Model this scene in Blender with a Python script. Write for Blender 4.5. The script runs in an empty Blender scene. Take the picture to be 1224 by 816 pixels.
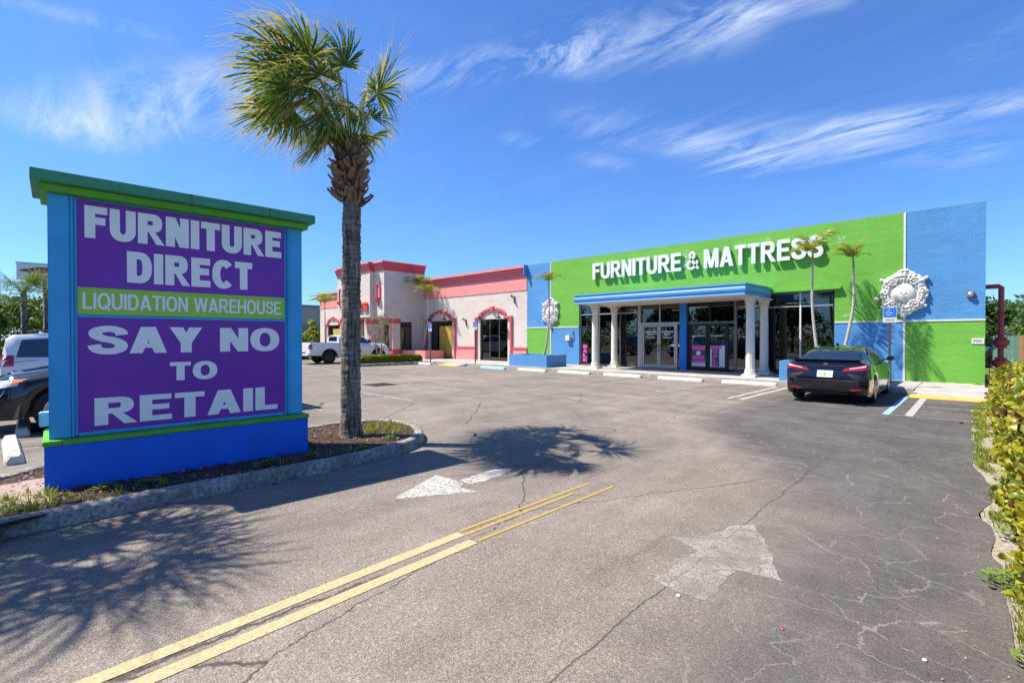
import bpy, bmesh, math, random
from mathutils import Vector, Matrix, noise
from mathutils.bvhtree import BVHTree
rnd = random.Random(7)
scene = bpy.context.scene
COL = scene.collection
R = math.radians
# world axes: +X runs along the shop fronts (to the right), +Y runs from the entrance to the shop fronts
YAW = R(44.02)
# ------------------------------------------------------------------ camera
cam = bpy.data.cameras.new('camera')
cam.sensor_width = 36
cam.lens = 575.0 / 1224 * 36
cam.clip_start = 0.05
cam.clip_end = 3000
camo = bpy.data.objects.new('camera', cam)
COL.objects.link(camo)
camo.location = (0, 0, 1.65)
camo.rotation_euler = (R(90 - 0.5), 0, YAW)
scene.camera = camo
# ------------------------------------------------------------------ view
scene.view_settings.view_transform = 'Standard'
scene.view_settings.look = 'None'
scene.view_settings.gamma = 1
scene.view_settings.exposure = 0.96
scene.cycles.max_bounces = 8
scene.cycles.transparent_max_bounces = 16
# ------------------------------------------------------------------ sun
SUN_EL = R(57.5)
SUN_TO = Vector((-0.747, -0.666, 0)).normalized()      # horizontal direction towards the sun
sun = bpy.data.lights.new('sun', 'SUN')
sun.energy = 4.4
sun.angle = R(0.5)
sun.color = (1.0, 0.93, 0.82)
suno = bpy.data.objects.new('sun', sun)
COL.objects.link(suno)
to_sun = Vector((SUN_TO.x * math.cos(SUN_EL), SUN_TO.y * math.cos(SUN_EL), math.sin(SUN_EL)))
suno.rotation_euler = to_sun.to_track_quat('Z', 'Y').to_euler()
suno.location = to_sun * 60
# ------------------------------------------------------------------ world
world = bpy.data.worlds.new('World')
scene.world = world
world.use_nodes = True
wn = world.node_tree.nodes
wl = world.node_tree.links
wn.clear()
SKY_STRENGTH = 0.11


def N(nodes, typ, **kw):
    n = nodes.new(typ)
    for k, v in kw.items():
        if k.startswith('i_'):
            n.inputs[k[2:].replace('_', ' ')].default_value = v
        else:
            setattr(n, k, v)
    return n


def world_build():
    out = N(wn, 'ShaderNodeOutputWorld')
    bg = N(wn, 'ShaderNodeBackground')
    bg.inputs['Strength'].default_value = SKY_STRENGTH
    sky = N(wn, 'ShaderNodeTexSky')
    sky.sky_type = 'NISHITA'
    sky.sun_disc = False
    sky.sun_elevation = SUN_EL
    sky.sun_rotation = math.atan2(SUN_TO.x, SUN_TO.y)
    sky.air_density = 1.0
    sky.dust_density = 0.4
    sky.ozone_density = 2.0
    tint = N(wn, 'ShaderNodeMix', data_type='RGBA', blend_type='MULTIPLY')
    tint.inputs[0].default_value = 1.0
    tint.inputs[7].default_value = (0.375, 0.62, 0.98, 1)
    wl.new(sky.outputs[0], tint.inputs[6])
    tc = N(wn, 'ShaderNodeTexCoord')
    sep = N(wn, 'ShaderNodeSeparateXYZ')
    wl.new(tc.outputs['Generated'], sep.inputs[0])
    # project the direction on a flat cloud layer: p = dir.xy / (z + .08)
    za = N(wn, 'ShaderNodeMath', operation='MAXIMUM'); za.inputs[1].default_value = 0.0
    wl.new(sep.outputs[2], za.inputs[0])
    zb = N(wn, 'ShaderNodeMath', operation='ADD'); zb.inputs[1].default_value = 0.12
    wl.new(za.outputs[0], zb.inputs[0])
    dx = N(wn, 'ShaderNodeMath', operation='DIVIDE'); dy = N(wn, 'ShaderNodeMath', operation='DIVIDE')
    wl.new(sep.outputs[0], dx.inputs[0]); wl.new(zb.outputs[0], dx.inputs[1])
    wl.new(sep.outputs[1], dy.inputs[0]); wl.new(zb.outputs[0], dy.inputs[1])
    cmb = N(wn, 'ShaderNodeCombineXYZ')
    wl.new(dx.outputs[0], cmb.inputs[0]); wl.new(dy.outputs[0], cmb.inputs[1])
    total = None

    def add(a, b):
        m = N(wn, 'ShaderNodeMath', operation='ADD')
        wl.new(a, m.inputs[0]); wl.new(b, m.inputs[1])
        return m.outputs[0]

    def mul(a, b):
        m = N(wn, 'ShaderNodeMath', operation='MULTIPLY')
        wl.new(a, m.inputs[0])
        if isinstance(b, float): m.inputs[1].default_value = b
        else: wl.new(b, m.inputs[1])
        return m.outputs[0]
    # wispy texture, stretched streaks
    mp = N(wn, 'ShaderNodeMapping'); mp.inputs['Rotation'].default_value = (0, 0, R(50)); mp.inputs['Scale'].default_value = (1.0, 2.9, 1)
    wl.new(cmb.outputs[0], mp.inputs[0])
    n1 = N(wn, 'ShaderNodeTexNoise'); n1.inputs['Scale'].default_value = 1.9; n1.inputs['Detail'].default_value = 9; n1.inputs['Roughness'].default_value = 0.70; n1.inputs['Distortion'].default_value = .7
    wl.new(mp.outputs[0], n1.inputs['Vector'])
    r1 = N(wn, 'ShaderNodeValToRGB'); r1.color_ramp.elements[0].position = 0.42; r1.color_ramp.elements[1].position = 0.80
    wl.new(n1.outputs[0], r1.inputs[0])
    # streak envelopes: capsule distance in cloud-plane space
    def plane(px, py):
        u = (px - 612) / 575.0; v = (403 - py) / 575.0
        d = Vector((math.cos(YAW) * u - math.sin(YAW), math.sin(YAW) * u + math.cos(YAW), v)).normalized()
        return Vector((d.x / (d.z + .12), d.y / (d.z + .12), 0))
    streaks = [((500, 96), (700, 62), 18, .8), ((690, 62), (860, 32), 30, 1.0), ((860, 30), (1000, -4), 14, .7), ((95, 152), (270, 112), 26, 1.0),
               ((700, 148), (900, 190), 15, .5), ((880, 200), (1050, 160), 17, .65), ((1000, 155), (1260, 118), 11, .9),
               ((860, 170), (1160, 180), 20, .45), ((615, 165), (740, 200), 8, .3), ((10, 3), (200, 46), 8, .35), ((1180, 60), (1260, 15), 16, .25)]
    for a, b, w, amp in streaks:
        A = plane(*a); B = plane(*b)
        mid = ((a[0] + b[0]) / 2, (a[1] + b[1]) / 2)
        W = (plane(mid[0], mid[1] + w) - plane(*mid)).length
        d = B - A; L2 = d.length_squared
        sub = N(wn, 'ShaderNodeVectorMath', operation='SUBTRACT'); sub.inputs[1].default_value = A
        wl.new(cmb.outputs[0], sub.inputs[0])
        dot = N(wn, 'ShaderNodeVectorMath', operation='DOT_PRODUCT'); dot.inputs[1].default_value = d / L2
        wl.new(sub.outputs[0], dot.inputs[0])
        cl = N(wn, 'ShaderNodeClamp'); wl.new(dot.outputs['Value'], cl.inputs[0])
        sc = N(wn, 'ShaderNodeVectorMath', operation='SCALE'); sc.inputs[0].default_value = d
        wl.new(cl.outputs[0], sc.inputs['Scale'])
        df = N(wn, 'ShaderNodeVectorMath', operation='DISTANCE')
        wl.new(sub.outputs[0], df.inputs[0]); wl.new(sc.outputs[0], df.inputs[1])
        mr = N(wn, 'ShaderNodeMapRange', interpolation_type='SMOOTHSTEP')
        mr.inputs['From Min'].default_value = 0; mr.inputs['From Max'].default_value = W * 1.7
        mr.inputs['To Min'].default_value = amp; mr.inputs['To Max'].default_value = 0
        wl.new(df.outputs['Value'], mr.inputs['Value'])
        total = mr.outputs[0] if total is None else add(total, mr.outputs[0])
    base = N(wn, 'ShaderNodeMath', operation='ADD'); base.inputs[1].default_value = 0.05
    wl.new(total, base.inputs[0])
    mask = mul(base.outputs[0], r1.outputs[0])
    cl = N(wn, 'ShaderNodeClamp'); cl.inputs['Max'].default_value = 0.8; wl.new(mask, cl.inputs[0])
    cm = N(wn, 'ShaderNodeMix', data_type='RGBA')
    cm.inputs[7].default_value = (3.9, 4.5, 5.6, 1)
    wl.new(cl.outputs[0], cm.inputs[0]); wl.new(tint.outputs[2], cm.inputs[6])
    wl.new(cm.outputs[2], bg.inputs[0]); wl.new(bg.outputs[0], out.inputs[0])


world_build()

# ================================================================== helpers


class MB:
    def __init__(self):
        self.v = []; self.f = []; self.m = []; self.cur = 0

    def quad(self, a, b, c, d):
        n = len(self.v); self.v += [a, b, c, d]; self.f.append((n, n + 1, n + 2, n + 3)); self.m.append(self.cur)

    def poly(self, pts):
        n = len(self.v); self.v += list(pts); self.f.append(tuple(range(n, n + len(pts)))); self.m.append(self.cur)

    def box(self, x0, y0, z0, x1, y1, z1):
        n = len(self.v)
        self.v += [(x0, y0, z0), (x1, y0, z0), (x1, y1, z0), (x0, y1, z0), (x0, y0, z1), (x1, y0, z1), (x1, y1, z1), (x0, y1, z1)]
        for q in ((0, 3, 2, 1), (4, 5, 6, 7), (0, 1, 5, 4), (1, 2, 6, 5), (2, 3, 7, 6), (3, 0, 4, 7)):
            self.f.append(tuple(n + i for i in q)); self.m.append(self.cur)
        return self

    def prism(self, pts, off):
        """closed outline pts (3D, planar) swept by vector off"""
        n = len(self.v); k = len(pts); off = Vector(off)
        self.v += [tuple(p) for p in pts] + [tuple(Vector(p) + off) for p in pts]
        self.f.append(tuple(range(n + k - 1, n - 1, -1))); self.f.append(tuple(range(n + k, n + 2 * k)))
        for i in range(k):
            j = (i + 1) % k; self.f.append((n + i, n + j, n + k + j, n + k + i))
        self.m += [self.cur] * (k + 2)
        return self

    def grid(self, rows, closed_u=False, closed_v=False):
        n = len(self.v); a = len(rows); b = len(rows[0])
        for r in rows: self.v += [tuple(p) for p in r]
        for i in range(a if closed_u else a - 1):
            for j in range(b if closed_v else b - 1):
                i2 = (i + 1) % a; j2 = (j + 1) % b
                self.f.append((n + i * b + j, n + i2 * b + j, n + i2 * b + j2, n + i * b + j2)); self.m.append(self.cur)
        return self

    def tube(self, pts, rad, seg=8, cap=True):
        pts = [Vector(p) for p in pts]; rows = []
        up = Vector((0, 0, 1))
        for i, p in enumerate(pts):
            t = (pts[min(i + 1, len(pts) - 1)] - pts[max(i - 1, 0)]).normalized()
            a = t.cross(up)
            if a.length < 1e-3: a = t.cross(Vector((1, 0, 0)))
            a.normalize(); b = t.cross(a).normalized()
            r = rad[i] if isinstance(rad, (list, tuple)) else rad
            rows.append([p + (a * math.cos(q) + b * math.sin(q)) * r for q in (2 * math.pi * k / seg for k in range(seg))])
        self.grid(rows, closed_v=True)
        if cap:
            self.poly(rows[0]); self.poly(list(reversed(rows[-1])))
        return self

    def lathe(self, prof, seg=16, c=(0, 0, 0), flute=None, cap=True):
        rows = []
        for (r, z) in prof:
            row = []
            for k in range(seg):
                q = 2 * math.pi * k / seg
                rr = r if flute is None else flute(r, z, q)
                row.append((c[0] + rr * math.cos(q), c[1] + rr * math.sin(q), c[2] + z))
            rows.append(row)
        self.grid(rows, closed_v=True)
        if cap:
            self.poly(list(reversed(rows[0]))); self.poly(rows[-1])
        return self

    def build(self, name, mat, parent=None, smooth=False, bevel=0, local=False, recalc=True, angle=None, weld=0):
        me = bpy.data.meshes.new(name)
        off = Vector((0, 0, 0))
        if parent is not None and not local:
            p = parent
            while p is not None:
                off += p.location; p = p.parent
        me.from_pydata([tuple(Vector(q) - off) for q in self.v], [], self.f)
        mats = mat if isinstance(mat, (list, tuple)) else [mat]
        for m in mats: me.materials.append(m)
        if len(mats) > 1:
            me.polygons.foreach_set('material_index', self.m)
        if recalc or bevel or weld:
            bm = bmesh.new(); bm.from_mesh(me)
            if weld: bmesh.ops.remove_doubles(bm, verts=bm.verts, dist=weld)
            if bevel:
                bmesh.ops.remove_doubles(bm, verts=bm.verts, dist=1e-5)
                bmesh.ops.bevel(bm, geom=list(bm.edges), offset=bevel, segments=2, affect='EDGES', clamp_overlap=True)
            if recalc: bmesh.ops.recalc_face_normals(bm, faces=bm.faces)
            bm.to_mesh(me); bm.free()
        if smooth:
            me.polygons.foreach_set('use_smooth', [True] * len(me.polygons))
            if angle:
                try: me.set_sharp_from_angle(angle=R(angle))
                except Exception: pass
        o = bpy.data.objects.new(name, me)
        COL.objects.link(o)
        if parent is not None: o.parent = parent
        return o


def tag(o, label=None, cat=None, group=None, kind=None):
    if label: o['label'] = label
    if cat: o['category'] = cat
    if group: o['group'] = group
    if kind: o['kind'] = kind
    return o


def thing(name, label, cat, loc=(0, 0, 0), rz=0, group=None):
    o = bpy.data.objects.new(name, None)
    o.empty_display_size = .2
    COL.objects.link(o)
    o.location = loc; o.rotation_euler = (0, 0, rz)
    return tag(o, label, cat, group)


def kids(o):
    return [c for c in bpy.data.objects if c.parent == o]


def dup(root, loc, rz=None, label=None, scale=None):
    def rec(o, par):
        c = o.copy(); COL.objects.link(c)
        if par is not None: c.parent = par
        for ch in kids(o): rec(ch, c)
        return c
    r = rec(root, None)
    r.location = loc
    if rz is not None: r.rotation_euler = (0, 0, rz)
    if scale is not None: r.scale = (scale,) * 3 if isinstance(scale, (int, float)) else scale
    if label: r['label'] = label
    return r


# ------------------------------------------------------------------ materials
def new_mat(name):
    m = bpy.data.materials.new(name); m.use_nodes = True
    nt = m.node_tree; nt.nodes.clear()
    out = nt.nodes.new('ShaderNodeOutputMaterial'); b = nt.nodes.new('ShaderNodeBsdfPrincipled')
    nt.links.new(b.outputs[0], out.inputs[0])
    return m, nt, b, out


def mat(name, col, rough=.6, metal=0, var=.12, scale=3.0, bump=0, bscale=40, coat=0, ior=1.45, dirt=0, emit=0, stretch=None, trans=0, bdist=.01, dlo=.5):
    m, nt, b, out = new_mat(name)
    n = nt.nodes; l = nt.links
    b.inputs['Roughness'].default_value = rough; b.inputs['Metallic'].default_value = metal
    b.inputs['IOR'].default_value = ior; b.inputs['Coat Weight'].default_value = coat; b.inputs['Coat Roughness'].default_value = .03
    c = (*col, 1)
    if var or dirt or bump:
        tc = N(n, 'ShaderNodeTexCoord'); src = tc.outputs['Object']
        if stretch:
            mp = N(n, 'ShaderNodeMapping'); mp.inputs['Scale'].default_value = stretch
            l.new(src, mp.inputs[0]); src = mp.outputs[0]
    if var or dirt:
        nz = N(n, 'ShaderNodeTexNoise'); nz.inputs['Scale'].default_value = scale; nz.inputs['Detail'].default_value = 8; nz.inputs['Roughness'].default_value = .65
        l.new(src, nz.inputs['Vector'])
        rp = N(n, 'ShaderNodeMapRange'); rp.inputs[1].default_value = .3; rp.inputs[2].default_value = .7
        rp.inputs[3].default_value = 1 - var; rp.inputs[4].default_value = 1 + var
        l.new(nz.outputs[0], rp.inputs[0])
        mx = N(n, 'ShaderNodeMix', data_type='RGBA', blend_type='MULTIPLY'); mx.inputs[0].default_value = 1
        mx.inputs[6].default_value = c; l.new(rp.outputs[0], mx.inputs[7])
        last = mx.outputs[2]
        if dirt:
            n2 = N(n, 'ShaderNodeTexNoise'); n2.inputs['Scale'].default_value = 1.7; n2.inputs['Detail'].default_value = 10; n2.inputs['Roughness'].default_value = .75
            l.new(src, n2.inputs['Vector'])
            r2 = N(n, 'ShaderNodeMapRange'); r2.inputs[1].default_value = dlo; r2.inputs[2].default_value = dlo + .25; r2.inputs[3].default_value = 0; r2.inputs[4].default_value = dirt
            l.new(n2.outputs[0], r2.inputs[0])
            m2 = N(n, 'ShaderNodeMix', data_type='RGBA'); l.new(r2.outputs[0], m2.inputs[0]); l.new(last, m2.inputs[6]); m2.inputs[7].default_value = (.08, .070, .055, 1)
            last = m2.outputs[2]
        l.new(last, b.inputs['Base Color'])
    else:
        b.inputs['Base Color'].default_value = c
    if bump:
        n3 = N(n, 'ShaderNodeTexNoise'); n3.inputs['Scale'].default_value = bscale; n3.inputs['Detail'].default_value = 5
        l.new(src, n3.inputs['Vector'])
        bp = N(n, 'ShaderNodeBump'); bp.inputs['Strength'].default_value = bump; bp.inputs['Distance'].default_value = bdist
        l.new(n3.outputs[0], bp.inputs['Height']); l.new(bp.outputs[0], b.inputs['Normal'])
    if emit:
        b.inputs['Emission Color'].default_value = c; b.inputs['Emission Strength'].default_value = emit
    if trans:
        # thin leaf: let some light through
        t = N(n, 'ShaderNodeBsdfTranslucent'); ms = N(n, 'ShaderNodeMixShader'); ms.inputs[0].default_value = trans
        t.inputs[0].default_value = (min(1, col[0] * 1.3), min(1, col[1] * 1.3), col[2] * .8, 1)
        l.new(b.outputs[0], ms.inputs[1]); l.new(t.outputs[0], ms.inputs[2]); l.new(ms.outputs[0], out.inputs[0])
    return m


def stucco(name, col):
    m, nt, b, out = new_mat(name); n = nt.nodes; l = nt.links; b.inputs['Roughness'].default_value = .85
    geo = N(n, 'ShaderNodeNewGeometry')

    def nz(sc, scale, det=8, ro=.7, dist=0):
        mp = N(n, 'ShaderNodeMapping'); mp.inputs['Scale'].default_value = sc; l.new(geo.outputs['Position'], mp.inputs[0])
        t = N(n, 'ShaderNodeTexNoise'); t.inputs['Scale'].default_value = scale; t.inputs['Detail'].default_value = det; t.inputs['Roughness'].default_value = ro; t.inputs['Distortion'].default_value = dist; l.new(mp.outputs[0], t.inputs['Vector']); return t.outputs[0]

    def rg(x, a, b_, c, d):
        r = N(n, 'ShaderNodeMapRange'); r.inputs[1].default_value = a; r.inputs[2].default_value = b_; r.inputs[3].default_value = c; r.inputs[4].default_value = d; l.new(x, r.inputs[0]); return r.outputs[0]

    def mx(f, a, b_, bt='MIX'):
        t = N(n, 'ShaderNodeMix', data_type='RGBA', blend_type=bt)
        if isinstance(f, float): t.inputs[0].default_value = f
        else: l.new(f, t.inputs[0])
        for i, q in ((6, a), (7, b_)):
            if isinstance(q, tuple): t.inputs[i].default_value = q
            else: l.new(q, t.inputs[i])
        return t.outputs[2]
    c = mx(1., (*col, 1), rg(nz((1, 1, 1), .9), .3, .7, .88, 1.10), 'MULTIPLY')
    c = mx(1., c, rg(nz((.5, .5, 3.2), 1.6, 8, .7, .4), .32, .7, .90, 1.08), 'MULTIPLY')      # roller bands
    c = mx(rg(nz((5, 5, .35), 1.2), .58, .78, 0, .22), c, (col[0] * .55 + .01, col[1] * .6, col[2] * .6, 1))   # rain streaks
    c = mx(rg(nz((1, 1, 1), 7, 4), .70, .78, 0, .5), c, (min(1, col[0] * 1.3 + .08), min(1, col[1] * 1.3 + .06), min(1, col[2] * 1.3 + .06), 1))
    l.new(c, b.inputs['Base Color'])
    ad = N(n, 'ShaderNodeMath', operation='ADD'); l.new(nz((1, 1, 2.2), 7, 8, .75, .6), ad.inputs[0]); l.new(nz((1, 1, 1), 34, 4), ad.inputs[1])
    bp = N(n, 'ShaderNodeBump'); bp.inputs['Strength'].default_value = .55; bp.inputs['Distance'].default_value = .022; l.new(ad.outputs[0], bp.inputs['Height']); l.new(bp.outputs[0], b.inputs['Normal'])
    return m


M = {}
M['green'] = stucco('green_stucco', (.155, .43, .050))
M['blue'] = stucco('blue_stucco', (.085, .275, .55))
M['bluecan'] = mat('blue_canopy_paint', (.11, .33, .66), .5, var=.07, scale=2, bump=.15, bscale=6)
M['bluepil'] = mat('blue_pillar_paint', (.015, .19, .62), .5, var=.05)
M['white'] = mat('white_paint', (.68, .65, .59), .6, var=.05, scale=5, bump=.1)
M['whiteletter'] = mat('white_letter', (.72, .70, .63), .4, var=.05, scale=2)
M['cream'] = mat('cream_soffit', (.62, .55, .46), .8, var=.08, scale=2)
M['colw'] = mat('column_paint', (.70, .66, .58), .65, var=.09, scale=4, dirt=.1)
M['pinkwall'] = stucco('pale_stucco', (.66, .57, .49))
M['pink'] = mat('pink_paint', (.74, .27, .25), .75, var=.08, scale=1.5, bump=.2, bscale=18)
M['crimson'] = mat('crimson_paint', (.62, .075, .10), .6, var=.12, scale=2)
M['rose'] = mat('rose_trim', (.58, .10, .12), .65, var=.10, scale=2)
M['alu'] = mat('aluminium', (.45, .44, .42), .35, .6, var=.05)
M['darkframe'] = mat('dark_frame', (.015, .016, .02), .4, .2, var=.1)
M['greyframe'] = mat('grey_frame', (.16, .16, .16), .4, .5, var=.1)
M['concrete'] = mat('concrete', (.40, .37, .33), .9, var=.18, scale=2.2, bump=.4, bscale=60, dirt=.35)
M['collar'] = mat('old_collar', (.24, .22, .19), .95, var=.3, scale=4)
M['kerb'] = mat('weathered_kerb', (.34, .32, .285), .95, var=.65, scale=26, bump=.8, bscale=55, dirt=.95, bdist=.008, dlo=.40)
M['stopw'] = mat('white_wheel_stop', (.60, .58, .53), .8, var=.15, scale=5, bump=.3, bscale=30, dirt=.4)
M['stopb'] = mat('blue_wheel_stop', (.30, .55, .75), .8, var=.12, scale=5, bump=.3, bscale=30, dirt=.2)
M['yellowpaint'] = mat('yellow_paint', (.65, .38, .07), .8, var=.15, scale=6, dirt=.2)
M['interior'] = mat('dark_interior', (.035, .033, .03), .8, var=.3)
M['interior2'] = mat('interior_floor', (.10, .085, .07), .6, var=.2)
M['sofa'] = mat('sofa_fabric', (.16, .12, .09), .9, var=.2)
M['sofa2'] = mat('grey_fabric', (.20, .2, .2), .9, var=.2)
M['tube'] = mat('lit_tube', (1, .97, .9), .5, var=0, emit=2.2)
M['roof'] = mat('flat_roof', (.35, .34, .32), .9)
M['grey'] = mat('grey_paint', (.21, .21, .22), .8, var=.08)
M['greyl'] = mat('light_grey_paint', (.30, .30, .31), .8, var=.08)
M['black'] = mat('black_plastic', (.012, .012, .013), .5, var=.2)
M['rubber'] = mat('tyre_rubber', (.018, .018, .018), .85, var=.25, bump=.3)
M['chrome'] = mat('chrome', (.75, .75, .75), .12, 1, var=0)
M['rimdark'] = mat('dark_rim', (.06, .06, .065), .3, .8, var=.1)
M['rimsilver'] = mat('silver_rim', (.42, .42, .43), .3, .8, var=.1)
M['redlens'] = mat('red_lens', (.33, .006, .010), .12, var=.1, coat=1)
M['whitelens'] = mat('clear_lens', (.62, .60, .60), .1, var=.1, coat=1)
M['amber'] = mat('amber_lens', (.7, .18, .02), .15, var=.1, coat=1)
M['carblack'] = mat('black_car_paint', (.003, .004, .012), .18, 0, var=0, coat=1, ior=1.3)
M['carsilver'] = mat('silver_car_paint', (.34, .38, .40), .3, .5, var=0, coat=1)
M['carwhite'] = mat('white_car_paint', (.74, .74, .75), .3, 0, var=.02, coat=1)
M['cargrey'] = mat('grey_car_paint', (.10, .11, .13), .3, .4, var=0, coat=1)
M['carglass'] = mat('car_glass', (.012, .018, .03), .03, 0, var=0, ior=2.1)
M['redpipe'] = mat('red_pipe_paint', (.42, .05, .045), .45, var=.25, scale=8, dirt=.3)
M['galv'] = mat('galvanised_steel', (.42, .42, .42), .45, .7, var=.12, scale=12)
M['brownpost'] = mat('brown_post', (.10, .07, .055), .6, .3, var=.2)
M['navy'] = mat('navy_print', (.012, .02, .10), .5, var=0)
M['hblue'] = mat('sign_blue', (.02, .17, .60), .5, var=.05)
M['woodfence'] = mat('wood_fence', (.40, .22, .10), .85, var=.25, scale=4, stretch=(8, 8, 1), bump=.3)
M['greenfence'] = mat('green_fence', (.14, .28, .20), .8, var=.12, scale=4)
M['gold'] = mat('yellow_door_paint', (.55, .36, .06), .6, var=.15)
M['pinkp'] = mat('pink_poster', (.80, .10, .42), .6, var=.05)
M['paper'] = mat('white_poster', (.72, .74, .76), .6, var=.06)
M['teal'] = mat('teal_poster', (.03, .10, .13), .6, var=.2)
M['orange'] = mat('orange_print', (.75, .22, .03), .5, var=0)
M['greenprint'] = mat('green_print', (.30, .38, .36), .5, var=0)
M['redletter'] = mat('red_letter', (.62, .07, .03), .4, var=.05)
M['sand'] = mat('sand', (.32, .27, .215), .95, var=.45, scale=16, bump=1, bscale=80, dirt=.2)
M['mulch'] = mat('mulch_bed', (.085, .05, .035), .95, var=.6, scale=14, bump=1, bscale=70, bdist=.03)
M['chip'] = mat('bark_chip', (.13, .06, .04), .95, var=.6, scale=20)
M['chip2'] = mat('pale_chip', (.34, .25, .19), .95, var=.4, scale=20)
M['grass'] = mat('grass', (.27, .31, .05), .8, var=.4, scale=6, trans=.35)
M['grasslawn'] = mat('lawn', (.10, .15, .03), .95, var=.35, scale=3, bump=.8, bscale=60)
M['weed'] = mat('weed_leaf', (.17, .25, .05), .7, var=.3, trans=.3)
M['leaf1'] = mat('tree_leaf', (.055, .115, .022), .6, var=.35, scale=1.5, trans=.3)
M['leaf2'] = mat('light_tree_leaf', (.13, .21, .035), .6, var=.3, scale=1.5, trans=.35)
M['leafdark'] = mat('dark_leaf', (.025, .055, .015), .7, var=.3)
M['bark'] = mat('tree_bark', (.15, .12, .09), .95, var=.4, scale=8, bump=.8, bscale=30)
M['hedge_y'] = mat('yellow_green_leaf', (.36, .33, .022), .4, var=.22, scale=6, trans=.3)
M['hedge_g'] = mat('green_hedge_leaf', (.16, .20, .022), .4, var=.25, scale=6, trans=.25)
M['hedge_r'] = mat('red_brown_leaf', (.13, .055, .018), .4, var=.3, scale=6, trans=.2)
M['palmleaf'] = mat('palm_leaf', (.16, .23, .05), .75, ior=1.25, var=.35, scale=2.5, trans=.3)
M['palmdark'] = mat('palm_leaf_dark', (.07, .13, .032), .75, ior=1.25, var=.3, scale=2.5, trans=.25)
M['palmdry'] = mat('palm_leaf_dry', (.46, .38, .16), .7, ior=1.25, var=.25, scale=4, trans=.3)
M['petiole'] = mat('palm_petiole', (.13, .19, .045), .9, ior=1.2, var=.2)
M['palmy'] = mat('yellow_palm_leaf', (.36, .32, .03), .5, var=.3, scale=3, trans=.35)
M['palmyg'] = mat('green_palm_leaf', (.16, .23, .03), .5, var=.3, scale=3, trans=.35)
M['crownshaft'] = mat('crownshaft', (.22, .28, .08), .5, var=.2)
M['palmtrunk'] = mat('pale_palm_trunk', (.42, .38, .34), .9, var=.25, scale=5, stretch=(1, 1, 9), bump=.4, bscale=12)
M['boot'] = mat('leaf_base', (.27, .145, .09), .9, var=.45, scale=12, bump=.5)
M['boot2'] = mat('dark_leaf_base', (.11, .06, .04), .9, var=.5, scale=12, bump=.5)
M['signcap'] = mat('green_sign_cap', (.06, .28, .15), .6, var=.18, scale=3, dirt=.12)
M['signlime'] = mat('lime_sign_trim', (.10, .40, .025), .6, var=.12, scale=4, dirt=.08)
M['signblue'] = mat('sign_post_blue', (.045, .38, .72), .55, var=.14, scale=2, dirt=.12)
M['signbase'] = mat('sign_base_blue', (.0, .13, .70), .6, var=.14, scale=2, dirt=.16)
M['purple'] = mat('purple_sign_face', (.19, .022, .37), .34, var=.14, scale=1.2)
M['limeface'] = mat('lime_sign_face', (.34, .62, .045), .3, var=.04)
M['signwhite'] = mat('sign_letter_white', (.90, .88, .86), .4, var=.04)


def glass_mat(name, tint, refl):
    m, nt, b, out = new_mat(name)
    n = nt.nodes; l = nt.links; n.remove(b)
    tr = N(n, 'ShaderNodeBsdfTransparent'); tr.inputs[0].default_value = (*tint, 1)
    gl = N(n, 'ShaderNodeBsdfGlossy'); gl.inputs['Roughness'].default_value = .012; gl.inputs[0].default_value = (.95, .97, 1, 1)
    fr = N(n, 'ShaderNodeFresnel'); fr.inputs[0].default_value = refl
    nz = N(n, 'ShaderNodeTexNoise'); nz.inputs['Scale'].default_value = .7
    tc = N(n, 'ShaderNodeTexCoord'); l.new(tc.outputs['Object'], nz.inputs['Vector'])
    bp = N(n, 'ShaderNodeBump'); bp.inputs['Strength'].default_value = .03; bp.inputs['Distance'].default_value = .05
    l.new(nz.outputs[0], bp.inputs['Height']); l.new(bp.outputs[0], gl.inputs['Normal'])
    ms = N(n, 'ShaderNodeMixShader'); l.new(fr.outputs[0], ms.inputs[0]); l.new(tr.outputs[0], ms.inputs[1]); l.new(gl.outputs[0], ms.inputs[2])
    l.new(ms.outputs[0], out.inputs[0])
    return m


M['glass'] = glass_mat('shop_glass', (.20, .22, .23), 1.9)


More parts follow.
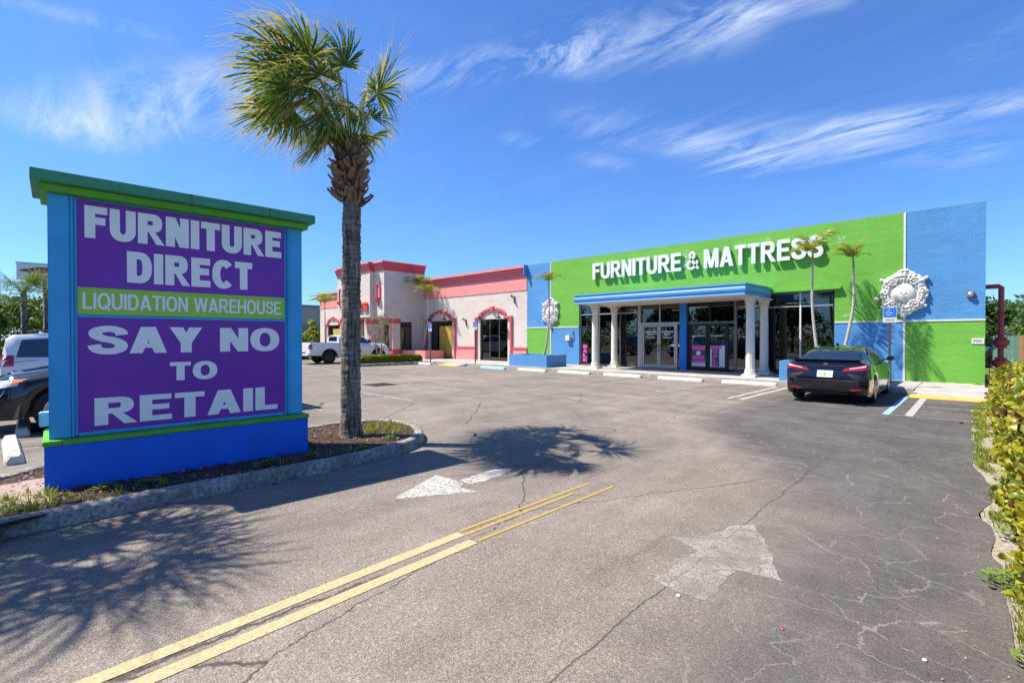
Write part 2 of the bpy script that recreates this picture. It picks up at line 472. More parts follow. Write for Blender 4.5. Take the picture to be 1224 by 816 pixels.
def asphalt_mat():
    m, nt, b, out = new_mat('asphalt'); n = nt.nodes; l = nt.links
    geo = N(n, 'ShaderNodeNewGeometry'); pos = geo.outputs['Position']
    sep = N(n, 'ShaderNodeSeparateXYZ'); l.new(pos, sep.inputs[0])

    def noise_(scale, detail=6, rough=.6, dist=0, vec=None):
        t = N(n, 'ShaderNodeTexNoise'); t.inputs['Scale'].default_value = scale; t.inputs['Detail'].default_value = detail
        t.inputs['Roughness'].default_value = rough; t.inputs['Distortion'].default_value = dist
        l.new(vec or pos, t.inputs['Vector']); return t.outputs[0]

    def rng(x, a, b_, c=0., d=1., smooth=False):
        r = N(n, 'ShaderNodeMapRange'); r.inputs[1].default_value = a; r.inputs[2].default_value = b_; r.inputs[3].default_value = c; r.inputs[4].default_value = d
        if smooth: r.interpolation_type = 'SMOOTHSTEP'
        l.new(x, r.inputs[0]); return r.outputs[0]

    def mth(op, a, b_):
        t = N(n, 'ShaderNodeMath', operation=op)
        for i, q in enumerate((a, b_)):
            if isinstance(q, (int, float)): t.inputs[i].default_value = q
            else: l.new(q, t.inputs[i])
        return t.outputs[0]

    def mix(fac, a, b_, bt='MIX'):
        t = N(n, 'ShaderNodeMix', data_type='RGBA', blend_type=bt)
        if isinstance(fac, float): t.inputs[0].default_value = fac
        else: l.new(fac, t.inputs[0])
        for i, q in ((6, a), (7, b_)):
            if isinstance(q, tuple): t.inputs[i].default_value = q
            else: l.new(q, t.inputs[i])
        return t.outputs[2]
    def dv0(v):
        q = N(n, 'ShaderNodeVectorMath', operation='MULTIPLY'); q.inputs[1].default_value = (1, 1, 0); l.new(v, q.inputs[0]); return q.outputs[0]
    # region of the resealed darker strip along the right edge
    wob = noise_(.7, 9, .68, .5)
    edge = mth('ADD', sep.outputs[0], mth('MULTIPLY', mth('SUBTRACT', wob, .5), 1.7))
    thr = mth('ADD', edge, rng(sep.outputs[1], 4.6, 10.5, 1.25, 4.2, True))
    dark = mth('MULTIPLY', rng(thr, -.55, .75, 0, 1, True), rng(noise_(2.3, 6, .6), .25, .5, .82, 1))
    agg = N(n, 'ShaderNodeTexVoronoi'); agg.inputs['Scale'].default_value = 165; l.new(pos, agg.inputs['Vector'])
    sp = N(n, 'ShaderNodeSeparateColor'); l.new(agg.outputs['Color'], sp.inputs[0])
    agg2 = N(n, 'ShaderNodeTexVoronoi'); agg2.inputs['Scale'].default_value = 75; l.new(pos, agg2.inputs['Vector'])
    sp2 = N(n, 'ShaderNodeSeparateColor'); l.new(agg2.outputs['Color'], sp2.inputs[0])
    base = mix(rng(sp.outputs[0], .15, 1), (.142, .120, .095, 1), (.325, .280, .225, 1))
    base = mix(rng(sp2.outputs[1], .93, .98, 0, .45), base, (.44, .40, .34, 1))
    smoothc = mix(rng(sp.outputs[1], .3, 1), (.066, .060, .057, 1), (.126, .115, .107, 1))
    c = mix(mth('MULTIPLY', dark, .93), base, smoothc)
    # broad blotches, tyre tracks along the drive and across the bays
    c = mix(1., c, rng(noise_(.28, 6, .62, .4), .3, .7, .80, 1.22), 'MULTIPLY')
    c = mix(1., c, rng(noise_(1.9, 8, .7, .3), .3, .72, .84, 1.15), 'MULTIPLY')
    mp = N(n, 'ShaderNodeMapping'); mp.inputs['Scale'].default_value = (1.6, .16, 1); l.new(pos, mp.inputs[0])
    c = mix(1., c, rng(noise_(1.0, 5, .6, .3, mp.outputs[0]), .32, .68, .86, 1.12), 'MULTIPLY')
    mp2 = N(n, 'ShaderNodeMapping'); mp2.inputs['Scale'].default_value = (.22, 1.7, 1); mp2.inputs['Rotation'].default_value = (0, 0, R(12)); l.new(pos, mp2.inputs[0])
    far = rng(sep.outputs[1], 6, 11)
    tr = mix(far, (1, 1, 1, 1), rng(noise_(1.0, 6, .65, .4, mp2.outputs[0]), .34, .66, .80, 1.16))
    c = mix(1., c, tr, 'MULTIPLY')
    # swept arcs of tyre marks where cars turn from the drive into the bays, and shade painted over the exit lane as a purple grey tint
    cx = N(n, 'ShaderNodeVectorMath', operation='DISTANCE'); cx.inputs[1].default_value = (-11.5, 3.0, 0); l.new(dv0(pos), cx.inputs[0])
    rc = N(n, 'ShaderNodeCombineXYZ'); l.new(cx.outputs['Value'], rc.inputs[0]); l.new(mth('MULTIPLY', sep.outputs[1], .10), rc.inputs[1])
    arcs = rng(noise_(1.5, 7, .7, .15, rc.outputs[0]), .36, .64, .84, 1.12)
    c = mix(mth('MULTIPLY', rng(sep.outputs[1], 4, 7.5), .9), c, mix(1., c, arcs, 'MULTIPLY'))
    c = mix(mth('MULTIPLY', rng(sep.outputs[0], -2.6, -4.2, 0, .6), rng(sep.outputs[1], 4, 8, 1, .25)), c, mix(1., c, (.80, .79, .86, 1), 'MULTIPLY'))
    mp3 = N(n, 'ShaderNodeMapping'); mp3.inputs['Scale'].default_value = (3.2, .30, 1); mp3.inputs['Rotation'].default_value = (0, 0, R(4)); l.new(pos, mp3.inputs[0])
    c = mix(mth('MULTIPLY', rng(noise_(1.0, 7, .7, .5, mp3.outputs[0]), .56, .70), .45), c, mix(1., c, (.62, .60, .60, 1), 'MULTIPLY'))
    # oily dark patches in the bays
    oil = mth('MULTIPLY', rng(noise_(.8, 4, .5), .62, .74), rng(sep.outputs[1], 8, 12))
    c = mix(mth('MULTIPLY', oil, .35), c, (.05, .046, .042, 1))
    # pale crack network in the sealed strip
    nv = N(n, 'ShaderNodeTexNoise'); nv.inputs['Scale'].default_value = 2.6; nv.inputs['Detail'].default_value = 7; nv.inputs['Roughness'].default_value = .65; l.new(pos, nv.inputs['Vector'])
    dv = N(n, 'ShaderNodeVectorMath', operation='MULTIPLY_ADD'); dv.inputs[1].default_value = (.30, .30, .0); l.new(nv.outputs['Color'], dv.inputs[0]); l.new(pos, dv.inputs[2])
    vs = N(n, 'ShaderNodeMapping'); vs.inputs['Scale'].default_value = (1.9, 3.0, 1); vs.inputs['Rotation'].default_value = (0, 0, R(-20)); l.new(dv.outputs[0], vs.inputs[0])
    vo = N(n, 'ShaderNodeTexVoronoi', feature='DISTANCE_TO_EDGE'); vo.inputs['Scale'].default_value = 1.0; l.new(vs.outputs[0], vo.inputs['Vector'])
    cr = rng(vo.outputs['Distance'], .002, .016, 1, 0)
    vs2 = N(n, 'ShaderNodeMapping'); vs2.inputs['Scale'].default_value = (4.6, 7.2, 1); l.new(dv.outputs[0], vs2.inputs[0])
    vo2 = N(n, 'ShaderNodeTexVoronoi', feature='DISTANCE_TO_EDGE'); vo2.inputs['Scale'].default_value = 1.0; l.new(vs2.outputs[0], vo2.inputs['Vector'])
    cr2 = mth('MULTIPLY', rng(vo2.outputs['Distance'], .004, .028, .6, 0), rng(noise_(.9, 3), .42, .58))
    fade = rng(noise_(1.1, 4, .6), .26, .50)
    gone = rng(sep.outputs[1], 6, 12, 1, .22)
    crk = mth('MULTIPLY', mth('MULTIPLY', mth('MAXIMUM', cr, cr2), dark), mth('MULTIPLY', fade, gone))
    c = mix(mth('MULTIPLY', crk, .55), c, (.32, .29, .26, 1))
    # few dark hairline cracks elsewhere
    vs3 = N(n, 'ShaderNodeMapping'); vs3.inputs['Scale'].default_value = (.42, .20, 1); vs3.inputs['Rotation'].default_value = (0, 0, R(8)); l.new(dv.outputs[0], vs3.inputs[0])
    vo3 = N(n, 'ShaderNodeTexVoronoi', feature='DISTANCE_TO_EDGE'); vo3.inputs['Scale'].default_value = 1.0; l.new(vs3.outputs[0], vo3.inputs['Vector'])
    hk = mth('MULTIPLY', rng(vo3.outputs['Distance'], .0012, .0035, 1, 0), mth('SUBTRACT', 1, dark))
    c = mix(mth('MULTIPLY', hk, .75), c, (.028, .025, .022, 1))
    sm = mth('ABSOLUTE', mth('ADD', mth('ADD', sep.outputs[0], 1.47), mth('MULTIPLY', mth('SUBTRACT', noise_(1.3, 7, .7), .5), .16)), 0)
    c = mix(mth('MULTIPLY', rng(sm, .003, .010, .75, 0), rng(sep.outputs[1], 7.5, 9.5, 1, 0)), c, (.05, .045, .04, 1))
    l.new(c, b.inputs['Base Color'])
    b.inputs['Roughness'].default_value = .88
    b.inputs['Specular IOR Level'].default_value = .35
    bp = N(n, 'ShaderNodeBump'); bp.inputs['Strength'].default_value = .55; bp.inputs['Distance'].default_value = .006
    hgt = mth('SUBTRACT', mth('MULTIPLY', agg.outputs['Distance'], mth('SUBTRACT', 1.3, dark)), mth('MULTIPLY', mth('ADD', crk, hk), 1.5))
    l.new(hgt, bp.inputs['Height']); l.new(bp.outputs[0], b.inputs['Normal'])
    return m


M['asphalt'] = asphalt_mat()


def worn_mat(name, col, keep, scale=9, fine=45):
    """road paint with holes worn through to the asphalt below"""
    m, nt, b, out = new_mat(name); n = nt.nodes; l = nt.links
    geo = N(n, 'ShaderNodeNewGeometry')
    n1 = N(n, 'ShaderNodeTexNoise'); n1.inputs['Scale'].default_value = scale; n1.inputs['Detail'].default_value = 10; n1.inputs['Roughness'].default_value = .8
    l.new(geo.outputs['Position'], n1.inputs['Vector'])
    r = N(n, 'ShaderNodeMapRange'); r.inputs[1].default_value = .5 + (.5 - keep) * .42 - .045; r.inputs[2].default_value = r.inputs[1].default_value + .07
    l.new(n1.outputs[0], r.inputs[0])
    n2 = N(n, 'ShaderNodeTexNoise'); n2.inputs['Scale'].default_value = fine; n2.inputs['Detail'].default_value = 6; l.new(geo.outputs['Position'], n2.inputs['Vector'])
    r2 = N(n, 'ShaderNodeMapRange'); r2.inputs[1].default_value = .3; r2.inputs[2].default_value = .7; r2.inputs[3].default_value = .72; r2.inputs[4].default_value = 1.15
    l.new(n2.outputs[0], r2.inputs[0])
    mx = N(n, 'ShaderNodeMix', data_type='RGBA', blend_type='MULTIPLY'); mx.inputs[0].default_value = 1; mx.inputs[6].default_value = (*col, 1); l.new(r2.outputs[0], mx.inputs[7])
    l.new(mx.outputs[2], b.inputs['Base Color']); b.inputs['Roughness'].default_value = .8
    tr = N(n, 'ShaderNodeBsdfTransparent'); ms = N(n, 'ShaderNodeMixShader')
    l.new(r.outputs[0], ms.inputs[0]); l.new(tr.outputs[0], ms.inputs[1]); l.new(b.outputs[0], ms.inputs[2]); l.new(ms.outputs[0], out.inputs[0])
    return m


M['mk_yellow'] = worn_mat('road_yellow', (.47, .37, .20), .90)
M['mk_yellow2'] = worn_mat('faded_road_yellow', (.42, .28, .08), .74)
M['mk_white'] = worn_mat('road_white', (.52, .50, .46), .62)
M['mk_white2'] = worn_mat('faded_road_white', (.42, .40, .37), .52)
M['mk_arrow'] = worn_mat('arrow_white', (.33, .31, .27), .66, 30)
M['mk_blue'] = worn_mat('road_blue', (.28, .52, .66), .85)
M['mk_grey'] = worn_mat('road_grey', (.40, .38, .35), .8)


def faded_mat(name, col, cover, amount):
    """old thermoplastic: soft worn patches, gaps between the stones, shrinkage cracks"""
    m, nt, b, out = new_mat(name); n = nt.nodes; l = nt.links; geo = N(n, 'ShaderNodeNewGeometry'); pos = geo.outputs['Position']

    def nz(sc, lo, hi, c=0., d=1.):
        t = N(n, 'ShaderNodeTexNoise'); t.inputs['Scale'].default_value = sc; t.inputs['Detail'].default_value = 8; t.inputs['Roughness'].default_value = .7; l.new(pos, t.inputs['Vector'])
        r = N(n, 'ShaderNodeMapRange'); r.inputs[1].default_value = lo; r.inputs[2].default_value = hi; r.inputs[3].default_value = c; r.inputs[4].default_value = d; l.new(t.outputs[0], r.inputs[0]); return r.outputs[0]

    def mu(a, c): q = N(n, 'ShaderNodeMath', operation='MULTIPLY'); l.new(a, q.inputs[0]); l.new(c, q.inputs[1]); return q.outputs[0]
    v = N(n, 'ShaderNodeTexVoronoi', feature='DISTANCE_TO_EDGE'); v.inputs['Scale'].default_value = 11
    w = N(n, 'ShaderNodeTexNoise'); w.inputs['Scale'].default_value = 6; l.new(pos, w.inputs['Vector']); ma = N(n, 'ShaderNodeVectorMath', operation='MULTIPLY_ADD'); ma.inputs[1].default_value = (.22, .22, 0); l.new(w.outputs['Color'], ma.inputs[0]); l.new(pos, ma.inputs[2]); l.new(ma.outputs[0], v.inputs['Vector'])
    vr = N(n, 'ShaderNodeMapRange'); vr.inputs[1].default_value = .015; vr.inputs[2].default_value = .05; vr.inputs[3].default_value = .25; l.new(v.outputs['Distance'], vr.inputs[0])
    a = mu(mu(nz(3.5, cover - .06, cover + .16, .25, 1), nz(90, .36, .56, .15, amount)), vr.outputs[0])
    b.inputs['Base Color'].default_value = (*col, 1); b.inputs['Roughness'].default_value = .85
    tr = N(n, 'ShaderNodeBsdfTransparent'); ms = N(n, 'ShaderNodeMixShader'); l.new(a, ms.inputs[0]); l.new(tr.outputs[0], ms.inputs[1]); l.new(b.outputs[0], ms.inputs[2]); l.new(ms.outputs[0], out.inputs[0])
    return m


M['mk_arrow'] = faded_mat('arrow_white', (.42, .395, .35), .43, .80)
M['mk_arrow2'] = faded_mat('left_arrow_white', (.56, .54, .49), .33, 1.0)


def ragged(pts, amp=.02, step=.035, seed=0):
    out = []
    for (x0, y0), (x1, y1) in zip(pts, pts[1:] + pts[:1]):
        L = math.hypot(x1 - x0, y1 - y0); k = max(1, int(L / step)); nx, ny = -(y1 - y0) / L, (x1 - x0) / L
        for i in range(k):
            f = i / k; x, y = x0 + (x1 - x0) * f, y0 + (y1 - y0) * f; j = amp * (noise.noise(Vector((x * 9, y * 9, seed))) + .5 * noise.noise(Vector((x * 28, y * 28, seed))))
            out.append((x + nx * j, y + ny * j))
    return out


def trunk_mat():
    m, nt, b, out = new_mat('cabbage_palm_trunk'); n = nt.nodes; l = nt.links
    tc = N(n, 'ShaderNodeTexCoord')
    mp = N(n, 'ShaderNodeMapping'); mp.inputs['Scale'].default_value = (4, 4, 26); l.new(tc.outputs['Object'], mp.inputs[0])
    a = N(n, 'ShaderNodeTexNoise'); a.inputs['Scale'].default_value = 1.3; a.inputs['Detail'].default_value = 9; a.inputs['Roughness'].default_value = .7; l.new(mp.outputs[0], a.inputs['Vector'])
    mp2 = N(n, 'ShaderNodeMapping'); mp2.inputs['Scale'].default_value = (22, 22, 3); l.new(tc.outputs['Object'], mp2.inputs[0])
    c = N(n, 'ShaderNodeTexNoise'); c.inputs['Scale'].default_value = 1.2; c.inputs['Detail'].default_value = 6; l.new(mp2.outputs[0], c.inputs['Vector'])
    mm = N(n, 'ShaderNodeMath', operation='MULTIPLY'); l.new(a.outputs[0], mm.inputs[0]); l.new(c.outputs[0], mm.inputs[1])
    cr = N(n, 'ShaderNodeValToRGB')
    e = cr.color_ramp.elements; e[0].position = .14; e[0].color = (.035, .028, .022, 1); e[1].position = .36; e[1].color = (.36, .30, .24, 1)
    x = cr.color_ramp.elements.new(.24); x.color = (.16, .13, .105, 1)
    l.new(mm.outputs[0], cr.inputs[0]); l.new(cr.outputs[0], b.inputs['Base Color']); b.inputs['Roughness'].default_value = .95
    bp = N(n, 'ShaderNodeBump'); bp.inputs['Strength'].default_value = 1; bp.inputs['Distance'].default_value = .03; l.new(mm.outputs[0], bp.inputs['Height']); l.new(bp.outputs[0], b.inputs['Normal'])
    return m


M['sabal'] = trunk_mat()

# ------------------------------------------------------------------ lettering (own heavy sans glyphs, unit height)


def band(cx, cy, ro, ri, a0, a1, n=20, ex=2.0):
    def se(rx, ry, q):
        c, s = math.cos(q), math.sin(q)
        return (cx + rx * math.copysign(abs(c) ** (2 / ex), c), cy + ry * math.copysign(abs(s) ** (2 / ex), s))
    qs = [R(a0 + (a1 - a0) * i / n) for i in range(n + 1)]
    return ('strip', [se(ro[0], ro[1], q) for q in qs], [se(ri[0], ri[1], q) for q in qs])


def rect(x0, y0, x1, y1): return ('poly', [(x0, y0), (x1, y0), (x1, y1), (x0, y1)])


def ribbon(pts, w, n=8):
    P = [Vector((x, y)) for x, y in pts]; out = []
    for i in range(len(P) - 1):
        p0 = P[max(i - 1, 0)]; p1 = P[i]; p2 = P[i + 1]; p3 = P[min(i + 2, len(P) - 1)]
        for k in range(n + (1 if i == len(P) - 2 else 0)):
            t = k / n
            out.append(.5 * ((2 * p1) + (p2 - p0) * t + (2 * p0 - 5 * p1 + 4 * p2 - p3) * t * t + (3 * p1 - p0 - 3 * p2 + p3) * t ** 3))
    a = []; b = []
    for i, p in enumerate(out):
        t = (out[min(i + 1, len(out) - 1)] - out[max(i - 1, 0)]).normalized(); nn = Vector((-t.y, t.x))
        # horizontal strokes a little thinner than vertical ones
        ww = w * (.90 + .10 * abs(t.y))
        a.append(tuple(p + nn * ww / 2)); b.append(tuple(p - nn * ww / 2))
    return ('strip', a, b)


def glyph(ch, k=.20):
    h = k * .86
    if ch == 'I': return k, [rect(0, 0, k, 1)]
    if ch == 'L': return .56, [rect(0, 0, k, 1), rect(k, 0, .56, h)]
    if ch == 'F': return .58, [rect(0, 0, k, 1), rect(k, 1 - h, .58, 1), rect(k, .43, .53, .43 + h)]
    if ch == 'E': return .62, [rect(0, 0, k, 1), rect(k, 1 - h, .61, 1), rect(k, .42, .57, .42 + h), rect(k, 0, .62, h)]
    if ch == 'T': return .62, [rect(0, 1 - h, .62, 1), rect(.31 - k / 2, 0, .31 + k / 2, 1 - h)]
    if ch == 'H': return .70, [rect(0, 0, k, 1), rect(.70 - k, 0, .70, 1), rect(k, .42, .70 - k, .42 + h)]
    if ch == 'N': return .70, [rect(0, 0, k, 1), rect(.70 - k, 0, .70, 1), ('poly', [(k * .0 + .01, 1), (k + .02, 1), (.69, 0), (.68 - k, 0)])]
    if ch == 'M': return .86, [rect(0, 0, k * .92, 1), rect(.86 - k * .92, 0, .86, 1), ('poly', [(.01, 1), (k * 1.25, 1), (.43 + k * .42, 0), (.43 - k * .42, 0)]), ('poly', [(.85, 1), (.86 - k * 1.25, 1), (.43 - k * .42, 0), (.43 + k * .42, 0)])]
    if ch == 'A': return .76, [('poly', [(0, 0), (k * 1.05, 0), (.38 + k * .55, 1), (.38 - k * .62, 1)]), ('poly', [(.76, 0), (.76 - k * 1.05, 0), (.38 - k * .55, 1), (.38 + k * .62, 1)]), rect(.17, .20, .59, .20 + h * .85)]
    if ch == 'Y': return .72, [('poly', [(0, 1), (k * 1.2, 1), (.36 + k / 2, .40), (.36 - k / 2, .38)]), ('poly', [(.72, 1), (.72 - k * 1.2, 1), (.36 - k / 2, .40), (.36 + k / 2, .38)]), rect(.36 - k / 2, 0, .36 + k / 2, .42)]
    if ch == 'W':
        a = .80 * k
        return 1.02, [('poly', [(0, 1), (a * 1.1, 1), (.25 + a * .75, 0), (.25 - a * .55, 0)]), ('poly', [(.25 - a * .55, 0), (.25 + a * .75, 0), (.51 + a * .5, 1), (.51 - a * .6, 1)]),
                      ('poly', [(1.02, 1), (1.02 - a * 1.1, 1), (.77 - a * .75, 0), (.77 + a * .55, 0)]), ('poly', [(.77 + a * .55, 0), (.77 - a * .75, 0), (.51 - a * .5, 1), (.51 + a * .6, 1)])]
    if ch == 'K': return .72, [rect(0, 0, k, 1), ('poly', [(k, .28), (k, .52), (.46, 1), (.70, 1)]), ('poly', [(.24, .50), (.38, .66), (.74, 0), (.49, 0)])]
    if ch == 'U': return .70, [rect(0, .36, k, 1), rect(.70 - k, .36, .70, 1), band(.35, .36, (.35, .375), (.35 - k, .36 - h + .015), 180, 360, 20, 2.2)]
    if ch == 'D':
        return .70, [rect(0, 0, k, 1), rect(k, 1 - h, .34, 1), rect(k, 0, .34, h), band(.34, .5, (.36, .5), (.36 - k, .5 - h), -90, 90, 22, 2.3)]
    if ch in 'OQ':
        g = [band(.39, .5, (.39, .515), (.39 - k, .515 - h), 0, 360, 40, 2.25)]
        if ch == 'Q': g.append(('poly', [(.38, .24), (.47, .33), (.80, -.03), (.70, -.12)]))
        return .78, g
    if ch == 'C': return .72, [band(.38, .5, (.38, .515), (.38 - k, .515 - h), 42, 318, 34, 2.2)]
    if ch == 'R':
        return .74, [rect(0, 0, k, 1), rect(k, 1 - h, .42, 1), rect(k, .40, .42, .40 + h), band(.42, .70, (.27, .30), (.27 - k, .30 - h), -90, 90, 18, 2.4), ('poly', [(.29, .42), (.48, .42), (.76, 0), (.52, 0)])]
    if ch == 'S': return .68, [ribbon([(.60, .69), (.55, .84), (.34, .915), (.13, .83), (.115, .68), (.24, .565), (.46, .475), (.58, .34), (.545, .16), (.34, .085), (.14, .155), (.08, .33)], k)]
    if ch == '&': return .76, [ribbon([(.76, .05), (.60, .20), (.40, .46), (.24, .70), (.24, .84), (.37, .93), (.50, .85), (.49, .71), (.36, .58), (.16, .42), (.08, .26), (.16, .11), (.34, .07), (.52, .16), (.64, .32), (.70, .47)], k * .66)]
    if ch == ' ': return .30, []
    return .5, [rect(0, 0, .5, 1)]


def text_layout(s, k=.20, gap=.085):
    x = 0; out = []
    for ch in s:
        w, g = glyph(ch, k); out.append((ch, x, w, g)); x += w + gap
    return out, x - gap


def add_glyph(mb, g, ox, oz, sx, sz, y0, depth, mapf):
    """pieces of a glyph, extruded from y0 towards -depth; mapf(x, d, z) gives the 3D point; each piece 0.3 mm prouder than the last"""
    for i, pc in enumerate(g):
        d = depth + .0003 * i; top = y0 + d
        if pc[0] == 'poly':
            pts = [(ox + p[0] * sx, oz + p[1] * sz) for p in pc[1]]
            ar = sum(pts[q][0] * pts[(q + 1) % len(pts)][1] - pts[(q + 1) % len(pts)][0] * pts[q][1] for q in range(len(pts)))
            if ar < 0: pts.reverse()
            n = len(mb.v); kk = len(pts)
            mb.v += [mapf(x, y0, z) for x, z in pts] + [mapf(x, top, z) for x, z in pts]
            mb.f.append(tuple(range(n + kk, n + 2 * kk))); mb.m.append(0)
            mb.f.append(tuple(range(n + kk - 1, n - 1, -1))); mb.m.append(0)
            for q in range(kk):
                r = (q + 1) % kk; mb.f.append((n + q, n + r, n + kk + r, n + kk + q)); mb.m.append(0)
        else:
            A = [(ox + p[0] * sx, oz + p[1] * sz) for p in pc[1]]; B = [(ox + p[0] * sx, oz + p[1] * sz) for p in pc[2]]
            rows = [[mapf(x, y0, z) for x, z in A], [mapf(x, top, z) for x, z in A], [mapf(x, top, z) for x, z in B], [mapf(x, y0, z) for x, z in B]]
            mb.grid(rows, closed_u=True)
            closed = (Vector(A[0]) - Vector(A[-1])).length < 1e-4
            if not closed:
                mb.quad(rows[0][0], rows[1][0], rows[2][0], rows[3][0]); mb.quad(rows[3][-1], rows[2][-1], rows[1][-1], rows[0][-1])


def text_mb(s, x0, x1, z0, z1, y0, depth, mapf, k=.20, gap=.085):
    lay, W = text_layout(s, k, gap); sx = (x1 - x0) / W; mb = MB()
    for ch, x, w, g in lay: add_glyph(mb, g, x0 + x * sx, z0, sx, z1 - z0, y0, depth, mapf)
    return mb


front = lambda yy: (lambda x, d, z: (x, yy - d, z))      # plane facing -Y at Y = yy

# ================================================================== setting: ground
mb = MB(); mb.quad((-900, -900, -.05), (900, -900, -.05), (900, 900, -.05), (-900, 900, -.05))
tag(mb.build('ground', M['grasslawn']), 'flat ground of rough grass around the car park', kind='structure')

# asphalt with a ragged right edge
EK = [(-3, .25), (3, .18), (4.3, .15), (4.9, .14), (5.1, .09), (5.7, .11), (6.35, .04), (6.8, .10), (7.3, .15), (7.9, .08), (8.6, -.03), (10, -.02), (11.5, -.06), (13.6, -.05), (15, -.10), (16, .05), (30, .1)]


def edge_x(y):
    for a_, b_ in zip(EK[:-1], EK[1:]):
        if y <= b_[0]:
            f_ = (y - a_[0]) / (b_[0] - a_[0]); return a_[1] + (b_[1] - a_[1]) * f_ * f_ * (3 - 2 * f_)
    return .1


edge = []
for i in range(0, 556):
    y = -3 + i * .04; edge.append((edge_x(y) + .022 * noise.noise(Vector((5, y * 4.3, 1))) + .035 * noise.noise(Vector((2, y * 1.7, 1))) + .007 * noise.noise(Vector((2, y * 23, 1))), y, 0))
mb = MB()
left = [(-62, 19.2, 0), (-62, -30, 0), (60, -30, 0), (60, -4, 0)]
mb.poly([(edge[-1][0], 19.2, 0)] + left + [(e[0], e[1], 0) for e in edge])
tag(mb.build('parking_lot', M['asphalt']), 'worn grey asphalt parking lot with cracks', kind='structure')
# lawn beyond the lot on the left, two steps above the base sheet
mb = MB(); mb.quad((-61.9, -4, .012), (-30.5, -4, .012), (-31.5, 7.5, .012), (-61.9, 7.5, .012))
tag(mb.build('lawn', M['grasslawn']), 'strip of dry lawn beyond the parked cars', kind='structure')
# sandy verge on the right
mb = MB(); rows = []
for i in range(0, 46):
    y = -3 + i * .5
    e = edge_x(y)
    row = []
    for j in range(12):
        x = e - .03 + j * .25
        z = (-.012 if j == 0 else .012) + (.035 + .025 * noise.noise(Vector((x * 2, y * 2, 0)))) * min(1, j / 2.0)
        row.append((x, y, z))
    rows.append(row)
mb.grid(rows)
tag(mb.build('verge', M['sand'], smooth=True), 'sandy verge between the asphalt and the hedge', kind='structure')


def mark(pts, name, m, z=.004, label=None):
    mb = MB(); mb.poly([(x, y, z) for x, y in pts]); return tag(mb.build(name, m), label, kind='structure')


def line(x0, y0, x1, y1, w, m, name='road_marking', z=.004, label=None):
    d = Vector((x1 - x0, y1 - y0)).normalized(); n = Vector((-d.y, d.x)) * w / 2
    mark([(x0 + n.x, y0 + n.y), (x1 + n.x, y1 + n.y), (x1 - n.x, y1 - n.y), (x0 - n.x, y0 - n.y)], name, m, z, label)


line(-2.975, -2.5, -3.105, 2.60, .098, M['mk_yellow'], label='left stripe of the double yellow line')
line(-2.79, -2.5, -2.915, 2.57, .098, M['mk_yellow'], label='right stripe of the double yellow line')
for a, b, m in (((-3.155, 2.62), (-3.14, 4.5), 'mk_yellow2'), ((-3.065, 2.60), (-3.06, 4.1), 'mk_yellow2'), ((-2.90, 2.60), (-2.885, 4.6), 'mk_yellow2')):
    line(*a, *b, .036, M[m], label='faded end of the double yellow line')
# direction arrows (worn thermoplastic)
mark(ragged([(-4.27, 2.66), (-3.84, 3.42), (-4.08, 3.40), (-4.16, 3.52), (-4.64, 3.50)]), 'road_arrow', M['mk_arrow2'], label='worn white arrow head pointing to the street')
mark(ragged([(-4.28, 3.56), (-4.08, 3.54), (-4.06, 4.0), (-4.14, 4.36), (-4.34, 4.22)], .04), 'road_arrow', M['mk_arrow2'], label='worn white arrow shaft in the left lane')
mark(ragged([(-1.40, 4.50), (-1.52, 4.36), (-1.60, 3.98), (-1.80, 3.76), (-1.55, 3.66), (-1.56, 3.02), (-1.40, 2.96), (-1.21, 3.0), (-1.22, 3.54), (-.95, 3.59), (-1.18, 4.15)], .03), 'road_arrow', M['mk_arrow'], label='worn white arrow pointing to the shops')
# bay lines in front of the store
for x in (-4.83, -4.50): line(x, 13.4, x + .06, 17.7, .10, M['mk_white'])
for x in (-7.05, -6.80, -9.55, -12.0, -14.45, -16.9, -19.5, -20.9, -22.4): line(x, 13.2 + rnd.random(), x + .04, 17.4, .10, M['mk_white2'])
line(-1.40, 12.95, -1.40, 17.1, .12, M['mk_blue']); line(-1.02, 13.0, -1.02, 17.0, .14, M['mk_grey'])
for y in (14.0, 15.0, 16.1): line(-.93, y + .12, .0, y, .055, M['mk_white2'])
line(-1.34, 12.98, .0, 12.9, .06, M['mk_white2'], z=.008)
for x, y in ((-25.6, 9.0), (-23.3, 9.4), (-28, 9.0), (-30.4, 9.2)): line(x, y, x, y + 3.2, .1, M['mk_white2'])
for y in (6.2, 8.6, 11.0): line(-10.6, y - 1.4, -14.5, y - 1.4, .10, M['mk_white2'])
# storm drain with its pale concrete collar
mb = MB(); mb.poly([(-15.75, 8.25, .004), (-14.05, 8.05, .004), (-13.9, 9.35, .004), (-15.6, 9.6, .004)])
tag(mb.build('concrete_collar', M['collar']), 'pale concrete collar round the storm drain', kind='structure')
g = thing('storm_drain', 'rectangular rusty storm drain grate set in the asphalt', 'drain', (-14.85, 8.8, .008))
for i in range(9): MB().box(-15.3 + i * .1, 8.42, .008, -15.3 + i * .1 + .05, 9.2, .022).build('bar', M['brownpost'], g)
MB().box(-15.4, 8.33, .006, -14.35, 8.41, .02).build('rim', M['brownpost'], g)
MB().box(-15.4, 9.21, .006, -14.35, 9.29, .02).build('rim', M['brownpost'], g)
MB().box(-15.32, 8.42, -.1, -14.40, 9.2, .0065).build('pit', M['black'], g)

# ---- planted island with kerb


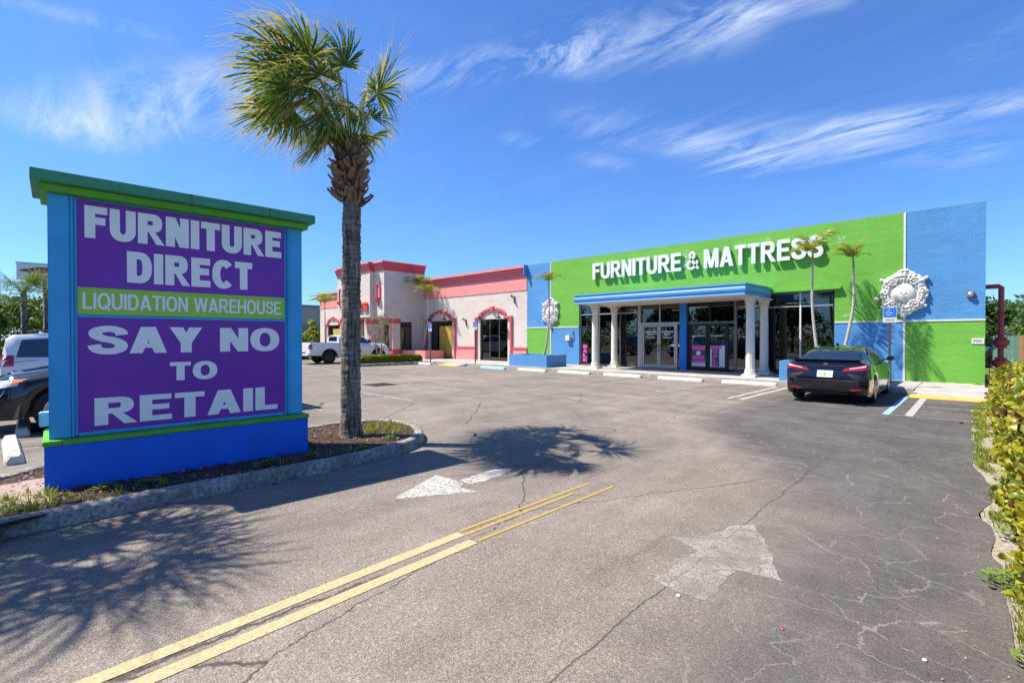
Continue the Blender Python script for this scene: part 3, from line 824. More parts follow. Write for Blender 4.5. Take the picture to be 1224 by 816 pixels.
def smooth_path(P, n=8, closed=False):
    P = [Vector(p) for p in P]; out = []
    K = len(P)
    for i in range(K if closed else K - 1):
        g = lambda q: P[q % K] if closed else P[max(0, min(K - 1, q))]
        p0, p1, p2, p3 = g(i - 1), g(i), g(i + 1), g(i + 2)
        for k in range(n):
            t = k / n
            out.append(.5 * ((2 * p1) + (p2 - p0) * t + (2 * p0 - 5 * p1 + 4 * p2 - p3) * t * t + (3 * p1 - p0 - 3 * p2 + p3) * t ** 3))
    if not closed: out.append(P[-1])
    return out


def kerb_ring(path, w=.15, h=.15, name='kerb', label=None, m=None, parent=None):
    """path = outer face line (closed), kerb grows inward (left side of travel)"""
    n = len(path); rows = []
    ar = sum(path[i].x * path[(i + 1) % n].y - path[(i + 1) % n].x * path[i].y for i in range(n))
    sgn = 1 if ar > 0 else -1
    for i, p in enumerate(path):
        t = (path[(i + 1) % n] - path[i - 1]).normalized(); nn = Vector((-t.y, t.x)) * sgn
        j = noise.noise(Vector((p.x * 3, p.y * 3, 0))) * .008
        row = []
        for a, z in ((0.0, -.02), (.012, h * .80), (.035, h - .004), (w - .03, h), (w, h - .015), (w, .0)):
            q = p + nn * (a + j); row.append((q.x, q.y, z + j * .6))
        rows.append(row)
    mb = MB(); mb.grid(rows, closed_u=True)
    return mb.build(name, m or M['kerb'], parent, smooth=True, angle=50)


def bed(path, inset, z, name, m, amp=.02, parent=None):
    n = len(path); c = sum(path, Vector((0, 0))) / n
    ar = sum(path[i].x * path[(i + 1) % n].y - path[(i + 1) % n].x * path[i].y for i in range(n))
    sgn = 1 if ar > 0 else -1
    ins = []
    for i, p in enumerate(path):
        t = (path[(i + 1) % n] - path[i - 1]).normalized(); ins.append(p + Vector((-t.y, t.x)) * sgn * inset)
    bm = bmesh.new(); vs = [bm.verts.new((p.x, p.y, z)) for p in ins]; bm.faces.new(vs)
    bmesh.ops.triangulate(bm, faces=bm.faces)
    for _ in range(4): bmesh.ops.subdivide_edges(bm, edges=[e for e in bm.edges if e.calc_length() > .18], cuts=1)
    bm.normal_update()
    for v in bm.verts:
        if not v.is_boundary: v.co.z += amp * (noise.noise(v.co * 2.2) + .5 * noise.noise(v.co * 7) + .6)
    me = bpy.data.meshes.new(name); bm.to_mesh(me); bm.free(); me.materials.append(m)
    me.polygons.foreach_set('use_smooth', [True] * len(me.polygons))
    o = bpy.data.objects.new(name, me); COL.objects.link(o); return o, ins


def v2(*l): return [Vector(p) for p in l]


isl = smooth_path(v2((-4.6, -1.9), (-5.35, -1.1), (-5.68, -.3), (-5.72, .5), (-5.73, 1.5), (-5.70, 2.7), (-5.82, 3.7), (-6.15, 4.35), (-6.75, 4.78), (-7.4, 4.9), (-7.95, 4.68), (-8.2, 4.1), (-8.2, 3.2), (-8.15, 1.6), (-8.1, .4), (-7.75, -.1), (-7.2, -.9), (-6.2, -1.9)), 6, True)
tag(kerb_ring(isl), 'weathered concrete kerb round the sign island', kind='structure')
b_, ins_isl = bed(isl, .15, .115, 'planting_bed', M['mulch'], .022)
tag(b_, 'mulched planting bed round the monument sign', kind='structure')
mb = MB()
mb.grid([[(-7.3 + .16 * j + .05 * math.sin(i), -1.0 + .12 * i, .150 + .012 * noise.noise(Vector((j * .7, i * .6, 0))) - (.03 if (i in (0, 11) or j in (0, 8)) else 0)) for j in range(9)] for i in range(12)])
tag(mb.build('sand_patch', M['chip2'], smooth=True), 'pale sandy soil at the left end of the sign bed', kind='structure')


def inside(p, poly):
    c = False; n = len(poly)
    for i in range(n):
        a = poly[i]; b = poly[i - 1]
        if (a.y > p.y) != (b.y > p.y) and p.x < (b.x - a.x) * (p.y - a.y) / (b.y - a.y) + a.x: c = not c
    return c


mb = MB()
for _ in range(9000):
    p = Vector((rnd.uniform(-8.1, -4.8), rnd.uniform(-1.6, 4.9)))
    if not inside(p, ins_isl): continue
    s = rnd.uniform(.008, .028); a = rnd.random() * 6.3; w = s * rnd.uniform(.25, .5)
    dx, dy = math.cos(a) * s, math.sin(a) * s; ex, ey = -math.sin(a) * w, math.cos(a) * w
    z = .135 + rnd.random() * .02; mb.cur = 0 if rnd.random() < (.75 if p.y > .4 else .3) else 1
    t = rnd.uniform(-.012, .012)
    mb.quad((p.x - dx, p.y - dy, z - t), (p.x + ex, p.y + ey, z + .008), (p.x + dx, p.y + dy, z + t), (p.x - ex, p.y - ey, z))
tag(mb.build('mulch_chips', [M['chip'], M['chip2']], recalc=False), 'bark chips scattered over the island bed', 'mulch', kind='stuff')


def tuft_mb(mb, x, y, z, h, n, spread, curl=.6, w=.006):
    for _ in range(n):
        a = rnd.random() * 6.283; r = rnd.random() * spread; bx, by = x + math.cos(a) * r, y + math.sin(a) * r
        hh = h * rnd.uniform(.5, 1.1); lean = Vector((math.cos(a), math.sin(a), 0)) * hh * curl * rnd.random()
        side = Vector((-math.sin(a), math.cos(a), 0)) * w
        p0 = Vector((bx, by, z)); p1 = p0 + lean * .35 + Vector((0, 0, hh * .6)); p2 = p0 + lean + Vector((0, 0, hh))
        mb.quad(p0 - side, p0 + side, p1 + side * .8, p1 - side * .8); mb.poly([p1 - side * .8, p1 + side * .8, p2])


mb = MB()
for _ in range(230):
    t = rnd.random()
    if t < .58: p = Vector((rnd.gauss(-6.15, .2), rnd.gauss(-.25, .32)))
    elif t < .93: p = Vector((rnd.gauss(-7.2, .30), rnd.gauss(4.15, .28)))
    else: p = Vector((rnd.uniform(-6.1, -5.95), rnd.uniform(0, 3.6)))
    if not inside(p, ins_isl): continue
    tuft_mb(mb, p.x, p.y, .125, rnd.uniform(.05, .11), 9, .05)
tag(mb.build('grass_tufts', M['grass'], recalc=False), 'yellow green grass tufts on the island bed', 'grass', kind='stuff')


def weed(x, y, z, r, n, label, m='weed'):
    mb = MB()
    for i in range(n):
        a = rnd.random() * 6.283; rr = r * rnd.uniform(.2, 1); px, py = x + math.cos(a) * rr, y + math.sin(a) * rr
        s = rnd.uniform(.012, .024); zz = z + .01 + rnd.random() * .035 * (1.2 - rr / r) * 2; up = Vector((rnd.uniform(-.4, .4), rnd.uniform(-.4, .4), 1)).normalized()
        d = Vector((math.cos(a + rnd.uniform(-1, 1)), math.sin(a + rnd.uniform(-1, 1)), .2)) * s; e = d.cross(up) * .6; c = Vector((px, py, zz))
        mb.poly([c - d, c - d * .2 + e, c + d, c - d * .2 - e])
    return tag(mb.build('weed', M[m], recalc=False), label, 'weed')


weed(-6.28, .62, .125, .13, 160, 'dark green weed at the left foot of the blue sign base')
weed(-6.2, .95, .125, .10, 110, 'leafy weed clump under the R of RETAIL')
weed(-6.12, 2.15, .125, .12, 130, 'small weed clump in the mulch near the right end of the sign base')
weed(-6.1, 2.62, .125, .10, 110, 'weed clump just past the right end of the sign base')
weed(-6.3, 3.9, .125, .14, 140, 'low green weed along the kerb near the palm foot')

# ---- sidewalk in front of the shops, one slab after another
sw = thing('sidewalk', 'raised pale concrete sidewalk along the shop fronts', None, (-20, 18.2, 0)); del sw['label']; tag(sw, 'raised pale concrete sidewalk along the shop fronts', kind='structure')
SLABT = .15
xs = [-48.0]
while xs[-1] < -1.3: xs.append(min(-1.3, xs[-1] + 1.83))
for a, b in zip(xs[:-1], xs[1:]):
    for (y0, y1) in ((18.2, 19.8), (19.81, 23.0)):
        MB().box(a + .006, y0, 0, b - .006, y1, SLABT).build('slab', M['concrete'], sw, bevel=.008)
MB().box(-1.294, 19.0, 0, .9, 20.2, SLABT).build('slab', M['concrete'], sw, bevel=.008)
MB().box(-1.294, 20.21, 0, .185, 21.5, SLABT).build('slab', M['concrete'], sw, bevel=.008)
# kerb ramp with its yellow nose
mb = MB(); mb.prism([(-1.294, 18.99, 0), (-1.294, 18.99, SLABT), (-1.294, 17.50, .055), (-1.294, 17.50, 0)], (1.48, 0, 0)); mb.build('ramp', M['concrete'], sw)
mb = MB(); mb.prism([(-1.34, 17.49, 0), (-1.34, 17.49, .054), (-1.34, 17.02, .008), (-1.34, 17.02, 0)], (1.55, 0, 0)); mb.build('ramp_nose', M['yellowpaint'], sw)
mb = MB(); mb.prism([(.20, 18.99, 0), (.20, 18.99, SLABT), (.20, 18.2, SLABT), (.20, 18.2, 0)], (.7, 0, 0)); mb.build('slab', M['concrete'], sw)
mb = MB(); mb.prism([(-22.9, 18.19, 0), (-22.9, 18.19, .12), (-22.9, 17.7, .05), (-22.9, 17.7, 0)], (1.7, 0, 0)); mb.build('ramp', M['concrete'], sw)
mb = MB(); mb.prism([(-22.9, 17.69, 0), (-22.9, 17.69, .048), (-22.9, 17.35, .01), (-22.9, 17.35, 0)], (1.7, 0, 0)); mb.build('ramp_nose', M['yellowpaint'], sw)

# ================================================================== store


def wallpanel(name, s0, s1, z0, z1, y, m, parent, holes=(), th=.25, extra=0):
    xs = sorted({s0, s1, *[min(max(h[0], s0), s1) for h in holes], *[min(max(h[1], s0), s1) for h in holes]})
    zs = sorted({z0, z1, *[min(max(h[2], z0), z1) for h in holes], *[min(max(h[3], z0), z1) for h in holes]})
    mb = MB()
    for a, b in zip(xs[:-1], xs[1:]):
        for c, d in zip(zs[:-1], zs[1:]):
            cx, cz = (a + b) / 2, (c + d) / 2
            if any(h[0] < cx < h[1] and h[2] < cz < h[3] for h in holes): continue
            mb.quad((a, y, c), (b, y, c), (b, y, d), (a, y, d))
    for h in holes:
        a, b, c, d = max(h[0], s0), min(h[1], s1), max(h[2], z0), min(h[3], z1)
        if a >= b or c >= d: continue
        if h[0] >= s0: mb.quad((h[0], y, c), (h[0], y + th, c), (h[0], y + th, d), (h[0], y, d))
        if h[1] <= s1: mb.quad((h[1], y, c), (h[1], y, d), (h[1], y + th, d), (h[1], y + th, c))
        if h[3] <= z1: mb.quad((a, y, h[3]), (b, y, h[3]), (b, y + th, h[3]), (a, y + th, h[3]))
        if h[2] >= z0: mb.quad((a, y, h[2]), (a, y + th, h[2]), (b, y + th, h[2]), (b, y, h[2]))
    return mb.build(name, m, parent, recalc=False)


YF = 21.4
HT = 5.95
XL, XR = -19.42, .19
store = thing('furniture_store', 'long green and blue stucco furniture store with flat roof and glass storefront', 'store', (-9.6, YF, 0))
H0 = (-15.6, -3.85, SLABT, 3.42)
J1, J2, ZM = -17.57, -1.81, 2.21
wallpanel('wall_panel', XL, J1, ZM, HT, YF, M['blue'], store)['label'] = 'blue upper wall panel at the left end'
wallpanel('wall_panel', XL, J1, 0, ZM, YF, M['green'], store)['label'] = 'green lower wall panel at the left end'
wallpanel('wall_panel', J1, J2, ZM, HT, YF, M['green'], store, [H0])['label'] = 'large green upper wall panel'
wallpanel('wall_panel', J1, J2, 0, ZM, YF, M['blue'], store, [H0])['label'] = 'blue lower wall panel'
wallpanel('wall_panel', J2, XR, ZM, HT, YF, M['blue'], store)['label'] = 'blue upper wall panel at the right end'
wallpanel('wall_panel', J2, XR, 0, ZM, YF, M['green'], store)['label'] = 'green lower wall panel at the right end'
mb = MB(); mb.quad((XR, YF, 0), (XR, YF + 7, 0), (XR, YF + 7, HT), (XR, YF, HT)); mb.quad((XL, YF + 7, 0), (XL, YF + 7, HT), (XL, YF + .02, HT), (XL, YF + .02, 5.0)); mb.quad((XR, YF + 7, 0), (XL, YF + 7, 0), (XL, YF + 7, HT), (XR, YF + 7, HT))
mb.build('side_wall', M['blue'], store, recalc=False)
mb = MB(); mb.box(XL, YF + .3, HT - .5, XR - .25, YF + 6.8, HT - .4); mb.build('roof', M['roof'], store)
mb = MB(); mb.box(XL, YF + .002, HT + .001, XR - .002, YF + .28, HT + .012); mb.build('parapet_cap', M['greyl'], store)
MB().box(XL, YF + .26, 3.5, XR - .02, YF + .3, HT - .01).build('parapet_back', M['roof'], store)
for a, b, c, d in ((J1 - .03, J1 + .03, 0.15, HT), (J2 - .03, J2 + .03, 0.15, HT)):
    MB().box(a, YF - .022, c, b, YF + .01, d).build('moulding', M['white'], store)
for a, b in ((XL, J1 - .031), (J1 + .031, H0[0] - .02), (H0[1] + .02, J2 - .031), (J2 + .031, XR)):
    MB().box(a, YF - .02, ZM - .03, b, YF + .01, ZM + .03).build('moulding', M['white'], store)
MB().box(-5.9, YF - .14, 3.44, -3.62, YF + .02, 3.55).build('window_hood', M['green'], store, bevel=.01)
# ---- storefront glazing
YG = YF + .14


def bar(x0, x1, z0, z1, m='alu', name='mullion', parent=store, y0=None, y1=None, bev=.004):
    return MB().box(x0, (YG - .05) if y0 is None else y0, z0, x1, (YG + .05) if y1 is None else y1, z1).build(name, M[m], parent, bevel=bev)


def pane(x0, x1, z0, z1, parent=store, name='pane', y=None, m='glass'):
    mb = MB(); mb.box(x0, (YG if y is None else y) - .004, z0, x1, (YG if y is None else y) + .004, z1); return mb.build(name, M[m], parent)


ZT = H0[3]
for x, w, m in ((-15.57, .06, 'alu'), (-14.35, .06, 'greyframe'), (-13.1, .06, 'greyframe'), (-12.02, .15, 'alu'), (-7.45, .12, 'greyframe'), (-6.2, .06, 'greyframe'), (-5.0, .06, 'white'), (-3.88, .06, 'darkframe')):
    bar(x - w / 2, x + w / 2, SLABT, ZT, m)
# left run: sill bar, transom bar, panes
L_ = [-15.54, -14.38, None, -14.32, -13.13, None, -13.07, -12.095]
for a, b, m in ((-15.54, -14.38, 'alu'), (-14.32, -13.13, 'alu'), (-13.07, -12.095, 'alu'), (-7.39, -6.23, 'greyframe'), (-6.17, -5.03, 'alu'), (-4.97, -3.91, 'alu')):
    bar(a, b, 2.84, 2.90, m, 'transom'); bar(a, b, SLABT, .24, 'greyframe', 'sill'); bar(a, b, ZT - .06, ZT, 'greyframe', 'head')
    pane(a, b, .24, 2.84); pane(a, b, 2.90, ZT - .06)
# left (silver) double door with transom lights above
bar(-11.94, -9.90, 2.26, 2.36, 'alu', 'door_head'); bar(-11.94, -11.84, SLABT, 2.26, 'alu', 'jamb'); bar(-10.13, -10.05, SLABT, 2.26, 'alu', 'jamb')
bar(-10.96, -10.90, 2.36, ZT, 'alu'); pane(-11.94, -10.96, 2.36, ZT); pane(-10.90, -9.90, 2.36, ZT); pane(-10.05, -9.90, .2, 2.26)


def door(x0, x1, m, side, label=None):
    fr = MB(); y0, y1 = YG - .035, YG + .03; z0, z1 = .17, 2.24; w = .075
    fr.box(x0, y0, z0, x0 + w, y1, z1).box(x1 - w, y0, z0, x1, y1, z1).box(x0 + w, y0, z0, x1 - w, y1, z0 + .16).box(x0 + w, y0, z1 - .08, x1 - w, y1, z1)
    d = fr.build('door', M[m], store)
    if label: d['label'] = label
    MB().box(x0 + w, YG - .004, z0 + .16, x1 - w, YG + .004, z1 - .08).build('pane', M['glass'], d)
    hx = x1 - w / 2 if side > 0 else x0 + w / 2
    MB().tube([(hx, YG - .035, .95), (hx, YG - .10, 1.0), (hx, YG - .10, 1.25), (hx, YG - .035, 1.3)], .014).build('handle', M['black'], d)
    return d


d1 = door(-11.83, -10.99, 'alu', 1, 'left leaf of the silver framed door'); d2 = door(-10.97, -10.14, 'alu', -1, 'right leaf of the silver framed door')
for x0, x1 in ((-11.70, -11.12), (-10.84, -10.27)):
    for s, za, zb, ins in (('FURNITURE', 1.86, 1.95, 0), ('DIRECT', 1.74, 1.82, .12)):
        text_mb(s, x0 + ins, x1 - ins, za, zb, 0, .002, front(YG - .0045), .24).build('door_lettering', M['paper'], d1 if x0 < -11 else d2)
    MB().box(x0 + .08, YG - .007, 1.62, x1 - .08, YG - .0045, 1.66).build('hours_line', M['paper'], d1 if x0 < -11 else d2)
# blue pillar
MB().box(-9.885, YF - .04, SLABT, -9.56, YG + .08, 3.2).build('pillar', M['bluepil'], store, bevel=.006)
# right (dark) double door
bar(-9.555, -7.51, 2.26, 2.34, 'greyframe', 'door_head'); bar(-9.555, -9.48, SLABT, 2.26, 'darkframe', 'jamb'); bar(-7.80, -7.74, SLABT, 2.26, 'darkframe', 'jamb')
bar(-9.555, -7.51, 3.05, ZT, 'darkframe', 'head'); bar(-8.58, -8.50, 2.34, 3.05, 'darkframe'); pane(-9.555, -8.58, 2.34, 3.05); pane(-8.50, -7.51, 2.34, 3.05)
pane(-7.74, -7.51, .2, 2.26)
d3 = door(-9.47, -8.65, 'darkframe', 1, 'left leaf of the dark framed door'); d4 = door(-8.63, -7.81, 'darkframe', -1, 'right leaf of the dark framed door')
YP = YG - .0045


def flat(x0, x1, z0, z1, m, parent, name, y=YP, th=.002):
    return MB().box(x0, y - th, z0, x1, y, z1).build(name, M[m], parent)


# posters inside the doors
po = flat(-9.38, -8.75, .36, 1.28, 'teal', d3, 'poster')
flat(-9.37, -8.76, 1.08, 1.27, 'pinkp', d3, 'poster_band', YP - .003); flat(-9.35, -8.80, .66, .82, 'pinkp', d3, 'poster_band', YP - .003); flat(-9.37, -8.76, .50, .62, 'pinkp', d3, 'poster_band', YP - .003); flat(-9.38, -8.75, .34, .50, 'paper', d3, 'poster_band', YP - .003)
mb = MB(); mb.poly([(-9.07 + .11 * math.cos(q), YP - .006, .94 + .10 * math.sin(q)) for q in (i * math.pi / 8 for i in range(16))]); mb.build('poster_disc', M['paper'], d3, recalc=False)
flat(-8.54, -7.90, .33, 1.28, 'paper', d4, 'poster'); flat(-8.46, -8.14, .36, 1.2, 'teal', d4, 'poster_band', YP - .003); flat(-8.53, -8.05, 1.14, 1.27, 'pinkp', d4, 'poster_band', YP - .006)
for i, ch in enumerate('SALE'):
    text_mb(ch, -8.42, -8.20, .96 - i * .20, 1.11 - i * .20, 0, .002, front(YP - .007), .26).build('sale_letter', M['pinkp'], d4)
flat(-15.50, -15.10, .30, 1.35, 'black', store, 'poster')
for i, ch in enumerate('SALE'):
    text_mb(ch, -15.44, -15.16, 1.06 - i * .24, 1.24 - i * .24, 0, .002, front(YP - .004), .26).build('sale_letter', M['pinkp'], store)
for x0, x1, z in ((-9.35, -8.80, 1.70), (-8.50, -7.95, 1.70)): flat(x0, x1, z, z + .03, 'paper', store, 'door_strip', YP - .035)
# interior shell
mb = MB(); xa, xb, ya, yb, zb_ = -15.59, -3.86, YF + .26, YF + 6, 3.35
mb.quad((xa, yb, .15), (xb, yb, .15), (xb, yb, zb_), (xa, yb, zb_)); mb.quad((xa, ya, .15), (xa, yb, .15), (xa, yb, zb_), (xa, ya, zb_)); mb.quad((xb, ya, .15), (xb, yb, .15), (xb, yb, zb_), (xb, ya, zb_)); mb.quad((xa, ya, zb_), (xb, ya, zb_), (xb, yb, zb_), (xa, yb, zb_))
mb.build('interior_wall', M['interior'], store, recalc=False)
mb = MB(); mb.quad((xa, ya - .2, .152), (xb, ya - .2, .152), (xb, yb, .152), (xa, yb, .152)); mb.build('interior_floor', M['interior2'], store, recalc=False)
lab = ['leftmost', 'second', 'middle', 'fourth', 'rightmost']
for i, (x, y) in enumerate(((-13.6, 24), (-11.7, 25.5), (-10.2, 24), (-8.2, 25.0), (-5.6, 24))):
    t = thing('ceiling_light', 'lit ceiling tube seen through the store glass, ' + lab[i] + ' of the five', 'ceiling light', (x, y, 3.2), group='ceiling tubes inside the store')
    MB().box(x - .55, y - .06, 3.17, x + .55, y + .06, 3.33).build('housing', M['greyl'], t); MB().box(x - .52, y - .04, 3.14, x + .52, y + .04, 3.169).build('tube', M['tube'], t)
for i, (x, y, m, lb) in enumerate(((-13.7, 22.9, 'sofa', 'brown showroom sofa behind the left store window'), (-5.4, 23.2, 'sofa2', 'grey showroom sofa behind the right store window'), (-7.0, 25.0, 'sofa', 'brown showroom sofa deep inside the right of the store'))):
    t = thing('sofa', lb, 'sofa', (x, y, .152))
    MB().box(x - .9, y - .4, .25, x + .9, y + .4, .6).build('seat', M[m], t, bevel=.04); MB().box(x - .9, y + .22, .602, x + .9, y + .42, 1.02).build('backrest', M[m], t, bevel=.05)
    for s in (-1, 1):
        MB().box(x + s * .98 - .1, y - .42, .2, x + s * .98 + .1, y + .42, .78).build('armrest', M[m], t, bevel=.04); MB().box(x + s * .8 - .03, y - .35, .152, x + s * .8 + .03, y - .29, .25).build('leg', M['black'], t)
# ---- canopy
CX0, CX1, CY0 = -13.68, -6.0, 18.31
can = MB()
prof = [(.0, 3.62), (-.0, 3.57), (.03, 3.555), (.03, 3.50), (.01, 3.46), (.0, 3.40), (.02, 3.33), (.05, 3.31), (.05, 3.26), (.03, 3.24), (.03, 3.20)]
rows = []
for o, z in prof: rows.append([(CX0 + o, YF - .01, z), (CX0 + o, CY0 + o, z), (CX1 - o, CY0 + o, z), (CX1 - o, YF - .01, z)])
can.grid(rows)
can.quad((CX0, CY0, 3.62), (CX1, CY0, 3.62), (CX1, YF - .01, 3.66), (CX0, YF - .01, 3.66))
canopy = can.build('canopy', M['bluecan'], store)
MB().box(CX0 + .06, CY0 + .06, 3.205, CX1 - .06, YF - .02, 3.235).build('soffit', M['cream'], canopy)
for x in (-11.0, -8.6): MB().lathe([(.07, 3.195), (.07, 3.204)], 12, (x, 19.8, 0)).build('downlight', M['black'], canopy)


def column(x, y, label):
    z0 = SLABT; H = 3.2
    S_ = .84; c = MB(); c.box(x - .25, y - .25, z0, x + .25, y + .25, z0 + .09)
    c.lathe([(.205, z0 + .0901), (.22, z0 + .12), (.215, z0 + .16), (.18, z0 + .18), (.175, z0 + .20), (.195, z0 + .22), (.19, z0 + .26), (.162, z0 + .28)], 24, (x, y, 0))
    fl = lambda r, z, q: r * (1 - .045 * abs(math.sin(q * 10)) ** .6)
    c.lathe([(.158, z0 + .2805), (.156, 1.2), (.148, 2.2), (.138, H - .36)], 80, (x, y, 0), flute=fl, cap=False)
    c.lathe([(.14, H - .36), (.16, H - .345), (.16, H - .325), (.138, H - .31), (.145, H - .24), (.18, H - .14), (.215, H - .07), (.20, H - .062)], 24, (x, y, 0))
    c.box(x - .24, y - .24, H - .06, x + .24, y + .24, H + .004)
    o = c.build('column', M['colw'], store, smooth=True, angle=35); o['label'] = label
    a = MB()
    for k in range(8):
        q = k * math.pi / 4; dx, dy = math.cos(q), math.sin(q)
        for zz, r0, r1, hh in ((H - .31, .145, .20, .11), (H - .21, .165, .245, .12)):
            q2 = q + (.39 if zz > H - .25 else 0); dx, dy = math.cos(q2), math.sin(q2); ex, ey = -dy * .05, dx * .05
            a.grid([[(x + dx * r0 - ex, y + dy * r0 - ey, zz), (x + dx * (r0 + .015), y + dy * (r0 + .015), zz), (x + dx * r0 + ex, y + dy * r0 + ey, zz)],
                    [(x + dx * (r0 + .02) - ex, y + dy * (r0 + .02) - ey, zz + hh * .6), (x + dx * (r0 + .04), y + dy * (r0 + .04), zz + hh * .6), (x + dx * (r0 + .02) + ex, y + dy * (r0 + .02) + ey, zz + hh * .6)],
                    [(x + dx * r1 - ex * .6, y + dy * r1 - ey * .6, zz + hh), (x + dx * r1, y + dy * r1, zz + hh * 1.02), (x + dx * r1 + ex * .6, y + dy * r1 + ey * .6, zz + hh)],
                    [(x + dx * (r1 + .012) - ex * .2, y + dy * (r1 + .012) - ey * .2, zz + hh * .8), (x + dx * (r1 + .02), y + dy * (r1 + .02), zz + hh * .78), (x + dx * (r1 + .012) + ex * .2, y + dy * (r1 + .012) + ey * .2, zz + hh * .8)]])
    a.build('capital_leaves', M['colw'], o, recalc=False)


column(-13.19, 19.4, 'front column at the left end of the canopy'); column(-13.19, 21.1, 'rear column at the left end of the canopy')
column(-6.18, 19.4, 'front column at the right end of the canopy'); column(-6.18, 21.05, 'rear column at the right end of the canopy')

# ---- baroque wall medallions


def medallion(x, zc, w, h, label, s=1):
    root = bpy.data.objects.new('medallion', None)
    mb = MB(); nq, nr = 208, 40; rows = []
    def outline(q):
        r = 1.03 + .025 * math.cos(8 * q) + .02 * math.cos(5 * q + .6) + .018 * math.sin(23 * q)
        r += .15 * math.exp(-((q - math.pi / 2) / .42) ** 2) + .09 * math.exp(-((q - 3 * math.pi / 2) / .40) ** 2)
        for c0 in (R(35), R(145)): r += .09 * math.exp(-((q - c0) / .16) ** 2)
        for c0 in (R(322), R(218)): r += .07 * math.exp(-((q - c0) / .2) ** 2)
        return r
    for i in range(nr + 1):
        f = i / nr; row = []
        for j in range(nq):
            q = 2 * math.pi * j / nq; r = f * outline(q) * .87
            px, pz = r * math.cos(q), r * math.sin(q)
            d = 0.02
            e = math.hypot(px / .44, (pz + .02) / .38)                      # central dome
            if e < 1: d = .10 + .13 * math.sqrt(1 - e * e)
            elif e < 1.16: d = .05 + .05 * math.cos((e - 1.08) * 20)
            else:
                k = (f - .5) / .5
                d = .07 + .05 * math.sin(max(0, min(1, k)) * math.pi) + .045 * max(0, math.sin(e * 13)) + .026 * math.sin(q * 30 + 2 * k) * min(1, (e - 1.16) * 4)
                d += .045 * noise.noise(Vector((px * 3.6, pz * 3.6, x))) + .02 * math.sin(e * 20)
                lp = math.hypot(px, pz + .62)                               # acanthus fans top and bottom
                if pz > .45: d += .04 * math.cos(math.atan2(px, pz - .35) * 9)
                if pz < -.42: d += .04 * math.cos(math.atan2(px, -pz - .30) * 9)
            if f > .96: d *= .35
            if i == nr: d = 0
            row.append((x + px * w / 2 * s, YF - .02 - d * .72, zc + pz * h / 2))
        rows.append(row)
    mb.grid(rows, closed_v=True)
    # face on the dome: eyes, nose, mouth
    def ball(cx, cz, r, y, sy=1): mb.lathe([(r * math.sin(math.pi * k / 6) + 1e-4, -r * math.cos(math.pi * k / 6)) for k in range(7)], 10, (cx, y, cz), cap=False)
    # scroll bosses
    def scroll(cx, cz, r0, turns, dirn, y):
        pts = []; rr = []
        for k in range(26):
            a = k / 25 * turns * 6.283; r = r0 * (1 - .78 * k / 25); pts.append((cx + math.cos(a) * r * dirn, y - .02 - .04 * k / 25, cz + math.sin(a) * r)); rr.append(.028 * (1.1 - .5 * k / 25))
        mb.tube(pts, rr, 6)
    for sx in (-1, 1):
        scroll(x + sx * .40 * w / 2, zc + .46 * h / 2, .15, 1.4, sx, YF - .10); scroll(x + sx * .42 * w / 2, zc - .50 * h / 2, .15, 1.4, -sx, YF - .10)
        scroll(x + sx * .70 * w / 2, zc + .02, .10, 1.2, sx, YF - .09)
        ball(x + sx * .84 * w / 2, zc + .60 * h / 2, .06, YF - .07); ball(x + sx * .80 * w / 2, zc - .58 * h / 2, .055, YF - .07)
        ball(x + sx * .06, zc + .0, .024, YF - .185)
        arc = [(x + sx * w / 2 * .60 * math.cos(a), YF - .105, zc + h / 2 * .62 * math.sin(a)) for a in [R(-58 + 116 * k / 14) for k in range(15)]]
        mb.tube(arc, .032, 6)
    ball(x, zc - .05, .028, YF - .185); mb.tube([(x - .10, YF - .165, zc - .12), (x, YF - .18, zc - .14), (x + .10, YF - .165, zc - .12)], .016, 6)
    ball(x, zc - h / 2 * .99, .085, YF - .08)
    bpy.data.objects.remove(root)
    o = mb.build('medallion', M['white'], store, smooth=True, recalc=False); o['label'] = label


medallion(-1.83, 3.18, 1.44, 1.60, 'white baroque medallion on the right colour joint')
medallion(-17.59, 3.10, 1.32, 1.60, 'white baroque medallion behind the left planter palm')

# ---- raised letters
sgn = thing('storefront_sign', 'white raised block letters reading FURNITURE & MATTRESS on the green wall', 'sign', (-9.4, YF, 4.65))
lay, W_ = text_layout('FURNITURE & MATTRESS', .21, .085)
segs = [('FURNITURE', -14.62, -9.77), ('&', -9.52, -8.97), ('MATTRESS', -8.72, -4.20)]
for word, a, b in segs:
    lay, W_ = text_layout(word, .21, .075); sx = (b - a) / W_
    for ch, x, w, g in lay:
        mb = MB(); add_glyph(mb, g, a + x * sx, 4.69, sx, .84, .06, .10, front(YF)); mb.build('letter', M['whiteletter'], sgn)

M['smear'] = worn_mat('pale_paint_smear', (.45, .62, .38), .40, 6)
for x0_, x1_, z0_, z1_ in ((-9.76, -9.50, 4.5, 5.75), (-3.75, -3.45, 5.0, 5.4), (-6.35, -6.05, 5.62, 5.82), (-3.7, -3.2, 2.42, 2.5)):
    mb = MB(); mb.quad((x0_, YF - .003, z0_), (x1_, YF - .003, z0_), (x1_, YF - .003, z1_), (x0_, YF - .003, z1_)); mb.build('paint_smear', M['smear'], store, recalc=False)

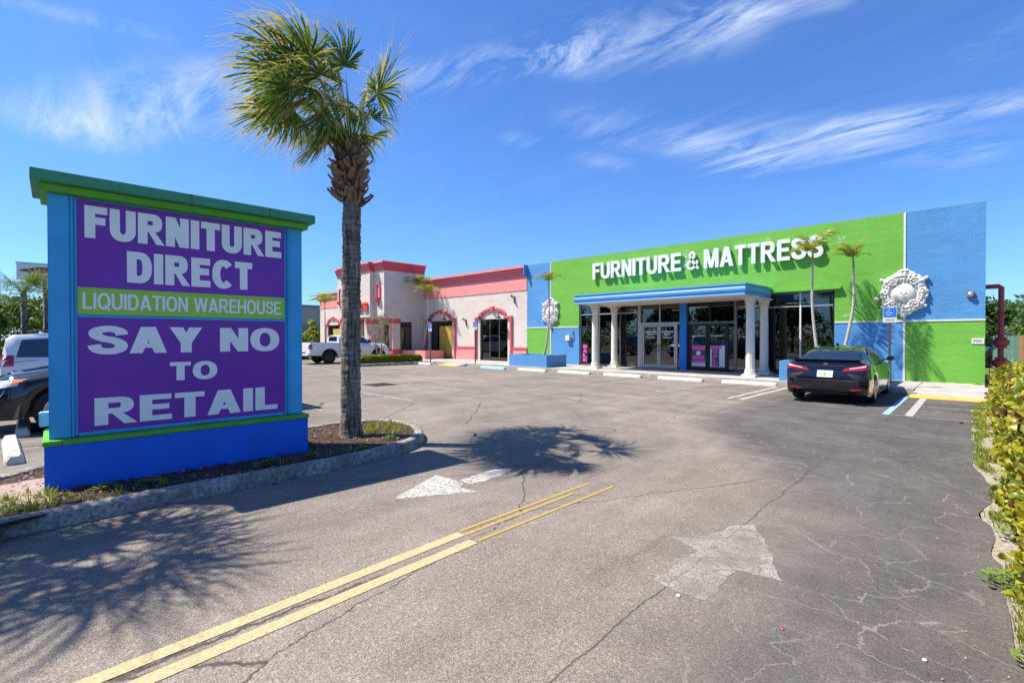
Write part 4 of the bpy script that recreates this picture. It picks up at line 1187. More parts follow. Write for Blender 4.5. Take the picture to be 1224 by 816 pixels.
# ---- fittings on the store wall
t = thing('fire_bell', 'small grey and red fire alarm bell on the blue wall', 'alarm bell', (-.15, YF, 3.02))
MB().box(-.24, YF - .07, 2.93, -.06, YF, 3.11).build('housing', M['redpipe'], t, bevel=.01); MB().tube([(-.15, YF - .071, 3.02), (-.15, YF - .10, 3.02), (-.15, YF - .13, 3.02)], [.085, .08, .04], 20).build('gong', M['galv'], t, smooth=True, angle=40)
t = thing('fdc_sign', 'small white sign reading FDC near the right corner of the store', 'sign', (.03, YF, 1.53))
MB().box(-.12, YF - .02, 1.44, .17, YF, 1.62).build('plate', M['white'], t); text_mb('FDC', -.08, .13, 1.49, 1.57, 0, .003, front(YF - .0205), .22).build('lettering', M['grey'], t)
t = thing('security_camera', 'round white security camera on the green wall beside the right medallion', 'camera', (-2.57, YF, 3.02))
MB().tube([(-2.57, YF, 3.02), (-2.57, YF - .04, 3.02)], .05, 14).build('mount', M['white'], t, smooth=True, angle=40); MB().tube([(-2.57, YF - .04, 3.02), (-2.575, YF - .08, 3.0), (-2.58, YF - .14, 2.99), (-2.585, YF - .18, 2.98)], [.03, .075, .07, .03], 14).build('housing', M['white'], t, smooth=True)
t = thing('electric_box', 'white electric meter box with a bent conduit on the blue wall left of the storefront', 'electric box', (-16.25, YF, 1.6))
MB().box(-16.42, YF - .16, 1.46, -16.14, YF, 1.76).build('housing', M['white'], t, bevel=.01); MB().tube([(-16.12, YF - .08, 1.62), (-16.02, YF - .08, 1.66), (-16.0, YF - .08, 1.8), (-16.0, YF - .05, 2.05)], .03).build('conduit', M['galv'], t, smooth=True)


def planter(name, x0, x1, y0, y1, h, m, label):
    t = thing(name, label, 'planter', ((x0 + x1) / 2, (y0 + y1) / 2, 0)); w = .15
    mb = MB(); o = [(x0, y0), (x1, y0), (x1, y1), (x0, y1)]; i = [(x0 + w, y0 + w), (x1 - w, y0 + w), (x1 - w, y1 - w), (x0 + w, y1 - w)]
    for k in range(4):
        a, b, c, d = o[k], o[(k + 1) % 4], i[(k + 1) % 4], i[k]
        mb.quad((*a, 0), (*b, 0), (*b, h), (*a, h)); mb.quad((*a, h), (*b, h), (*c, h), (*d, h)); mb.quad((*d, h), (*c, h), (*c, h - .15), (*d, h - .15))
    mb.build('wall', m, t); MB().box(x0 + w + .002, y0 + w + .002, h - .3, x1 - w - .002, y1 - w - .002, h - .1).build('soil', M['mulch'], t)
    return t


planter('planter', -17.95, -15.35, 18.35, 19.95, .75, M['blue'], 'blue stucco planter box with one palm left of the canopy')
planter('planter', -4.92, -2.1, 18.4, 20.9, .84, M['blue'], 'blue stucco planter box with two palms behind the black car')
planter('planter', -30.6, -27.1, 19.5, 21.1, .72, M['pink'], 'pink stucco planter box at the foot of the pink tower')

# ---- wheel stops


def wheel_stop(x, y, m, label, rz=0, L=1.78):
    t = thing('wheel_stop', label, 'wheel stop', (x, y, 0), rz, 'wheel stops along the parking bays')
    mb = MB(); rows = []
    for px in (-L / 2, -L / 2 + .05, 0, L / 2 - .05, L / 2):
        k = .0 if abs(px) < L / 2 else .018
        rows.append([(px, -.095 + k, 0), (px, -.09 + k, .05), (px, -.055 + k, .125 - k), (px, .055 - k, .125 - k), (px, .09 - k, .05), (px, .095 - k, 0)])
    mb.grid(rows); mb.poly(rows[0]); mb.poly(rows[-1][::-1])
    mb.build('block', m, t, local=True)
    for s in (-1, 1): MB().lathe([(.014, .12), (.014, .132)], 8, (s * L * .33, 0, 0)).build('pin', M['brownpost'], t, local=True)
    return t


for i, (x, y, m, lb) in enumerate(((-5.72, 17.8, 'stopw', 'white wheel stop in front of the right canopy columns'), (-8.17, 17.72, 'stopw', 'white wheel stop in front of the dark framed doors'), (-10.68, 17.7, 'stopw', 'white wheel stop in front of the silver framed doors'),
                                   (-13.15, 17.65, 'stopw', 'white wheel stop in front of the left canopy columns'), (-15.6, 17.55, 'stopw', 'white wheel stop in front of the left blue planter'), (-18.2, 17.4, 'stopb', 'pale blue wheel stop in front of the pink shop window'),
                                   (-24.3, 17.3, 'stopw', 'low white wheel stop near the pink planter'))):
    wheel_stop(x, y, M[m], lb, R(rnd.uniform(-1, 1)))
wheel_stop(-9.93, -.03, M['stopw'], 'large white wheel stop on the asphalt left of the monument sign', R(1.5), 1.95)
wheel_stop(-12.35, .1, M['stopw'], 'white wheel stop under the nose of the black car', R(-1), 1.95)

# ================================================================== monument sign
A = Vector((-6.545, .196)); B = Vector((-6.44, 2.73)); SL = (B - A).length; srz = math.atan2((B - A).y, (B - A).x)
ms = thing('monument_sign', 'large purple and blue monument sign with a green cap on the kerbed island', 'sign', (A.x, A.y, 0), srz)
# local: x along the sign (near -> far), -y towards the drive
D = .62      # body thickness
def lb(name, m, *b, bevel=.006, parent=ms): return MB().box(*b).build(name, M[m], parent, bevel=bevel, local=True)
lb('base', 'signbase', 0, 0, .02, SL, D + .22, .575, bevel=.004)
tr_ = lb('base_trim', 'signlime', -.012, -.012, .577, SL + .012, D + .232, .625)
lb('post', 'signblue', .035, .10, .627, .20, D + .1, 3.09); lb('post', 'signblue', 2.335, .10, .627, 2.50, D + .1, 3.09)
lb('side_strip', 'signblue', .202, .085, .63, .225, .5, 3.09); lb('side_strip', 'signblue', 2.31, .085, .63, 2.333, .5, 3.09)
lb('frame', 'signblue', .227, .115, .63, .252, .5, 3.09); lb('frame', 'signblue', 2.284, .115, .63, 2.308, .5, 3.09)
lb('frame', 'signblue', .253, .115, .628, 2.283, .5, .665); lb('frame', 'signblue', .253, .115, 1.855, 2.283, .5, 1.885); lb('frame', 'signblue', .253, .115, 3.075, 2.283, .5, 3.09)
lb('back_panel', 'signblue', .253, .4, .666, 2.283, D + .02, 3.07)
lb('cap_soffit', 'signlime', -.02, .02, 3.092, 2.555, D + .18, 3.165)
lb('cap', 'signcap', -.085, -.06, 3.167, 2.62, D + .26, 3.275)
for x in (1.22, 2.05): lb('cap_seam', 'black', x, -.0615, 3.17, x + .006, D + .2615, 3.2765, bevel=0)
lb('trim_seam', 'black', .13, -.0135, .578, .134, 0, .6255, bevel=0)
up_ = lb('sign_panel', 'purple', .253, .125, 1.886, 2.283, .14, 3.074, bevel=0); up_['label'] = 'upper purple sign panel'
lo_ = lb('sign_panel', 'purple', .253, .125, .666, 2.283, .14, 1.854, bevel=0); lo_['label'] = 'lower purple sign panel'
gr_ = lb('sign_band', 'limeface', .254, .120, 1.888, 2.282, .1245, 2.168, bevel=0)
mf = lambda yy: (lambda x, d, z: (x, yy - d, z))
for s, x0, x1, z0, z1, par, yy, k, m in (('FURNITURE', .312, 2.245, 2.685, 3.02, up_, .1245, .27, 'signwhite'), ('DIRECT', .655, 1.895, 2.245, 2.585, up_, .1245, .27, 'signwhite'),
                                         ('LIQUIDATION WAREHOUSE', .292, 2.235, 1.945, 2.115, gr_, .1195, .175, 'signwhite'), ('SAY NO', .345, 2.215, 1.475, 1.765, lo_, .1245, .245, 'signwhite'),
                                         ('TO', 1.035, 1.505, 1.155, 1.365, lo_, .1245, .245, 'signwhite'), ('RETAIL', .38, 2.19, .72, 1.01, lo_, .1245, .235, 'signwhite')):
    gp = .06 if k > .2 else .07; lay, W_ = text_layout(s, k, gp); sx = (x1 - x0) / W_
    for ch, xx, w, g in lay:
        if g:
            mb = MB(); add_glyph(mb, g, x0 + xx * sx, z0, sx, z1 - z0, 0, .002, mf(yy)); mb.build('letter', M[m], par, local=True)
t = thing('electric_box', 'light blue electric box mounted on the back corner of the monument sign', 'electric box', (A.x, A.y, 0), srz)
MB().box(-.05, D + .24, .66, .16, D + .36, .82).build('housing', M['stopb'], t, bevel=.01, local=True); MB().tube([(.02, D + .33, .62), (.02, D + .33, .1)], .025).build('conduit', M['galv'], t, local=True)

# ================================================================== pink shops
pk = thing('pink_shop_building', 'pale stucco shop building with pink bands and crimson cornice and a square tower', 'shop building', (-33.4, YF, 0))
PX0, PX1 = -47.5, XL - .004
TX0, TX1, TY = -36.9, -29.9, 18.04


def arch_pts(cx, hw, zs, zt, n=18):
    """shouldered arch line: shoulders at zs, arch rise to zt"""
    P = [(cx - hw, zs), (cx - hw * .74, zs)]
    for k in range(n + 1):
        a = math.pi * (1 - k / n); P.append((cx + hw * .70 * math.cos(a), zs + (zt - zs) * math.sin(a) ** .85))
    P += [(cx + hw * .74, zs), (cx + hw, zs)]
    return P


def shopwindow(cx, kind):
    gx0, gx1, gz1 = cx - 1.29, cx + 1.29, 2.82
    # moulded surround
    mb = MB(); hw = 1.73; w = .17; zs, zt = 2.86, 3.50
    outer = [(cx - hw, .15)] + arch_pts(cx, hw, zs + .12, zt + .05) + [(cx + hw, .15)]
    inner = [(cx - hw + w, .15)] + [(x_, z_) for x_, z_ in arch_pts(cx, hw - w, zs - .05, zt - .12)] + [(cx + hw - w, .15)]
    rows = [[(x, YF - .001, z) for x, z in outer], [(x, YF - .10, z) for x, z in outer], [(x, YF - .12, z) for x, z in [((a[0] * .6 + b[0] * .4), (a[1] * .6 + b[1] * .4)) for a, b in zip(outer, inner)]], [(x, YF - .10, z) for x, z in inner], [(x, YF - .001, z) for x, z in inner]]
    mb.grid(rows); mb.build('window_surround', M['rose'], pk)
    MB().prism([(cx - .10, YF - .15, zt - .18), (cx + .10, YF - .15, zt - .18), (cx + .15, YF - .15, zt + .12), (cx - .15, YF - .15, zt + .12)], (0, .15, 0)).build('keystone', M['rose'], pk)
    win = MB().box(gx0, YG - .03, SLABT, gx0 + .06, YG + .05, gz1).box(gx1 - .06, YG - .03, SLABT, gx1, YG + .05, gz1).box(gx0 + .06, YG - .03, gz1 - .06, gx1 - .06, YG + .05, gz1).box(gx0 + .06, YG - .03, SLABT, gx1 - .06, YG + .05, .22).build('window', M['darkframe'], pk)
    if kind == 'glass':
        c = [gx0 + .06, cx - .43, cx + .43, gx1 - .06]
        for q in (1, 2): MB().box(c[q] - .025, YG - .03, .221, c[q] + .025, YG + .05, gz1 - .061).build('mullion', M['greyframe'], win)
        for q in range(3): MB().box(c[q] + (.026 if q else .001), YG, .221, c[q + 1] - (.026 if q < 2 else .001), YG + .008, gz1 - .061).build('pane', M['glass'], win)
    else:
        MB().box(gx0 + .061, YG, .221, cx - .33, YG + .008, gz1 - .061).build('pane', M['glass'], win)
        for a, b in ((cx - .32, cx + .40), (cx + .42, gx1 - .062)):
            d = MB().box(a, YG - .02, .221, b, YG + .03, 2.45).build('door', M['gold'], pk); MB().box(a + .08, YG - .03, 1.30, b - .08, YG - .0205, 2.3).build('door_panel', M['gold'], d); MB().box(a + .08, YG - .03, .35, b - .08, YG - .0205, 1.15).build('door_panel', M['gold'], d)
        MB().box(cx - .33, YG, 2.46, gx1 - .061, YG + .008, gz1 - .061).build('pane', M['glass'], win)


holes = [(c - 1.29, c + 1.29, SLABT, 2.82) for c in (-27.82, -22.35, -44.6, -39.4)]
for a, b, lbl in ((TX1, PX1, 'right wing'), (PX0, TX0, 'left wing')):
    hs = [h for h in holes if a < h[0] < b]
    wallpanel('wall', a, b, 0, 4.46, YF, M['pinkwall'], pk, hs)['label'] = 'pale stucco wall of the ' + lbl
    MB().box(a, YF - .03, 4.47, b, YF + .2, 5.30).build('wall_band', M['pink'], pk)
    cor = MB(); pr = [(0.03, 5.302), (.08, 5.32), (.08, 5.42), (.14, 5.45), (.14, 5.56), (.20, 5.60), (.20, 5.70), (.28, 5.76), (.30, 5.92), (.24, 5.95), (-.2, 5.95)]
    cor.grid([[(a + (.0), YF - o, z), (b, YF - o, z)] for o, z in pr]); cor.build('cornice', M['crimson'], pk, recalc=False)
    MB().box(b - .0 if lbl == 'right wing' else a - .05, YF - .32, 5.305, (b + .04) if lbl == 'right wing' else a, YF + .1, 5.965).build('cornice_end', M['blue' if lbl == 'right wing' else 'crimson'], pk)
    for o_, za, zb in ((.085, 5.33, 5.40), (.146, 5.47, 5.53), (.206, 5.62, 5.68), (.305, 5.80, 5.90)):  # pink strips paint the sunlit faces of the crimson mouldings
        MB().box(a + .002, YF - o_, za, b - .002, YF - o_ + .012, zb).build('cornice_lit_strip', M['pink'], pk)
    xs_ = [a] + sum([[h[0] - .44, h[1] + .44] for h in hs], []) + [b]
    xs_ = [max(a, min(b, q)) for q in xs_]
    for p, q in zip(xs_[::2], xs_[1::2]):
        if q - p > .05:
            MB().box(p, YF - .05, .15, q, YF, .92).build('wainscot', M['pink'], pk); MB().box(p, YF - .09, .921, q, YF, 1.03).build('dado_rail', M['rose'], pk)
shopwindow(-27.82, 'door'); shopwindow(-22.35, 'glass'); shopwindow(-44.6, 'door'); shopwindow(-39.4, 'glass')
mb = MB(); mb.quad((PX0, YF, 0), (PX0, YF + 12, 0), (PX0, YF + 12, 5.95), (PX0, YF, 5.95)); mb.build('side_wall', M['pinkwall'], pk, recalc=False)
MB().box(PX0 + .01, YF + .22, 5.6, PX1 - .01, YF + 12, 5.7).build('roof', M['roof'], pk)
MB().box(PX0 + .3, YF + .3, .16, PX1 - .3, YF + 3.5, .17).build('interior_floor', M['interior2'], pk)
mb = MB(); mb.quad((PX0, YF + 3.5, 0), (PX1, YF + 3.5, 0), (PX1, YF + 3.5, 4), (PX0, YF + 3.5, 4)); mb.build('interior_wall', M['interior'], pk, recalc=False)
# tower
TH = 6.35
MB().box(TX0, TY, 3.10, TX1, YF + .05, TH).build('tower_wall', M['pinkwall'], pk)
MB().box(-35.6, TY - .37, 3.10, -31.2, TY - .002, TH).build('tower_bay', M['pinkwall'], pk)
outl = [(TX0, TY), (-35.6, TY), (-35.6, TY - .37), (-31.2, TY - .37), (-31.2, TY), (TX1, TY), (TX1, YF + .05)]
cor = MB(); nr_ = []
for i, p in enumerate(outl):
    a = Vector(outl[max(0, i - 1)]); c = Vector(outl[min(len(outl) - 1, i + 1)]); b = Vector(p)
    d1_ = (b - a).normalized() if i else (c - b).normalized(); d2_ = (c - b).normalized() if i < len(outl) - 1 else d1_
    n1_, n2_ = Vector((d1_.y, -d1_.x)), Vector((d2_.y, -d2_.x)); nr_.append(n1_ if (n1_ - n2_).length < .01 else n1_ + n2_)
rows = [[(p[0] + n.x * o, p[1] + n.y * o, z) for p, n in zip(outl, nr_)] for o, z in [(.0, 6.352), (.05, 6.37), (.05, 6.50), (.11, 6.53), (.11, 6.64), (.17, 6.68), (.17, 6.78), (.26, 6.84), (.28, 6.96), (.22, 7.0), (-.15, 7.0)]]
cor.grid(rows); cor.build('tower_cornice', M['crimson'], pk, recalc=False)
for o_, za, zb in ((.055, 6.39, 6.48), (.116, 6.55, 6.62), (.176, 6.70, 6.76), (.283, 6.87, 6.94)):  # sunlight painted as pink strips on the tower's front mouldings
    for (x0_, x1_, y_) in ((TX0, -35.6, TY), (-35.6 - .9 * o_, -31.2 + .9 * o_, TY - .37), (-31.2 + o_, TX1 + .9 * o_, TY)): MB().box(x0_, y_ - o_ - .001, za, x1_, y_ - o_ + .008, zb).build('tower_cornice_lit_strip', M['pink'], pk)
MB().box(TX0 + .05, TY + .05, 6.6, TX1 - .05, YF, 6.9).build('tower_roof', M['roof'], pk)
for x in (-30.6, -36.3):
    n_ = 10; o_ = [(x - .26, 4.45)] + [(x + .26 * math.cos(math.pi * (1 - k / n_)), 5.25 + .26 * math.sin(math.pi * (1 - k / n_))) for k in range(n_ + 1)] + [(x + .26, 4.45)]
    i_ = [(x - .17, 4.5)] + [(x + .17 * math.cos(math.pi * (1 - k / n_)), 5.25 + .17 * math.sin(math.pi * (1 - k / n_))) for k in range(n_ + 1)] + [(x + .17, 4.5)]
    mb = MB(); mb.grid([[(a, TY - .001, z) for a, z in o_], [(a, TY - .09, z) for a, z in o_], [(a, TY - .09, z) for a, z in i_], [(a, TY - .012, z) for a, z in i_]])
    ni = mb.build('niche', M['rose'], pk); mb = MB(); mb.poly([(a, TY - .012, z) for a, z in i_]); mb.build('niche_back', M['pink'], ni, recalc=False)
    MB().lathe([(.001, 3.72), (.06, 4.0), (.10, 4.15), (.24, 4.30), (.30, 4.36), (.30, 4.45)], 14, (x, TY - .05, 0)).build('corbel', M['rose'], ni)
for i, (a, b) in enumerate(((-32.75, -32.12), (-32.0, -31.38))):
    lay, W_ = text_layout('S', .24); mb = MB(); add_glyph(mb, lay[0][3], a, 3.55, (b - a) / W_, .62, 0, .12, front(TY - .375)); mb.build('sign_letter', M['redletter'], pk)
# porch pillars and recessed glazing
for x0, x1 in ((-30.42, -29.92), (-32.6, -32.1), (-34.7, -34.2), (-36.88, -36.38)):
    y0 = TY + .70 if x0 > -31 else TY + .2
    MB().box(x0, y0, .15, x1, y0 + .62, 3.099).build('pillar', M['pinkwall'], pk)
    MB().box(x0 - .03, y0 - .03, .151, x1 + .015, y0 + .65, .80).build('pillar_base', M['crimson'], pk); MB().box(x0 - .03, y0 - .03, 2.62, x1 + .015, y0 + .65, 2.97).build('pillar_capital', M['crimson'], pk)
    MB().box(x0 + .08, y0 - .045, .85, x1 - .12, y0 - .001, 2.5).build('pillar_strip', M['pink'], pk)
wallpanel('porch_wall', TX0, TX1, .15, 3.1, 20.4, M['pinkwall'], pk, [(-35.8, -34.8, .16, 2.7), (-33.9, -32.9, .16, 2.7), (-32.0, -31.0, .16, 2.7)])
MB().box(-36.5, 20.5, .16, -30.5, 20.52, 2.9).build('porch_glass', M['carglass'], pk)
mb = MB(); mb.quad((TX1 - .02, 20.35, .15), (TX1 - .02, YF, .15), (TX1 - .02, YF, 3.1), (TX1 - .02, 20.35, 3.1)); mb.build('porch_side', M['pinkwall'], pk, recalc=False)
MB().box(TX1 - .10, 19.40, .16, TX1 - .05, 20.34, 2.75).build('porch_side_glass', M['carglass'], pk)
MB().box(TX1 - .06, 19.40, 2.76, TX1 - .03, 20.34, 3.099).build('porch_lintel', M['pinkwall'], pk); MB().box(TX1 - .045, 20.36, .152, TX1 + .02, YF - .06, .6).build('porch_base', M['crimson'], pk)
# barn lamps over the shop windows
for i, (x, lbl) in enumerate(((-28.75, 'over the yellow doors, left of the pair'), (-26.95, 'over the yellow doors, right of the pair'), (-23.3, 'over the glass shop window, left of the pair'), (-21.5, 'over the glass shop window, right of the pair'))):
    t = thing('wall_lamp', 'black gooseneck wall lamp ' + lbl, 'wall lamp', (x, YF, 3.0), group='gooseneck lamps over the pink shop windows')
    MB().tube([(x, YF, 3.12), (x, YF - .22, 3.24), (x, YF - .36, 3.18), (x, YF - .40, 3.05)], .022).build('arm', M['black'], t, smooth=True); MB().lathe([(.19, 2.84), (.17, 2.90), (.06, 3.0), (.04, 3.06)], 14, (x, YF - .40, 0)).build('shade', M['black'], t, smooth=True)
for x, z, lbl in ((-25.0, 2.75, 'small dark bracket lamp on the pale wall between the two pink arches'), (-20.45, 4.05, 'small floodlight on a bracket high on the pale wall beside the blue wall')):
    t = thing('wall_lamp', lbl, 'wall lamp', (x, YF, z)); MB().box(x - .05, YF - .05, z - .28, x + .05, YF, z + .1).build('bracket', M['greyframe'], t); MB().tube([(x, YF - .05, z), (x - .12, YF - .25, z + .18)], [.05, .08]).build('head', M['greyl'], t, smooth=True)

# grey building far left
gb = thing('grey_building', 'plain grey flat roofed building beyond the pink shops', 'building', (-70, 30, 0))
MB().box(-85, 24, 3.4, -61, 40, 5.45).build('upper_wall', M['greyl'], gb); MB().box(-85, 24.02, 0, -61.02, 40, 3.398).build('lower_wall', M['grey'], gb); MB().box(-85.1, 23.9, 5.452, -60.9, 40, 5.75).build('parapet', M['grey'], gb)

# ================================================================== accessible parking signs


def hsign(x, y, z, post_h, label, sc=1):
    t = thing('parking_sign', label, 'parking sign', (x, y, z), group='accessible parking signs along the shop fronts')
    MB().box(-.028, -.02, 0, .028, .02, post_h).build('post', M['brownpost'], t, local=True)
    pl = MB().box(-.165, -.032, post_h - .42, .165, -.022, post_h + .04).build('plate', M['white'], t, local=True)
    MB().box(-.155, -.0345, post_h - .26, .155, -.0325, post_h + .03).build('blue_field', M['hblue'], pl, local=True)
    s = MB(); y0 = -.0365; c = (.0, post_h - .12)
    s.tube([(c[0] - .01, y0, c[1] + .055), (c[0] - .01, y0, c[1] - .01), (c[0] + .045, y0, c[1] - .01), (c[0] + .065, y0, c[1] - .06)], .011, 4)
    s.tube([(c[0] - .015 + .055 * math.cos(a), y0, c[1] - .025 + .055 * math.sin(a)) for a in [R(120 + 20 * k) for k in range(11)]], .009, 4)
    s.lathe([(.001, -.017), (.017, 0), (.001, .017)], 8, (c[0] - .01, y0, c[1] + .085)); s.build('wheelchair_symbol', M['white'], pl, local=True)
    for k in range(3): MB().box(-.11, -.0345, post_h - .31 - k * .035, .11, -.0325, post_h - .295 - k * .035).build('text_line', M['greyl'], pl, local=True)
    return t


hsign(-1.89, 18.35, .15, 2.36, 'blue and white accessible parking sign on a tall brown post beside the black car')
hsign(-24.45, 18.0, 0, 2.45, 'accessible parking sign in front of the yellow doors')
hsign(-20.65, 18.35, .15, 2.35, 'accessible parking sign between the pink shop window and the blue planter')

# ================================================================== right side: sprinkler riser, fences
t = thing('sprinkler_riser', 'red fire sprinkler riser pipe with flanged valves beside the store corner', 'fire pipe', (.56, 22.2, 0))
X, Y = .56, 22.2
MB().tube([(X, Y, .0), (X, Y, 3.15)], .072, 16).build('riser', M['redpipe'], t, smooth=True, angle=40)
MB().tube([(X, Y, 3.1), (X, Y, 3.24), (X - .06, Y, 3.30), (X - .37, Y, 3.30)], .075, 14).build('elbow', M['redpipe'], t, smooth=True, angle=50)
for z in (2.35, 1.62, 1.30, .95, .62): MB().lathe([(.155, z), (.155, z + .045)], 20, (X, Y, 0)).build('flange', M['redpipe'], t)
MB().lathe([(.11, 1.35), (.20, 1.42), (.20, 1.55), (.11, 1.62)], 16, (X, Y, 0)).build('valve_body', M['redpipe'], t, smooth=True); MB().lathe([(.11, .67), (.21, .74), (.21, .88), (.11, .95)], 16, (X, Y, 0)).build('valve_body', M['redpipe'], t, smooth=True)
MB().tube([(X, Y, 1.75), (X + .22, Y - .08, 1.80)], .05, 10).build('test_port', M['galv'], t); MB().lathe([(.07, 0), (.07, .03)], 12, (X + .25, Y - .09, 1.8)).build('handwheel', M['galv'], t)
MB().tube([(X - .26, Y - .05, 0), (X - .26, Y - .05, 1.25), (X - .05, Y, 1.35)], .04, 10).build('bypass_pipe', M['redpipe'], t, smooth=True); MB().tube([(X - .26, Y - .05, 1.2), (X - .16, Y - .22, 1.35)], .06, 10).build('gauge', M['galv'], t)


def board_fence(name, x0, n, y, h, m, label, w=.14, dy=0):
    t = thing(name, label, 'fence', (x0, y, 0))
    for i in range(n):
        x = x0 + i * (w + .006); hh = h + rnd.uniform(-.02, .02); MB().box(x, y + rnd.uniform(0, .012) + dy * i, .03, x + w, y + .022 + dy * i, hh).build('board', m, t)
    for z in (.35, h - .3): MB().box(x0, y + .04, z, x0 + n * (w + .006), y + .08, z + .09).build('rail', m, t)


board_fence('board_fence', .55, 6, 32.5, 1.72, M['greenfence'], 'green painted board fence beyond the red pipes')
board_fence('board_fence', 1.40, 30, 32.4, 1.74, M['woodfence'], 'brown wooden board fence at the right edge beyond the hedge')

# ================================================================== vegetation
RIGHT = Vector((math.cos(YAW), math.sin(YAW), 0)); FWD = Vector((-math.sin(YAW), math.cos(YAW), 0)); UP = Vector((0, 0, 1))


def fan_frond(hub0, hub, axis, L, seed, nseg=46, wind=None, spread=112, droop=.5, dry=.35, flat_=0.0):
    """cabbage palm frond: petiole from hub0 to hub, then a costapalmate fan blown by the wind"""
    r = random.Random(seed); axis = axis.normalized()
    side = axis.cross(UP)
    if side.length < .2: side = axis.cross(FWD)
    side.normalize()
    tilt = r.uniform(-.6, .6); side = (side * math.cos(tilt) + axis.cross(side) * math.sin(tilt)).normalized()
    mb = MB(); mb.cur = 3
    mid = (hub0 + hub) / 2 + Vector((0, 0, .05))
    mb.tube([hub0, mid, hub], [.022, .016, .0], 5, cap=False)
    W = wind or Vector((0, 0, 0))
    for i in range(nseg):
        f = -1 + 2 * (i + .5) / nseg; ph = R(spread) * f
        d = (axis * math.cos(ph) + side * math.sin(ph)).normalized()
        d = (d + axis.cross(side) * (.20 * abs(f) + flat_ * r.uniform(-.3, .3)) + Vector((r.uniform(-.07, .07),) * 3)).normalized()
        ll = L * (1 - .28 * abs(f) ** 2) * r.uniform(.82, 1.08); n = 7; st = ll / n
        p = hub + axis * L * .10 * (1 - abs(f)); w0 = .0135; wv = d.cross(axis.cross(side)).normalized()
        kk = droop * r.uniform(.6, 1.5); rows = []
        isdry = r.random() < dry * .35
        for k in range(n + 1):
            t = k / n
            w = w0 * (.55 + 1.1 * t) if t < .38 else w0 * (1.0 - (t - .38) / .64) ** .8 + .0014
            fold = d.cross(wv).normalized() * w * .5
            rows.append((p - wv * w, p + fold, p + wv * w))
            g = kk * (t ** 1.4) * .42
            d = (d + Vector((0, 0, -1)) * g + W * (g * 1.0 + .06) + Vector((r.uniform(-.05, .05), r.uniform(-.05, .05), r.uniform(-.05, .05))) * (1 + t)).normalized()
            wv = (wv - d * wv.dot(d)).normalized()
            p = p + d * st
        rows[0] = (hub, hub, hub)
        for k in range(n):
            t = k / n
            mb.cur = 2 if (isdry or t > .80 or (t > .62 and r.random() < dry)) else (1 if (i % 3 == 0 or r.random() < .25) else 0)
            a, b = rows[k], rows[k + 1]
            mb.quad(a[0], a[1], b[1], b[0]); mb.quad(a[1], a[2], b[2], b[1])
        # hair-thin filament at the tip
        mb.cur = 2; q = p; d2 = d; rows_end = rows[-1]
        for k in range(2):
            d2 = (d2 + W * .35 + Vector((r.uniform(-.25, .25), r.uniform(-.25, .25), r.uniform(-.3, .15)))).normalized(); q2 = q + d2 * L * .09
            mb.poly([rows_end[0], rows_end[2], q2 + wv * .0012, q2 - wv * .0012]); rows_end = (q2 - wv * .0012, 0, q2 + wv * .0012); q = q2
    return mb


PM = [M['palmleaf'], M['palmdark'], M['palmdry'], M['petiole']]


def sabal_trunk(t, X, Y, h, r0, r1, lean=(0, 0)):
    mb = MB(); rows = []
    nz = int(h / .035)
    for i in range(nz + 1):
        z = i / nz * h; f = z / h
        rr = r0 + (r1 - r0) * f + .05 * math.exp(-z / .12)
        row = []
        for k in range(28):
            a = 2 * math.pi * k / 28
            n_ = noise.noise(Vector((math.cos(a) * 1.6, math.sin(a) * 1.6, z * 11))) * .014 + .006 * math.sin(z * 75 + 2 * math.sin(a * 2)) + noise.noise(Vector((math.cos(a) * 5, math.sin(a) * 5, z * 2.2))) * .008
            row.append((X + lean[0] * f * f + (rr + n_) * math.cos(a), Y + lean[1] * f * f + (rr + n_) * math.sin(a), .10 + z))
        rows.append(row)
    mb.grid(rows, closed_v=True); mb.build('trunk', M['sabal'], t, smooth=True)


def boots(t, X, Y, z0, z1, r, n, rs):
    protos = []
    for m in ('boot', 'boot2'):
        mb = MB(); w = .045
        mb.grid([[(0, -w * 1.3, 0), (.03, 0, 0), (0, w * 1.3, 0)], [(.035, -w, .12), (.065, 0, .12), (.035, w, .12)], [(.06, -w * .5, .22), (.08, 0, .23), (.06, w * .6, .21)], [(.045, -w * .4, .225), (.05, 0, .235), (.045, w * .5, .215)]])
        mb.quad((0, -w * 1.3, 0), (.03, 0, 0), (0, w * 1.3, 0), (-.02, 0, 0)); o = mb.build('leaf_base', M[m], t, local=True); protos.append(o)
    for i in range(n):
        f = i / n; a = i * 2.39996; p = protos[i % 2 if rs.random() < .5 else 0]
        o = p if i < 2 and p is protos[i % 2] and not p.get('u') else p.copy()
        if o is p and p.get('u') is None and i < 2: p['u'] = 1
        elif o is not p: COL.objects.link(o); o.parent = t
        z = z0 + (z1 - z0) * f + rs.uniform(-.03, .03); rr = r * (.75 + .45 * math.sin(math.pi * min(1, f * 1.05 + .12)))
        o.location = (math.cos(a) * rr, math.sin(a) * rr, z); s = rs.uniform(.75, 1.25)
        o.rotation_euler = (rs.uniform(-.45, .45), rs.uniform(.0, .75), a + rs.uniform(-.3, .3)); o.scale = (s, s * rs.uniform(.5, 1), s * rs.uniform(.5, 1.0))
    for p in protos:
        if 'u' in p: del p['u']


